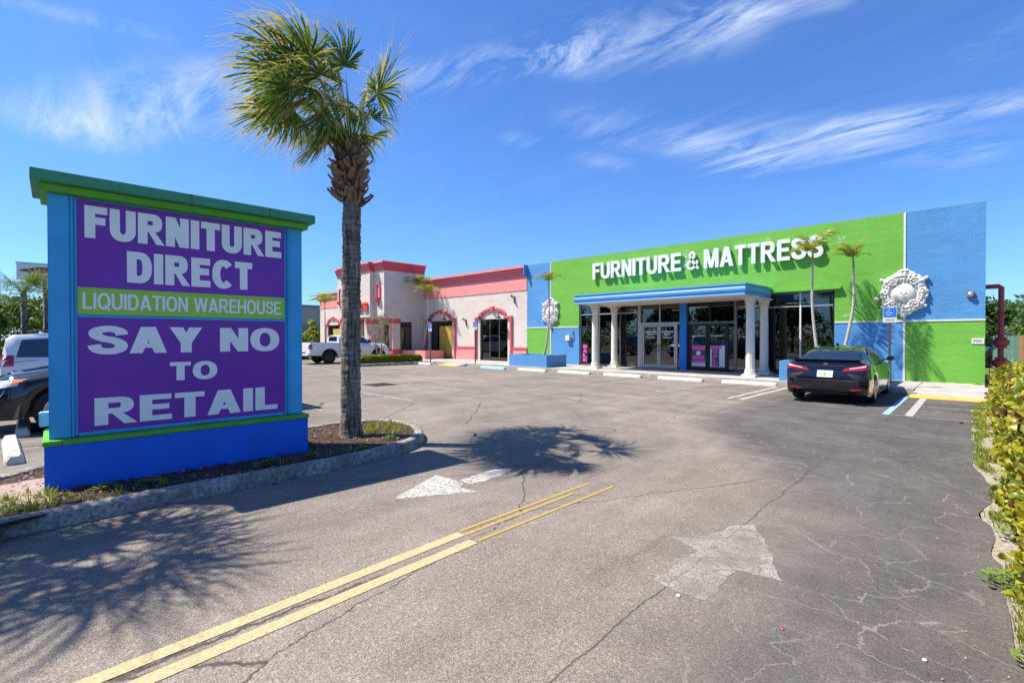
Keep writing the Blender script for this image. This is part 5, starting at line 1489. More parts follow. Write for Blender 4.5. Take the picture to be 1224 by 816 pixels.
PXm, PYm = -6.93, 3.60
palm = thing('cabbage_palm', 'tall cabbage palm with wind blown fan leaves standing on the sign island', 'palm tree', (PXm, PYm, 0))
sabal_trunk(palm, PXm, PYm, 4.44, .150, .125, lean=(.03, .02))
MB().lathe([(.12, 3.82), (.16, 4.0), (.17, 4.3), (.13, 4.55), (.04, 4.7)], 16, (PXm + .02, PYm + .01, 0)).build('trunk_head', M['boot2'], palm, smooth=True)
boots(palm, PXm, PYm, 3.68, 4.56, .150, 150, random.Random(3))
head = Vector((PXm + .03, PYm + .02, 4.55))
pxm = 7.47 / 575.0         # metres per photo pixel at the palm's distance
WIND = (-RIGHT + Vector((0, 0, .02))).normalized()
fr = [  (6, 92, 16, .15, 1, .3, .72), (-6, 104, -10, -.1, 1, -.2, .75), (14, 44, -18, .4, -.5, -.5, .5), (-16, 66, 10, -.3, .2, .9, .8), (-54, 84, -40, -.9, .5, -.5, .9), (-78, 48, -5, -1, -.5, 0, .85), (-44, 90, 44, -.5, .8, .6, .85), (-20, 20, -30, -.3, -.9, -.5, .6), (-36, 56, -34, -.7, -.4, -.6, .8),
  # hub offset right, up, depth (photo px from the head at 425,178), fan axis right, up, depth, length m
    (34, 68, -8, .5, .85, .1, .86), (-20, 92, 5, -.25, 1, .1, .92), (-38, 100, -25, -.75, .75, -.3, .95), (-48, 108, 20, -.9, .55, .3, 1.0), (-5, 84, 30, .1, 1, .5, .75),
    (-62, 92, -5, -1, .25, .1, 1.0), (-72, 74, -30, -1, -.05, -.4, .95), (-84, 58, 10, -1, -.15, .2, .92), (-66, 52, 38, -.9, -.1, .6, .9), (-88, 40, -20, -.9, -.4, -.2, .85),
    (-52, 44, -45, -.6, -.5, -.6, .85), (-46, 62, 48, -.7, .1, .8, .85), (-38, 38, 10, -.55, -.8, .1, .82), (-28, 52, -30, -.35, -.7, -.6, .8), (-60, 30, 20, -.7, -.7, .3, .80),
    (-22, 76, 40, -.3, .7, .8, .8), (-28, 84, -40, -.4, .6, -.8, .85), (-10, 58, -45, -.05, .1, -1, .7), (-6, 58, 50, -.1, .1, 1, .7), (-30, 28, -12, -.3, -.95, -.3, .70), (-48, 76, 8, -.8, .5, 0, .9), (-74, 86, 30, -1, .3, .5, .9), (-58, 64, -22, -.95, -.3, -.3, .85), (-14, 40, 25, -.2, -.8, .6, .62), (10, 60, 20, -.1, .9, .7, .6)]
for i, (a, b, c, e, f_, g_, L) in enumerate(fr):
    ps_ = 1 + c * 1.8 * pxm / 7.47 * (1 if c < 0 else .5)
    hub = head + RIGHT * (a * .90 + 3) * pxm * ps_ + UP * (b * .86 - 2) * pxm * ps_ + FWD * c * 1.8 * pxm
    ax = RIGHT * e + UP * f_ + FWD * g_
    wd = WIND * (.62 if a < 3 else .14)
    fan_frond(head + RIGHT * a * .0012 + Vector((0, 0, -.05)), hub, ax, L * .86 * min(1, ps_ + .04), 100 + i, wind=wd, droop=.60, dry=.50).build('frond', PM, palm, recalc=False, weld=1e-4)

# second cabbage palm, left of the camera; it throws the leaf shadows on the drive
def sabal2(px_, py_, h, label, seed):
    t = thing('cabbage_palm', label, 'palm tree', (px_, py_, 0)); sabal_trunk(t, px_, py_, h, .16, .14)
    hd = Vector((px_, py_, h + .1)); rr = random.Random(seed)
    boots(t, px_, py_, h - .6, h + .05, .17, 40, rr)
    for i in range(24):
        a = i * 2.4 + rr.random() * .4; e = rr.uniform(-.35, .9); d = Vector((math.cos(a) * math.cos(e), math.sin(a) * math.cos(e), math.sin(e)))
        if d.dot(RIGHT) > .3 and d.dot(FWD) > -.1 and d.z > .35: continue
        fan_frond(hd, hd + d * rr.uniform(.12, .95), d, .92, seed + i, nseg=26, wind=WIND * .35, droop=.5).build('frond', PM, t, recalc=False, weld=1e-4)
    return t


p2 = FWD * 3.9 - RIGHT * 6.6
sabal2(p2.x, p2.y, 5.15, 'cabbage palm beside the drive, left of the monument sign', 900)


def feather_frond(n=22, L=1.15, seed=0, m=None):
    """arching feather leaf along +x from the origin, rising then drooping; shared mesh"""
    r = random.Random(seed); mb = MB(); pts = []
    p = Vector((0, 0, 0)); el = 1.0
    for k in range(n + 1):
        pts.append(p.copy()); p = p + Vector((math.cos(el), 0, math.sin(el))) * L / n; el -= 1.75 / n * (.5 + 1.2 * k / n)
    mb.cur = 1; mb.grid([(q_ + Vector((0, -.017 + .014 * k_ / n, -.012)), q_, q_ + Vector((0, .017 - .014 * k_ / n, -.012))) for k_, q_ in enumerate(pts)])
    for k in range(3, n):
        t = k / n; ll = .36 * math.sin(math.pi * min(1, t * .9 + .10)) ** .6 * (L / 1.15); tan = (pts[k + 1] - pts[k]).normalized(); nrm = Vector((-tan.z, 0, tan.x))
        for s in (-1, 1):
            d = (tan * .75 + Vector((0, s, 0)) * .8 + nrm * .35).normalized(); q = pts[k].copy(); w = .022; prev = None
            mb.cur = 0 if r.random() < .7 else 1
            for j in range(4):
                ww = w * (1, 1.1, .7, .1)[j]; sd = tan * ww
                cur = (pts[k], pts[k]) if j == 0 else (q - sd, q + sd)
                if prev: mb.quad(prev[0], prev[1], cur[1], cur[0])
                prev = cur; d = (d + Vector((0, 0, -.28)) + Vector((r.uniform(-.08, .08), 0, r.uniform(-.08, .08)))).normalized(); q = q + d * ll / 3
    me = mb.build('frond', [M['palmy'] if m is None else M[m], M['palmyg']], None, recalc=False, weld=1e-4)
    d_ = me.data; bpy.data.objects.remove(me); return d_


FF = [feather_frond(22, 1.15, s) for s in (1, 2)] + [feather_frond(22, 1.15, 5, 'palmyg')]


def small_palm(x, y, z0, top, label, scale=1., bend=0, azs=None, els=None, r=.045, dirs=None):
    t = thing('slender_palm', label, 'palm tree', (x, y, z0)); P = [Vector(p) for p in top]
    path = smooth_path(P, 10); n = len(path); rr = []
    for i, p in enumerate(path):
        f = i / (n - 1); rr.append(r * (1.35 - .55 * f) * (1 + .035 * math.sin(i * 2.2)))
    MB().tube(path, rr, 10).build('trunk', M['palmtrunk'], t, smooth=True)
    tp = path[-1]; MB().tube([tp, tp + Vector((0, 0, .22 * scale)), tp + Vector((0, 0, .42 * scale))], [r * .95, r * .8, r * .3], 10).build('crownshaft', M['crownshaft'], t, smooth=True)
    hd = tp + Vector((0, 0, .32 * scale)) - Vector((x, y, z0))
    for i, (az, el, s, v) in enumerate(dirs):
        o = bpy.data.objects.new('frond', FF[v]); COL.objects.link(o); o.parent = t; o.location = hd; o.scale = (s * scale,) * 3
        o.rotation_euler = (rnd.uniform(-.3, .3), -R(el), az)
    return t


def azw(r_, f_): v = RIGHT * r_ + FWD * f_; return math.atan2(v.y, v.x)


D0 = [(azw(-1, .2), -10, .95, 2), (azw(-1, -.6), 5, .9, 0), (azw(-.6, .8), 10, .8, 2), (azw(.2, -1), 18, .8, 0), (azw(.3, 1), 25, .8, 2), (azw(1, -.3), -8, .95, 0), (azw(1, .5), 8, .9, 2), (azw(.6, -.6), 28, .75, 0), (azw(-.3, -.2), 38, .7, 0)]
small_palm(-16.25, 19.2, .6, [(-16.25, 19.2, .6), (-16.05, 19.25, 1.6), (-15.98, 19.3, 2.8), (-16.0, 19.3, 4.15)], 'slender palm in the left blue planter in front of the white medallion', 1.0, dirs=D0)
DA = [(azw(1, .1), 22, 1.1, 0), (azw(1, -.3), 30, 1.1, 0), (azw(.9, .3), 12, .9, 2), (azw(-1, 0), -18, .75, 0), (azw(-.8, .6), -6, .7, 0), (azw(-.8, -.5), -14, .75, 0), (azw(-.5, .1), 32, .8, 0), (azw(-.9, -.2), 5, .7, 0)]
small_palm(-4.02, 19.9, .7, [(-4.02, 19.9, .7), (-4.17, 19.95, 1.7), (-4.28, 20.0, 3.0), (-4.27, 20.0, 4.35)], 'slender palm in front of the last raised letter S', 1.05, dirs=DA)
DB = [(azw(-1, .1), 4, .9, 0), (azw(-1, -.3), 14, .8, 0), (azw(-.9, .5), -8, .8, 2), (azw(.4, -.2), 38, .95, 0), (azw(.6, .3), 28, .8, 0), (azw(1, -.2), -5, .6, 0), (azw(-.4, -.9), 18, .7, 0), (azw(-.6, .1), 34, .75, 0), (azw(-.1, .2), 40, .7, 0)]
small_palm(-3.40, 19.9, .7, [(-3.40, 19.9, .7), (-3.20, 19.95, 1.7), (-3.05, 20.0, 2.8), (-3.06, 20.0, 4.0)], 'slender palm on the green wall between the store window and the medallion', .95, dirs=DB)
small_palm(-28.95, 20.3, .55, [(-28.95, 20.3, .55), (-29.0, 20.35, 2.2), (-29.1, 20.4, 3.6), (-29.2, 20.4, 5.0)], 'taller slender palm in the pink planter beside the tower', 1.3, dirs=D0)
small_palm(-28.6, 20.3, .55, [(-28.6, 20.3, .55), (-28.2, 20.3, 1.8), (-27.9, 20.3, 3.0), (-27.85, 20.3, 4.4)], 'shorter slender palm leaning right out of the pink planter', 1.1, dirs=D0[::-1])
small_palm(-43.2, 19.9, .0, [(-43.2, 19.9, 0), (-43.2, 19.9, 1.8), (-43.15, 19.9, 3.2), (-43.2, 19.9, 4.2)], 'yellow green palm in front of the left wing of the pink shops', 1.7, dirs=D0 + [(azw(.1, -1), -10, 1, 0), (azw(-.5, -.9), -15, 1, 0)])


def leafball(mb, c, r, n, size, rs, squash=.8, mats=2):
    for _ in range(n):
        v = Vector((rs.gauss(0, 1), rs.gauss(0, 1), rs.gauss(0, 1))); v.normalize(); rad = r * (rs.random() ** .35) * (1 + .25 * noise.noise(v * 2 + c))
        p = c + Vector((v.x, v.y, v.z * squash)) * rad
        nrm = (v + Vector((rs.uniform(-.8, .8), rs.uniform(-.8, .8), rs.uniform(-.3, 1)))).normalized()
        a = nrm.cross(Vector((rs.uniform(-1, 1), rs.uniform(-1, 1), .3))).normalized() * size * rs.uniform(.6, 1.25); b = nrm.cross(a) * .55
        mb.cur = 0 if rs.random() < .65 else (1 if mats > 1 else 0)
        mb.poly([p - a, p - a * .1 + b, p + a, p - a * .1 - b])


def tree(x, y, h, r, label, seed, m=('leaf1', 'leaf2'), trunk_r=.18, n=2600, size=.12, clear=.35, nb=22, base=0):
    rs = random.Random(seed); t = thing('tree', label, 'tree', (x, y, base))
    lim = MB(); fork = Vector((x, y, base + h * clear)); lim.tube([(x, y, base - .1), (x + rs.uniform(-.1, .1), y, base + h * clear * .5), fork], [trunk_r * 1.25, trunk_r, trunk_r * .85], 10)
    cs = []
    for i in range(nb):
        a = i * 2.4; e = rs.uniform(.0, 1.35); rad = r * rs.uniform(.35, .82)
        c = Vector((x + math.cos(a) * math.cos(e) * rad, y + math.sin(a) * math.cos(e) * rad, base + h * (clear + .18) + math.sin(e) * (h * (1 - clear - .18) - r * .25) * rs.uniform(.6, 1)))
        cs.append((c, r * rs.uniform(.24, .44)))
        if i < 9: lim.tube([fork, (fork + c) / 2 + Vector((0, 0, .15)), c], [trunk_r * .55, trunk_r * .3, trunk_r * .12], 6)
    lim.build('trunk', M['bark'], t, smooth=True)
    mb = MB()
    for c, rr in cs: leafball(mb, c, rr, n // nb, size, rs)
    mb.build('crown', [M[m[0]], M[m[1]]], t, recalc=False)
    return t


# trees behind the store on the right
tree(-.6, 41, 5.3, 2.6, 'dense green tree rising just right of the store corner', 11, n=7000, size=.14, clear=.15, nb=34, m=('leaf1', 'leaf2'))
tree(3.2, 38.5, 4.5, 2.6, 'lower round green tree behind the wooden fence', 12, n=7000, size=.14, clear=.12, nb=34)
tree(7.5, 42, 6.0, 3.2, 'tall green tree farthest right behind the wooden fence', 13, n=6000, size=.16, clear=.15, nb=30)
tree(1.3, 48, 5.0, 3.0, 'green tree behind the two trees beyond the board fences', 14, n=5000, size=.16, clear=.1, nb=28, m=('leafdark', 'leaf1'))
# left side: behind the parked cars
bg = [(-36, -1.6, 4.0, 1.7, 'bushy tree nearest the parked cars on the left lawn'), (-41, 2.4, 4.7, 2.2, 'tree with pale branches beside the billboard'), (-46, -3.0, 5.2, 2.6, 'tall tree left of the billboard'), (-60, 1.0, 6.0, 3.2, 'broad tree in the far left background'), (-58, 6.0, 6.0, 3.0, 'far tree behind the billboard'), (-52, 10.0, 5.0, 2.5, 'round tree beside the grey building')]
for i, (x, y, h, r, lb_) in enumerate(bg): tree(x, y, h, r, lb_, 30 + i, n=3600, size=.17, clear=.28, nb=20, m=(('leaf1', 'leaf2') if i % 2 else ('leaf2', 'leaf1')))
tree(-53.5, 23.2, 3.7, 1.6, 'yellow green shrub tree in front of the grey building', 61, n=2600, size=.14, clear=.08, nb=16, m=('leaf2', 'hedge_y'), trunk_r=.06)
tree(-52.3, 22.0, 2.7, 1.3, 'smaller yellow green shrub near the pink left wing', 62, n=2000, size=.12, clear=.08, nb=14, m=('leaf2', 'hedge_y'), trunk_r=.05)
# trees along the street, seen in the shop glass
st = tree(-8, -16, 7.5, 3.6, 'street tree behind the entrance drive, first in the row', 71, n=5200, size=.22, clear=.25, nb=26, m=('leafdark', 'leaf1'))
st['group'] = 'street trees across from the shops'
for i, (x, y, s) in enumerate(((-15, -18, .9), (-22, -15, 1.05), (-29, -17, .95), (-1, -19, 1.0), (6, -16, .85), (13, -18, 1.0), (-37, -16, 1.1), (-46, -17, 1.0))):
    d_ = dup(st, (x, y, 0), rnd.random() * 6, 'street tree across from the shops, ' + ['second', 'third', 'fourth', 'fifth', 'sixth', 'seventh', 'eighth', 'ninth', 'last'][i] + ' in the row', s); d_['group'] = 'street trees across from the shops'


def fan_palm(x, y, h, label, seed, s=1.0):
    t = thing('fan_palm', label, 'palm tree', (x, y, 0)); rr = random.Random(seed)
    MB().tube([(x, y, 0), (x + .05, y, h * .5), (x, y, h)], [.17 * s, .13 * s, .15 * s], 12).build('trunk', M['sabal'], t, smooth=True)
    for i in range(20):
        a = i * 2.4; e = rr.uniform(-.5, 1.2); d = Vector((math.cos(a) * math.cos(e), math.sin(a) * math.cos(e), math.sin(e))); hd = Vector((x, y, h))
        fan_frond(hd, hd + d * .8 * s, d, .95 * s, seed + i, nseg=18, droop=.45, dry=.15).build('frond', PM, t, recalc=False, weld=1e-4)


fan_palm(-33.0, .33, 3.75, 'fan palm on the lawn behind the white car, left one', 401, .8)
fan_palm(-36.0, 1.2, 4.2, 'fan palm on the lawn right beside the billboard pole', 441, .85)

def belt(x0, y0, x1, y1, h, label, n, seed, name='woods'):
    rs_ = random.Random(seed); mb = MB(); A_ = Vector((x0, y0, 0)); B_ = Vector((x1, y1, 0)); nn = (B_ - A_).normalized().cross(UP)
    K = int((B_ - A_).length / 1.6)
    for i in range(K):
        p = A_ + (B_ - A_) * (i + .5) / K; hh = h * (.72 + .45 * noise.noise(Vector((i * .35, seed, 0))) + .15 * rs_.random())
        for j in range(4):
            leafball(mb, p + nn * rs_.uniform(-1.5, 1.5) + Vector((0, 0, hh * (.16 + .25 * j))), 1.5, n, .22, rs_)
    o = mb.build(name, [M['leaf1'], M['leaf2']], recalc=False); return tag(o, label, 'woods', kind='stuff')


belt(-68, -27, 34, -27, 5.3, 'dense belt of trees across the street behind the camera', 70, 3)
belt(-66, -30, -66, 14, 5.4, 'dense belt of trees closing the far left background', 150, 4)
belt(-4, 47, 34, 44, 4.4, 'dense belt of trees behind the board fences', 130, 6)

# multi-stemmed bare shrub by the tower
t = thing('bare_shrub', 'pale leggy shrub with bare stems in front of the pink tower', 'shrub', (-26.4, 15.6, .1)); rs = random.Random(5); mb = MB(); lf = MB()
for i in range(11):
    a = rs.random() * 6.28; p = Vector((-26.4, 15.6, .1)); d = Vector((math.cos(a) * .25, math.sin(a) * .25, 1)).normalized(); pts = [p.copy()]
    for k in range(6):
        p = p + d * .46; pts.append(p.copy()); d = (d + Vector((rs.uniform(-.3, .3), rs.uniform(-.3, .3), -.02 * k))).normalized()
        if k > 1:
            for _ in range(2):
                e = Vector((rs.uniform(-1, 1), rs.uniform(-1, 1), rs.uniform(.2, 1))).normalized() * rs.uniform(.3, .6); mb.tube([p, p + e * .5 + Vector((0, 0, .03)), p + e], [.012, .008, .004], 4, cap=False); leafball(lf, p + e, .16, 11, .035, rs)
    mb.tube(pts, [.03, .026, .022, .018, .014, .01, .006], 6)
mb.build('stems', M['chip2'], t, smooth=True); lf.build('leaves', [M['hedge_g'], M['chip2']], t, recalc=False)

# low clipped hedge on the island before the tower
hp = smooth_path(v2((-24.75, 13.8), (-24.65, 15.5), (-24.7, 17.7), (-25.2, 18.15), (-26.3, 18.15), (-26.8, 17.7), (-26.8, 15.5), (-26.8, 13.8), (-26.3, 13.1), (-25.3, 13.1)), 5, True)
tag(kerb_ring(hp), 'concrete kerb round the hedge island before the tower', kind='structure')
b2, _ = bed(hp, .15, .115, 'planting_bed', M['mulch'], .02); tag(b2, 'mulch bed under the clipped hedge before the tower', kind='structure')


def hedge_box(name, label, x0, x1, y0, y1, h, n, size, mats, z0=.1, wob=.12, seed=1):
    t = thing(name, label, 'hedge', ((x0 + x1) / 2, (y0 + y1) / 2, z0)); rs = random.Random(seed); mb = MB()
    for _ in range(n):
        f = rs.random(); px = rs.uniform(x0, x1); py = rs.uniform(y0, y1); pz = z0 + rs.uniform(.02, 1) * h
        k = rs.random()
        if k < .42: pz = z0 + h - abs(rs.gauss(0, .05))
        elif k < .8: px = (x0 if rs.random() < .3 else x1) - math.copysign(abs(rs.gauss(0, .06)), 1 if px > 0 else -1) * 0
        elif k < .9: py = y0 if rs.random() < .5 else y1
        w = wob * noise.noise(Vector((px * 1.3, py * 1.3, pz * 1.6)))
        p = Vector((px + w, py + w, pz + w * .7)); nrm = Vector((rs.uniform(-1, 1), rs.uniform(-1, 1), rs.uniform(-.2, 1))).normalized()
        a = nrm.cross(Vector((rs.uniform(-1, 1), rs.uniform(-1, 1), .3))).normalized() * size * rs.uniform(.6, 1.25); b = nrm.cross(a) * .6; mb.cur = rs.choice((0, 0, 1))
        mb.poly([p - a, p - a * .1 + b, p + a, p - a * .1 - b])
    mb.build('foliage', mats, t, recalc=False)
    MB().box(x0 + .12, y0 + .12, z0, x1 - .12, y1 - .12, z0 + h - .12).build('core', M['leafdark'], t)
    return t


hedge_box('clipped_hedge', 'low clipped green hedge on the island before the pink tower', -26.3, -25.1, 13.7, 17.7, .46, 9000, .055, [M['hedge_g'], M['hedge_y']], wob=.22)

# big leaved hedge along the right edge
hd_ = thing('leafy_hedge', 'yellow green big leaved hedge with red brown leaves along the right edge', 'hedge', (.8, 8, 0))


def big_leaf(m):
    mb = MB(); n = 6; L, W = .070, .021
    prof = [0, .62, .95, 1.0, .78, .42, 0]
    rows = []
    for k, w in enumerate(prof):
        x = k / n * L; z = .012 * math.sin(k / n * math.pi) - .006 * (k / n) ** 2; rows.append([(x, -W * w, z + .010 * w), (x, 0, z), (x, W * w, z + .010 * w)])
    mb.grid(rows); me = bpy.data.meshes.new('leaf'); me.from_pydata(mb.v, [], mb.f); me.materials.append(m); me.polygons.foreach_set('use_smooth', [True] * len(me.polygons)); return me


BL = [big_leaf(M['hedge_y']), big_leaf(M['hedge_g']), big_leaf(M['hedge_r'])]


def hedge_front(y):
    """x of the hedge face at height fraction"""
    ks = [(0, .24), (2, .22), (4, .17), (6, .19), (9, .20), (12, .20), (14, .22), (18, .40)]
    for a_, b_ in zip(ks[:-1], ks[1:]):
        if y <= b_[0]: break
    return a_[1] + (b_[1] - a_[1]) * (y - a_[0]) / (b_[0] - a_[0]) + .05 * noise.noise(Vector((0, y * .9, 4)))


def hedge_top(y): return 1.24 + .08 * noise.noise(Vector((3, y * .7, 0))) - max(0, y - 9) * .095


rs = random.Random(21); leaves = []
for _ in range(76000):
    y = 1.6 + (17.6 - 1.6) * rs.random() ** 1.15; top = hedge_top(y); fx = hedge_front(y)
    z = rs.uniform(.10, top); k = rs.random()
    bul = .10 * math.sin(math.pi * min(1, z / top)) + .09 * noise.noise(Vector((y * 2.3, z * 3, 9)))
    x = fx + .12 - bul + rs.expovariate(10)
    if k < .25: x = fx + rs.random() * .9; z = top + rs.gauss(0, .04) - .05 * (1 - min(1, (x - fx) / .2))
    if rs.random() < .04: x -= rs.random() * .10
    if x < .07 + (.03 if z < .35 else 0): continue
    if rs.random() < .45 * (y - 8) / 10: continue
    if y < 3.4 and x < .048 * y + .07: continue
    leaves.append((x, y, z))


def leaf_rot(x, y, z, rs):
    out = Vector((-1, -.35, .55)) + Vector((rs.gauss(0, .5), rs.gauss(0, .5), rs.gauss(0, .5)))
    d = Vector((rs.gauss(-.4, .6), rs.gauss(-.1, .7), rs.gauss(.55, .5))).normalized(); nrm = (out - d * out.dot(d)).normalized(); s = nrm.cross(d)
    return Matrix((d, s, nrm)).transposed()


Fh = FWD
def on_screen(x, y, z):
    q = Vector((x, y, 0)); zz = q.dot(FWD)
    return zz > .5 and q.dot(RIGHT) / zz < 1.07 and (z - 1.65) / zz > -.72
inview = sorted((l for l in leaves if on_screen(*l)), key=lambda l: (Vector(l) - Vector((0, 0, 1.65))).length)
near = set(inview[:290])
mb = MB()
for (x, y, z) in leaves:
    Rm = leaf_rot(x, y, z, rs); v = rs.random(); red = .10 if y < 6.5 else .08; mi = 2 if v < red else (1 if v < red + .34 else 0); s = rs.uniform(.6, 1.15)
    if (x, y, z) in near:
        o = bpy.data.objects.new('leaf', BL[mi]); COL.objects.link(o); o.parent = hd_; o.matrix_local = Matrix.Translation(Vector((x, y, z)) - hd_.location) @ Rm.to_4x4() @ Matrix.Scale(s, 4)
    else:
        mb.cur = mi; p = Vector((x, y, z)); L, W = .066 * s, .023 * s
        if y < 8:
            a, b, c, d = [(0, 0), (.35, -1), (.75, -.85), (1, 0)], 0, 0, 0
            q = [Rm @ Vector((fx * L, w * W, .01 * abs(w))) + p for fx, w in ((0, 0), (.3, -.9), (.65, -.95), (1, 0), (.65, .95), (.3, .9))]
        else: q = [Rm @ Vector((fx * L, w * W, 0)) + p for fx, w in ((0, 0), (.5, -1), (1, 0), (.5, 1))]
        mb.poly(q)
o = mb.build('foliage', [M['hedge_y'], M['hedge_g'], M['hedge_r']], hd_, recalc=False); o['kind'] = 'stuff'
mb = MB()
for i in range(60):
    y = 1.7 + i * .27; fx = hedge_front(y); x = fx + .35 + rs.uniform(-.05, .1); mb.tube([(x + .1, y, 0), (x + rs.uniform(-.1, .1), y + .05, .4), (x + rs.uniform(-.2, .1), y + rs.uniform(-.2, .2), hedge_top(y) - .15)], [.014, .010, .005], 5)
mb.build('stems', M['bark'], hd_, smooth=True)
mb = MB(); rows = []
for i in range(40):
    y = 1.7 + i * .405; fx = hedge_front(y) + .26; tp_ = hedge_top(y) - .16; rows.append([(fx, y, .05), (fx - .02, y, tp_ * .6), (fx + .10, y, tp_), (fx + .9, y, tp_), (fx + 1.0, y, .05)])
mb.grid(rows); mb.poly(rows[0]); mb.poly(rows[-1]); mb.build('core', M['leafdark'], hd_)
# weeds and grass at the foot of the hedge
mb = MB()
for _ in range(2000):
    y = 2.2 + 14.5 * rs.random() ** .9; x = edge_x(y) + abs(rs.gauss(0, .11)) + .03
    if noise.noise(Vector((x * 2, y * 1.6, 2))) < rs.uniform(-.25, .12): continue
    tuft_mb(mb, x, y, .02, rs.uniform(.03, .085), 8, .06, w=.005)
tag(mb.build('verge_grass', M['grass'], recalc=False), 'yellow green grass along the foot of the hedge', 'grass', kind='stuff')
weed(.20, 4.55, .03, .19, 330, 'spreading green weed creeping onto the asphalt below the hedge')
weed(.12, 7.1, .02, .08, 60, 'little weed sprig on the asphalt edge halfway along the hedge')
weed(.22, 3.5, .03, .10, 90, 'small weed at the asphalt edge near the bottom right corner')
weed(.30, 5.6, .04, .18, 260, 'green weed clump under the middle of the hedge')
# debris on the asphalt
for i, (x, y, s, m, lb_) in enumerate(((-1.36, 2.93, .014, 'paper', 'small white pebble on the asphalt below the right road arrow'), (-.18, 3.22, .011, 'paper', 'white pebble on the cracked asphalt at lower right'), (-.78, 3.0, .009, 'redletter', 'small red scrap on the cracked asphalt'), (-.05, 3.1, .012, 'chip2', 'tiny pebble near the bottom right asphalt edge'), (-6.03, 5.35, .03, 'black', 'dark stone on the asphalt just beyond the island tip'), (-.2, 12.6, .03, 'black', 'dark bit on the asphalt before the hatched bay'))):
    b = bmesh.new(); bmesh.ops.create_icosphere(b, subdivisions=2, radius=s)
    for v in b.verts: v.co *= 1 + .4 * noise.noise(v.co * 60 + Vector((i, 0, 0))); v.co.z *= .6
    me = bpy.data.meshes.new('pebble'); b.to_mesh(me); b.free(); me.materials.append(M[m]); o = bpy.data.objects.new('pebble', me); COL.objects.link(o); o.location = (x, y, s * .5); tag(o, lb_, 'pebble')
mb = MB()
for _ in range(420):
    y = 2.2 + rs.random() ** 1.5 * 14; x = rs.uniform(-.9, .15) if rs.random() < .7 else rs.uniform(-4, 0); s = rs.uniform(.004, .011)
    p = Vector((x, y, s * .5)); v = [p + Vector((rs.uniform(-s, s), rs.uniform(-s, s), 0)) for _ in range(3)]; v.append(p + Vector((0, 0, s)))
    for q in ((0, 1, 3), (1, 2, 3), (2, 0, 3)): mb.poly([v[w] for w in q])
tag(mb.build('grit', M['chip2'], recalc=False), 'loose pale grit scattered on the asphalt', 'grit', kind='stuff')
# sparse little plants at the store wall foot
for x, y, lb_ in ((.05, 21.15, 'tufty weed at the foot of the right store corner'), (.5, 20.6, 'brown dry weed clump by the sprinkler pipe')): weed(x, y, .15, .18, 160, lb_, 'weed' if x < .3 else 'chip')

# billboard
t = thing('billboard', 'white pole billboard with a dark car silhouette and the letters CK', 'billboard', (-54, 1.75, 0), R(84))
MB().tube([(0, .1, 0), (0, .1, 6.2)], .14, 12).build('pole', M['redpipe'], t, local=True, smooth=True)
fc = MB().box(-1.6, -.12, 6.2, 1.6, .12, 7.5).build('panel', M['paper'], t, local=True); MB().box(-1.65, -.1, 7.502, 1.65, .1, 7.56).build('frame', M['grey'], t, local=True)
MB().prism([(x, -.122, z + 1.0) for x, z in ((-1.45, 5.85), (-1.4, 5.98), (-.8, 6.10), (-.4, 6.25), (.35, 6.25), (.8, 6.10), (1.4, 5.98), (1.45, 5.82), (.6, 5.76), (-.9, 5.76))][::-1], (0, -.004, 0)).build('car_silhouette', M['navy'], fc, local=True)
MB().prism([(x, -.128, z + 1.0) for x, z in ((-.5, 5.85), (.9, 5.85), (.7, 6.0), (-.3, 6.02))][::-1], (0, -.003, 0)).build('red_flash', M['redletter'], fc, local=True)
for ch, a0, a1 in (('C', -.75, -.35), ('K', -.25, .15)): text_mb(ch, a0, a1, 6.32, 6.62, 0, .004, lambda x, d, z: (x, -.122 - d, z), .2).build('letter', M['navy'], fc, local=True)
for i, (x, y, h) in enumerate(((-37.5, -.6, 8.5), (-50, 5.5, 7))):
    t = thing('utility_pole', ['wooden utility pole among the trees on the left lawn', 'farther utility pole behind the left trees'][i], 'utility pole', (x, y, 0)); MB().tube([(x, y, 0), (x, y, h * .62)], [.12, .10], 8).build('pole', M['bark'], t)

# ================================================================== cars


def interp(keys, x, j):
    if x <= keys[0][0]: return keys[0][j]
    for a, b in zip(keys[:-1], keys[1:]):
        if x <= b[0]:
            t = (x - a[0]) / max(1e-6, b[0] - a[0]); return a[j] + (b[j] - a[j]) * t
    return keys[-1][j]


def loft_body(keys, wheels, R_arch, zc, sill, step=.09):
    """keys: x, ztop, zbelt, half width, top half width, bottom z"""
    xs = {round(k[0], 4) for k in keys}; x0, x1 = keys[0][0], keys[-1][0]; x = x0
    while x < x1: xs.add(round(x, 4)); x += step
    for w in wheels:
        for k in range(-8, 9): xs.add(round(w + R_arch * math.sin(k / 8 * math.pi / 2) * .999, 4))
    xs = sorted(xs); out = [xs[0]]
    for x in xs[1:]:
        if x - out[-1] > .012: out.append(x)
    rows = []
    for x in out:
        zt, zb_, hw, wt, bz = (interp(keys, x, j) for j in range(1, 6)); b = bz
        for w in wheels:
            if abs(x - w) < R_arch: b = max(b, zc + math.sqrt(max(0, R_arch ** 2 - (x - w) ** 2)))
        b = min(b, zb_ - .12); fl = hw - .93 * hw
        half = [(hw * .90, b), (hw * .975, b + .02), (hw, b + .38 * (zb_ - b)), (hw * .992, b + .72 * (zb_ - b)), (hw * .965, zb_ - .015), (hw * .94, zb_ + (zt - zb_) * .03),
                (hw * .94 + (wt - hw * .94) * .42, zb_ + (zt - zb_) * .45), (wt + .035, zb_ + (zt - zb_) * .86), (wt - .03, zb_ + (zt - zb_) * .965), (wt * .6, zt - (zt - zb_) * .008 - .004), (0, zt)]
        rows.append([(x, -y, z) for y, z in half] + [(x, y, z) for y, z in reversed(half[:-1])])
    return rows


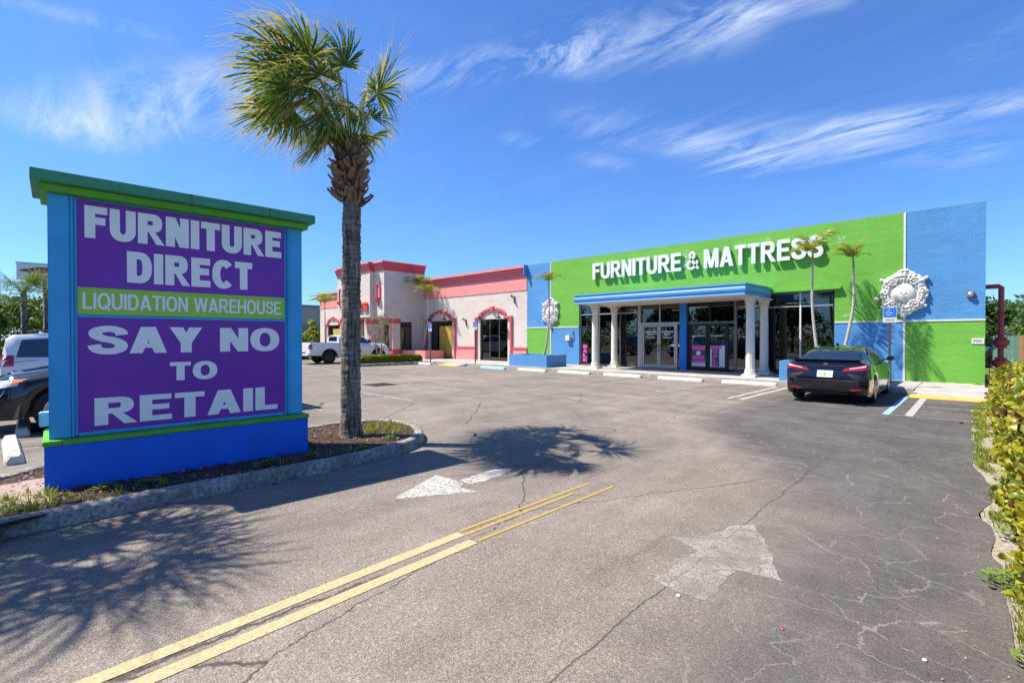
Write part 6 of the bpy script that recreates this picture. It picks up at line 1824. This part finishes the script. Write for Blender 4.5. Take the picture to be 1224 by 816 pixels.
def patch(bvh, corners, axis, nu=8, nv=6, off=.005, th=0):
    """quad of points projected on the body along axis and lifted by off; returns MB"""
    a, b, c, d = [Vector(p) for p in corners]; ax = Vector(axis).normalized(); rows = []
    for i in range(nu + 1):
        u = i / nu; row = []
        for j in range(nv + 1):
            v = j / nv; p = (a * (1 - u) + b * u) * (1 - v) + (d * (1 - u) + c * u) * v
            h, n_, _, _ = bvh.ray_cast(p - ax * 3, ax, 8)
            if h is None: h, n_, _, _ = bvh.find_nearest(p)
            if n_.dot(ax) > 0: n_ = -n_
            row.append(h + n_ * off)
        rows.append(row)
    mb = MB(); mb.grid(rows); return mb


WHEELS = {}


def wheel_meshes(Rr, w, rim):
    key = (Rr, w, rim)
    if key in WHEELS: return WHEELS[key]
    mb = MB(); pr = [(Rr * .64, -w / 2 + .01), (Rr * .70, -w / 2), (Rr * .93, -w / 2 + .005), (Rr * .985, -w / 2 + .03), (Rr, -w * .2), (Rr, w * .2), (Rr * .985, w / 2 - .03), (Rr * .93, w / 2 - .005), (Rr * .70, w / 2), (Rr * .64, w / 2 - .01)]
    rows = [[(r * math.cos(q), y, r * math.sin(q)) for q in (2 * math.pi * k / 32 for k in range(32))] for r, y in pr]; mb.grid(rows, closed_v=True)
    ty = mb.build('wheel', M['rubber'], None, smooth=True); tm = ty.data; bpy.data.objects.remove(ty)
    mb = MB(); rr = Rr * .66
    rows = [[(r * math.cos(q), y, r * math.sin(q)) for q in (2 * math.pi * k / 32 for k in range(32))] for r, y in ((rr * .99, -w * .45), (rr, -w * .49), (rr * .90, -w * .47), (rr * .86, -w * .30), (rr * .2, -w * .26))]; mb.grid(rows, closed_v=True)
    for k in range(5):
        for da in (-.13, .13):
            q = k * 2 * math.pi / 5 + da; c, s = math.cos(q), math.sin(q); e = .022
            mb.prism([(.06 * c - e * s, -w * .40, .06 * s + e * c), (rr * .93 * c - e * s * .8, -w * .47, rr * .93 * s + e * c * .8), (rr * .93 * c + e * s * .8, -w * .47, rr * .93 * s - e * c * .8), (.06 * c + e * s, -w * .40, .06 * s - e * c)], (0, .03, 0))
    rows = [[(r * math.cos(q), y, r * math.sin(q)) for q in (2 * math.pi * k / 16 for k in range(16))] for r, y in ((.075, -w * .30), (.075, -w * .42), (.001, -w * .43))]; mb.grid(rows, closed_v=True)
    ry = mb.build('rim', M[rim], None); rm = ry.data; bpy.data.objects.remove(ry)
    WHEELS[key] = (tm, rm); return WHEELS[key]


def add_wheels(t, xs, half, Rr, w, rim):
    tm, rm = wheel_meshes(Rr, w, rim)
    for x in xs:
        for s in (-1, 1):
            o = bpy.data.objects.new('wheel', tm); COL.objects.link(o); o.parent = t; o.location = (x, s * (half - w / 2), Rr); o.rotation_euler = (0, rnd.random() * 6, 0 if s < 0 else math.pi)
            r = bpy.data.objects.new('rim', rm); COL.objects.link(r); r.parent = o


def make_car(label, kind, paint, loc, rz, rim='rimsilver', plate=False, wheels=None):
    t = thing({'sedan': 'parked_sedan', 'suv': 'parked_suv', 'pickup': 'pickup_truck'}[kind], label, {'sedan': 'car', 'suv': 'car', 'pickup': 'pickup truck'}[kind], loc, rz)
    if kind == 'sedan':
        #        x     ztop  zbelt  hw    wt   bottom
        keys = [(-2.44, .66, .60, .70, .52, .34), (-2.42, .74, .68, .78, .58, .27), (-2.37, .80, .76, .85, .62, .24), (-2.335, .97, .90, .865, .64, .23), (-2.33, 1.03, .97, .87, .66, .22), (-2.28, 1.07, .985, .885, .66, .21), (-2.05, 1.065, .99, .905, .64, .20), (-1.78, 1.075, .985, .915, .66, .19),
                (-1.25, 1.285, .975, .92, .60, .18), (-.85, 1.385, .97, .92, .575, .18), (-.45, 1.42, .965, .92, .57, .18), (0, 1.425, .955, .92, .57, .18), (.35, 1.425, .945, .92, .57, .18), (.62, 1.37, .94, .92, .58, .18), (1.05, 1.19, .925, .918, .63, .18), (1.42, 1.02, .905, .915, .69, .18), (1.75, .955, .86, .905, .66, .19), (2.05, .885, .80, .88, .62, .20), (2.25, .79, .70, .83, .55, .20), (2.37, .66, .58, .74, .48, .20), (2.44, .50, .44, .60, .40, .22)]
        wx, Ra, Rr, ww, hw = (-1.41, 1.41), .365, .335, .225, .915
    elif kind == 'suv':
        keys = [(-2.45, .80, .62, .78, .55, .34), (-2.42, .95, .80, .86, .62, .28), (-2.38, 1.15, 1.02, .93, .66, .27), (-2.30, 1.62, 1.08, .95, .68, .26), (-2.18, 1.72, 1.08, .96, .68, .26), (-1.5, 1.77, 1.08, .97, .69, .26), (-.5, 1.78, 1.07, .97, .69, .26), (.25, 1.75, 1.06, .97, .69, .26), (.55, 1.66, 1.05, .97, .69, .26), (1.25, 1.16, 1.02, .96, .76, .26), (1.6, 1.10, .98, .95, .72, .26), (2.1, 1.02, .88, .92, .68, .26), (2.32, .90, .76, .86, .62, .26), (2.42, .72, .60, .78, .55, .28), (2.47, .55, .50, .66, .45, .30)]
        wx, Ra, Rr, ww, hw = (-1.42, 1.46), .43, .385, .25, .965
    else:
        keys = [(-2.95, 1.18, 1.05, .94, .88, .62), (-2.93, 1.40, 1.28, .98, .93, .58), (-2.9, 1.42, 1.32, 1.0, .95, .56), (-.95, 1.42, 1.32, 1.02, .96, .50), (-.93, 1.43, 1.32, 1.02, .90, .50), (-.90, 1.86, 1.30, 1.02, .74, .50), (-.6, 1.95, 1.30, 1.02, .73, .50), (.6, 1.96, 1.30, 1.02, .73, .50), (.95, 1.88, 1.29, 1.02, .73, .50), (1.6, 1.42, 1.27, 1.01, .82, .50), (1.9, 1.38, 1.24, 1.0, .80, .50), (2.7, 1.30, 1.12, .98, .76, .50), (2.9, 1.16, 1.0, .93, .7, .50), (2.98, .95, .85, .86, .62, .52)]
        wx, Ra, Rr, ww, hw = (-1.62, 2.02), .50, .44, .29, 1.02
    rows = loft_body(keys, wx, Ra, Rr, .2)
    mb = MB(); mb.grid(rows); mb.poly(list(reversed(rows[0]))); mb.poly(rows[-1])
    body = mb.build('body', M[paint], t, smooth=True, local=True, angle=38)
    me = body.data; bvh = BVHTree.FromPolygons([v.co.copy() for v in me.vertices], [tuple(p.vertices) for p in me.polygons])
    # dark underbody / wheel wells
    ub = MB(); L0, L1 = keys[0][0] + .12, keys[-1][0] - .15; zf = .62 if kind == 'sedan' else (.75 if kind == 'suv' else .95)
    ub.box(L0, -hw * .72, keys[3][5] + .01, L1, hw * .72, zf); ub.build('underbody', M['black'], t, local=True)
    for x in wx:
        for s in (-1, 1):   # arch liner
            rws = []
            for yy in (hw * .62, hw * .90):
                rws.append([(x + (Ra - .004) * math.cos(a), s * yy, Rr + (Ra - .004) * math.sin(a)) for a in [math.pi * k / 12 for k in range(13)]])
            MB().grid(rws).build('wheel_arch', M['black'], t, local=True)
    add_wheels(t, wx, hw - .01, Rr, ww, rim)

    def P(name, m, corners, axis, nu=8, nv=5, off=.005, par=body):
        o = patch(bvh, corners, axis, nu, nv, off).build(name, M[m] if isinstance(m, str) else m, par, local=True, smooth=True, recalc=True); return o
    for s in (-1, 1):
        ax = (0, -s, 0); Y = s * 1.3
        S = lambda *pts: [(x, Y, z) for x, z in pts]
        if kind == 'sedan':
            P('side_window', 'carglass', S((-.12, 1.0), (.98, .965), (.66, 1.285), (-.10, 1.375)), ax); P('side_window', 'carglass', S((-1.02, 1.02), (-.18, 1.0), (-.16, 1.375), (-.92, 1.34)), ax)
            P('quarter_window', 'carglass', S((-1.52, 1.05), (-1.07, 1.03), (-.98, 1.325), (-1.30, 1.22)), ax, 4, 4)
            for pts in (((-.16, .94), (-.16, .30), (-.152, .30), (-.152, .94)), ((.98, .90), (.86, .30), (.868, .30), (.988, .90)), ((-1.06, .95), (-1.0, .62), (-.992, .62), (-1.052, .95)), ((-1.0, .62), (-.86, .42), (-.852, .42), (-.992, .62)), ((-.86, .30), (.86, .30), (.86, .308), (-.86, .308))): P('door_gap', 'black', S(*pts), ax, 3, 8, .003)
            for x in (-.02, -.86): P('door_handle', paint, S((x - .22, .80), (x - .02, .80), (x - .02, .83), (x - .22, .83)), ax, 4, 2, .028)
            P('sill_trim', 'black', S((-.98, .20), (.98, .20), (.98, .245), (-.98, .245)), ax, 8, 2, .004)
        elif kind == 'suv':
            P('side_window', 'carglass', S((-.10, 1.12), (.95, 1.11), (.52, 1.58), (-.08, 1.64)), ax); P('side_window', 'carglass', S((-1.10, 1.13), (-.18, 1.12), (-.16, 1.65), (-1.05, 1.65)), ax); P('quarter_window', 'carglass', S((-2.12, 1.15), (-1.18, 1.13), (-1.13, 1.65), (-2.02, 1.58)), ax)
            for pts in (((-.14, 1.04), (-.14, .34), (-.13, .34), (-.13, 1.04)), ((.95, 1.0), (.90, .34), (.91, .34), (.96, 1.0)), ((-1.14, 1.04), (-1.0, .7), (-.99, .7), (-1.13, 1.04))): P('door_gap', 'black', S(*pts), ax, 3, 8, .003)
            for x in (.0, -.88): P('door_handle', paint, S((x - .22, .90), (x - .02, .90), (x - .02, .94), (x - .22, .94)), ax, 4, 2, .03)
        else:
            P('side_window', 'carglass', S((.25, 1.38), (1.35, 1.36), (.90, 1.80), (.27, 1.86)), ax); P('side_window', 'carglass', S((-.72, 1.38), (.17, 1.38), (.19, 1.86), (-.70, 1.84)), ax)
            for pts in (((.21, 1.28), (.21, .56), (.22, .56), (.22, 1.28)), ((1.35, 1.25), (1.35, .56), (1.36, .56), (1.36, 1.25)), ((-.82, 1.28), (-.82, .56), (-.81, .56), (-.81, 1.28)), ((-.94, 1.30), (-.94, .58), (-.92, .58), (-.92, 1.30))): P('door_gap', 'black', S(*pts), ax, 3, 8, .003)
            for x in (.10, -.55): P('door_handle', 'black', S((x - .05, 1.10), (x + .12, 1.10), (x + .12, 1.14), (x - .05, 1.14)), ax, 4, 2, .03)
            for x in wx:   # black flares
                rws = [[(x + r * math.cos(a), s * (hw + o_), Rr + r * math.sin(a)) for a in [math.pi * (-.06 + 1.12 * k / 14) for k in range(15)]] for r, o_ in ((Ra + .075, -.01), (Ra + .06, .035), (Ra - .01, .04), (Ra - .012, -.05))]
                MB().grid(rws).build('arch_flare', M['black'], t, local=True, smooth=True)
            MB().box(-.95, s * .93 - .09, .42, 1.35, s * .93 + .09, .47).build('side_step', M['black'], t, local=True)
        # mirrors
        mx, mz = {'sedan': (.86, 1.0), 'suv': (.88, 1.15), 'pickup': (1.22, 1.42)}[kind]; e = {'sedan': .9, 'suv': 1, 'pickup': 1.5}[kind]
        mm = MB(); b0 = hw * .93; mm.grid([[(mx - .05 * e + .02, s * (b0 + a), mz + z * e) for z in (-.0, .05, .13, .16)] for a in (.0, .0)])
        mm = MB(); bb = MB().box(mx - .07, min(s * (b0 + .05), s * (b0 + .05 + .20 * e)), mz - .01, mx + .07, max(s * (b0 + .05), s * (b0 + .05 + .20 * e)), mz + .14 * e); mo = bb.build('mirror', M['black' if kind == 'pickup' else paint], t, local=True, bevel=.035, smooth=True)
        MB().box(mx - .025, min(s * (b0 - .06), s * (b0 + .07)), mz + .01, mx + .02, max(s * (b0 - .06), s * (b0 + .07)), mz + .04).build('mirror_arm', M['black'], mo, local=True)
        MB().box(mx - .074, min(s * (b0 + .08), s * (b0 + .03 + .20 * e)), mz + .015, mx - .071, max(s * (b0 + .08), s * (b0 + .03 + .20 * e)), mz + .14 * e - .025).build('mirror_glass', M['carglass'], mo, local=True)
    # glass front and rear, lamps
    if kind == 'sedan':
        P('rear_window', 'carglass', [(-1.80, -.70, 2), (-1.80, .70, 2), (-.90, .53, 2), (-.90, -.53, 2)], (0, 0, -1), 12, 8, .005); P('windscreen', 'carglass', [(1.38, -.68, 2), (1.38, .68, 2), (.62, .53, 2), (.62, -.53, 2)], (0, 0, -1), 12, 8, .005)
        P('sunroof', 'carglass', [(-.55, -.42, 2), (-.55, .42, 2), (.35, .42, 2), (.35, -.42, 2)], (0, 0, -1), 6, 4, .004)
        rx = (1, 0, 0); Q = lambda *pts: [(-3, y, z) for y, z in pts]
        for s in (-1, 1):
            P('tail_light', 'redlens', Q((s * .86, .86), (s * .34, .80), (s * .42, .90), (s * .87, .985)), rx, 12, 4, .012); P('tail_light_lens', 'whitelens', Q((s * .82, .925), (s * .50, .865), (s * .50, .885), (s * .82, .955)), rx, 10, 2, .017)
            P('tail_light', 'redlens', [(-2.32, s * 1.3, .88), (-2.05, s * 1.3, .90), (-2.05, s * 1.3, .96), (-2.32, s * 1.3, .97)], (0, -s, 0), 4, 3, .008)
            P('bumper_vent', 'black', Q((s * .84, .58), (s * .60, .64), (s * .46, .76), (s * .84, .70)), rx, 6, 3, .006)
            P('bumper_reflector', 'redlens', Q((s * .74, .375), (s * .52, .36), (s * .52, .385), (s * .76, .41)), rx, 5, 2, .010)
            for y in (.60, .74): MB().tube([(-2.52, s * y * .86, .31), (-2.30, s * y * .86, .31)], [.05, .045], 14, cap=False).build('exhaust_tip', M['chrome'], t, local=True, smooth=True)
        P('diffuser', 'black', Q((-.74, .24), (.74, .24), (.60, .36), (-.60, .36)), rx, 12, 3, .012); P('bumper_crease', 'chrome', Q((-.80, .585), (.80, .585), (.80, .59), (-.80, .59)), rx, 12, 1, .006); P('lid_gap', 'black', Q((-.86, .80), (.86, .80), (.86, .81), (-.86, .81)), rx, 16, 1, .004); P('lid_trim', 'black', Q((-.40, .925), (.40, .925), (.40, .955), (-.40, .955)), rx, 8, 2, .010)
        sp = MB(); sp.grid([[(-2.18, y, 1.068), (-2.30, y, 1.095), (-2.37, y, 1.105), (-2.36, y, 1.085), (-2.27, y, 1.05)] for y in [-.70 + .1 * k for k in range(15)]]); sp.build('spoiler', M['carblack'], t, local=True, smooth=True)
        pl = P('licence_plate', 'paper', Q((-.165, .66), (.165, .66), (.165, .82), (-.165, .82)), rx, 4, 4, .02)
        P('plate_mark', 'orange', Q((-.03, .71), (.03, .71), (.03, .77), (-.03, .77)), rx, 2, 2, .026, pl)
        for a, b in ((-.13, -.045), (.045, .13)): P('plate_mark', 'greenprint', Q((a, .72), (b, .72), (b, .762), (a, .762)), rx, 2, 2, .026, pl)
        P('emblem', 'rimdark', Q((-.045, .965), (.045, .965), (.045, 1.01), (-.045, 1.01)), rx, 3, 3, .008)
        for s in (-1, 1): P('headlight', 'whitelens', [(3, s * .45, .60), (3, s * .80, .66), (3, s * .78, .73), (3, s * .45, .68)], (-1, 0, 0), 5, 3, .006)
        P('grille', 'black', [(3, -.55, .28), (3, .55, .28), (3, .42, .50), (3, -.42, .50)], (-1, 0, 0), 8, 4, .006)
        MB().tube([(-.75, 0, 1.44), (-.86, 0, 1.50), (-.90, 0, 1.435)], [.03, .015, .03], 8).build('antenna', M[paint], t, local=True, smooth=True)
    elif kind == 'suv':
        rx = (1, 0, 0); Q = lambda *pts: [(-3, y, z) for y, z in pts]
        P('rear_window', 'carglass', Q((-.66, 1.16), (.66, 1.16), (.60, 1.58), (-.60, 1.58)), rx, 10, 6, .006); P('windscreen', 'carglass', [(1.22, -.72, 3), (1.22, .72, 3), (.58, .62, 3), (.58, -.62, 3)], (0, 0, -1), 12, 6, .006)
        for s in (-1, 1):
            P('tail_light', 'redlens', Q((s * .93, .92), (s * .74, .92), (s * .72, 1.22), (s * .93, 1.22)), rx, 4, 6, .010); P('tail_light', 'redlens', [(-2.34, s * 1.3, .93), (-2.16, s * 1.3, .93), (-2.16, s * 1.3, 1.20), (-2.28, s * 1.3, 1.20)], (0, -s, 0), 3, 5, .008)
            P('headlight', 'whitelens', [(3, s * .48, .80), (3, s * .86, .84), (3, s * .86, .94), (3, s * .48, .88)], (-1, 0, 0), 6, 3, .008)
            P('headlight', 'whitelens', [(2.42, s * 1.5, .76), (2.02, s * 1.5, .84), (1.98, s * 1.5, .92), (2.38, s * 1.5, .86)], (0, -s, 0), 6, 3, .008); P('side_marker', 'amber', [(2.10, s * 1.5, .86), (1.95, s * 1.5, .90), (1.94, s * 1.5, .935), (2.06, s * 1.5, .92)], (0, -s, 0), 3, 2, .012)
            P('fog_vent', 'black', [(2.46, s * 1.5, .42), (2.20, s * 1.5, .46), (2.16, s * 1.5, .62), (2.42, s * 1.5, .60)], (0, -s, 0), 4, 4, .006)
            MB().tube([(-1.9, s * .60, 1.79), (-1.7, s * .62, 1.83), (.1, s * .62, 1.82), (.3, s * .60, 1.77)], .018, 6).build('roof_rail', M['black'], t, local=True, smooth=True)
        P('grille', 'black', [(3, -.5, .50), (3, .5, .50), (3, .5, .84), (3, -.5, .84)], (-1, 0, 0), 8, 5, .008); P('bumper', 'black', [(3, -.8, .28), (3, .8, .28), (3, .8, .40), (3, -.8, .40)], (-1, 0, 0), 8, 2, .010); P('bumper', 'black', Q((-.85, .30), (.85, .30), (.85, .48), (-.85, .48)), rx, 8, 2, .010)
        P('licence_plate', 'paper', Q((-.155, .70), (.155, .70), (.155, .84), (-.155, .84)), rx, 3, 3, .02)
    else:
        rx = (1, 0, 0); Q = lambda *pts: [(-4, y, z) for y, z in pts]
        P('bed_cover', 'black', [(-2.85, -.88, 3), (-2.85, .88, 3), (-1.0, .88, 3), (-1.0, -.88, 3)], (0, 0, -1), 10, 6, .006); P('rear_window', 'carglass', [(-1.5, -.62, 1.50), (-1.5, .62, 1.50), (-1.5, .58, 1.82), (-1.5, -.58, 1.82)], (1, 0, 0), 8, 5, .01); P('windscreen', 'carglass', [(1.57, -.76, 3), (1.57, .76, 3), (.98, .68, 3), (.98, -.68, 3)], (0, 0, -1), 12, 6, .006)
        for s in (-1, 1):
            P('tail_light', 'redlens', Q((s * .96, .98), (s * .80, .98), (s * .80, 1.28), (s * .96, 1.28)), rx, 3, 5, .012); P('tail_light', 'redlens', [(-2.93, s * 1.5, .98), (-2.80, s * 1.5, .98), (-2.76, s * 1.5, 1.28), (-2.92, s * 1.5, 1.28)], (0, -s, 0), 3, 5, .012)
            P('headlight', 'whitelens', [(4, s * .55, .95), (4, s * .9, .98), (4, s * .9, 1.10), (4, s * .55, 1.06)], (-1, 0, 0), 5, 3, .01)
        MB().box(-3.08, -.98, .55, -2.92, .98, .74).build('bumper', M['carwhite'], t, local=True, bevel=.03); MB().box(-3.09, -.5, .72, -2.95, .5, .76).build('bumper_step', M['black'], t, local=True)
        P('licence_plate', 'paper', Q((-.16, .80), (.16, .80), (.16, .93), (-.16, .93)), rx, 3, 3, .02); P('grille', 'black', [(4, -.6, .70), (4, .6, .70), (4, .6, 1.10), (4, -.6, 1.10)], (-1, 0, 0), 8, 5, .01)
    return t


UPY = math.pi / 2
make_car('glossy black sedan parked rear first to the camera beside the blue planter', 'sedan', 'carblack', (-2.74, 16.45, 0), UPY + R(.5), rim='rimsilver')
make_car('white pickup truck with black wheel arches parked before the pink tower', 'pickup', 'carwhite', (-29.9, 15.15, 0), UPY, rim='rimdark').scale = (.93, .93, .93)
make_car('black car with its nose and front wheel showing left of the monument sign', 'suv', 'carblack', (-12.42, 2.05, 0), -UPY, rim='rimsilver')
make_car('silver sedan parked behind the black car at the left edge', 'sedan', 'carsilver', (-15.2, 2.3, 0), -UPY, rim='rimsilver')
make_car('white sport utility car parked with its red tail light to the left edge', 'suv', 'carwhite', (-18.1, 2.15, 0), UPY, rim='rimdark')
make_car('grey sport utility car beyond the white pickup truck', 'suv', 'cargrey', (-36.9, 13.6, 0), UPY, rim='rimdark')
make_car('dark car parked behind the store near the board fence', 'suv', 'cargrey', (-1.0, 38.0, 0), R(10), rim='rimdark')
make_car('grey sport utility car farther along the left parking row', 'suv', 'cargrey', (-23.4, 2.4, 0), -UPY, rim='rimsilver')
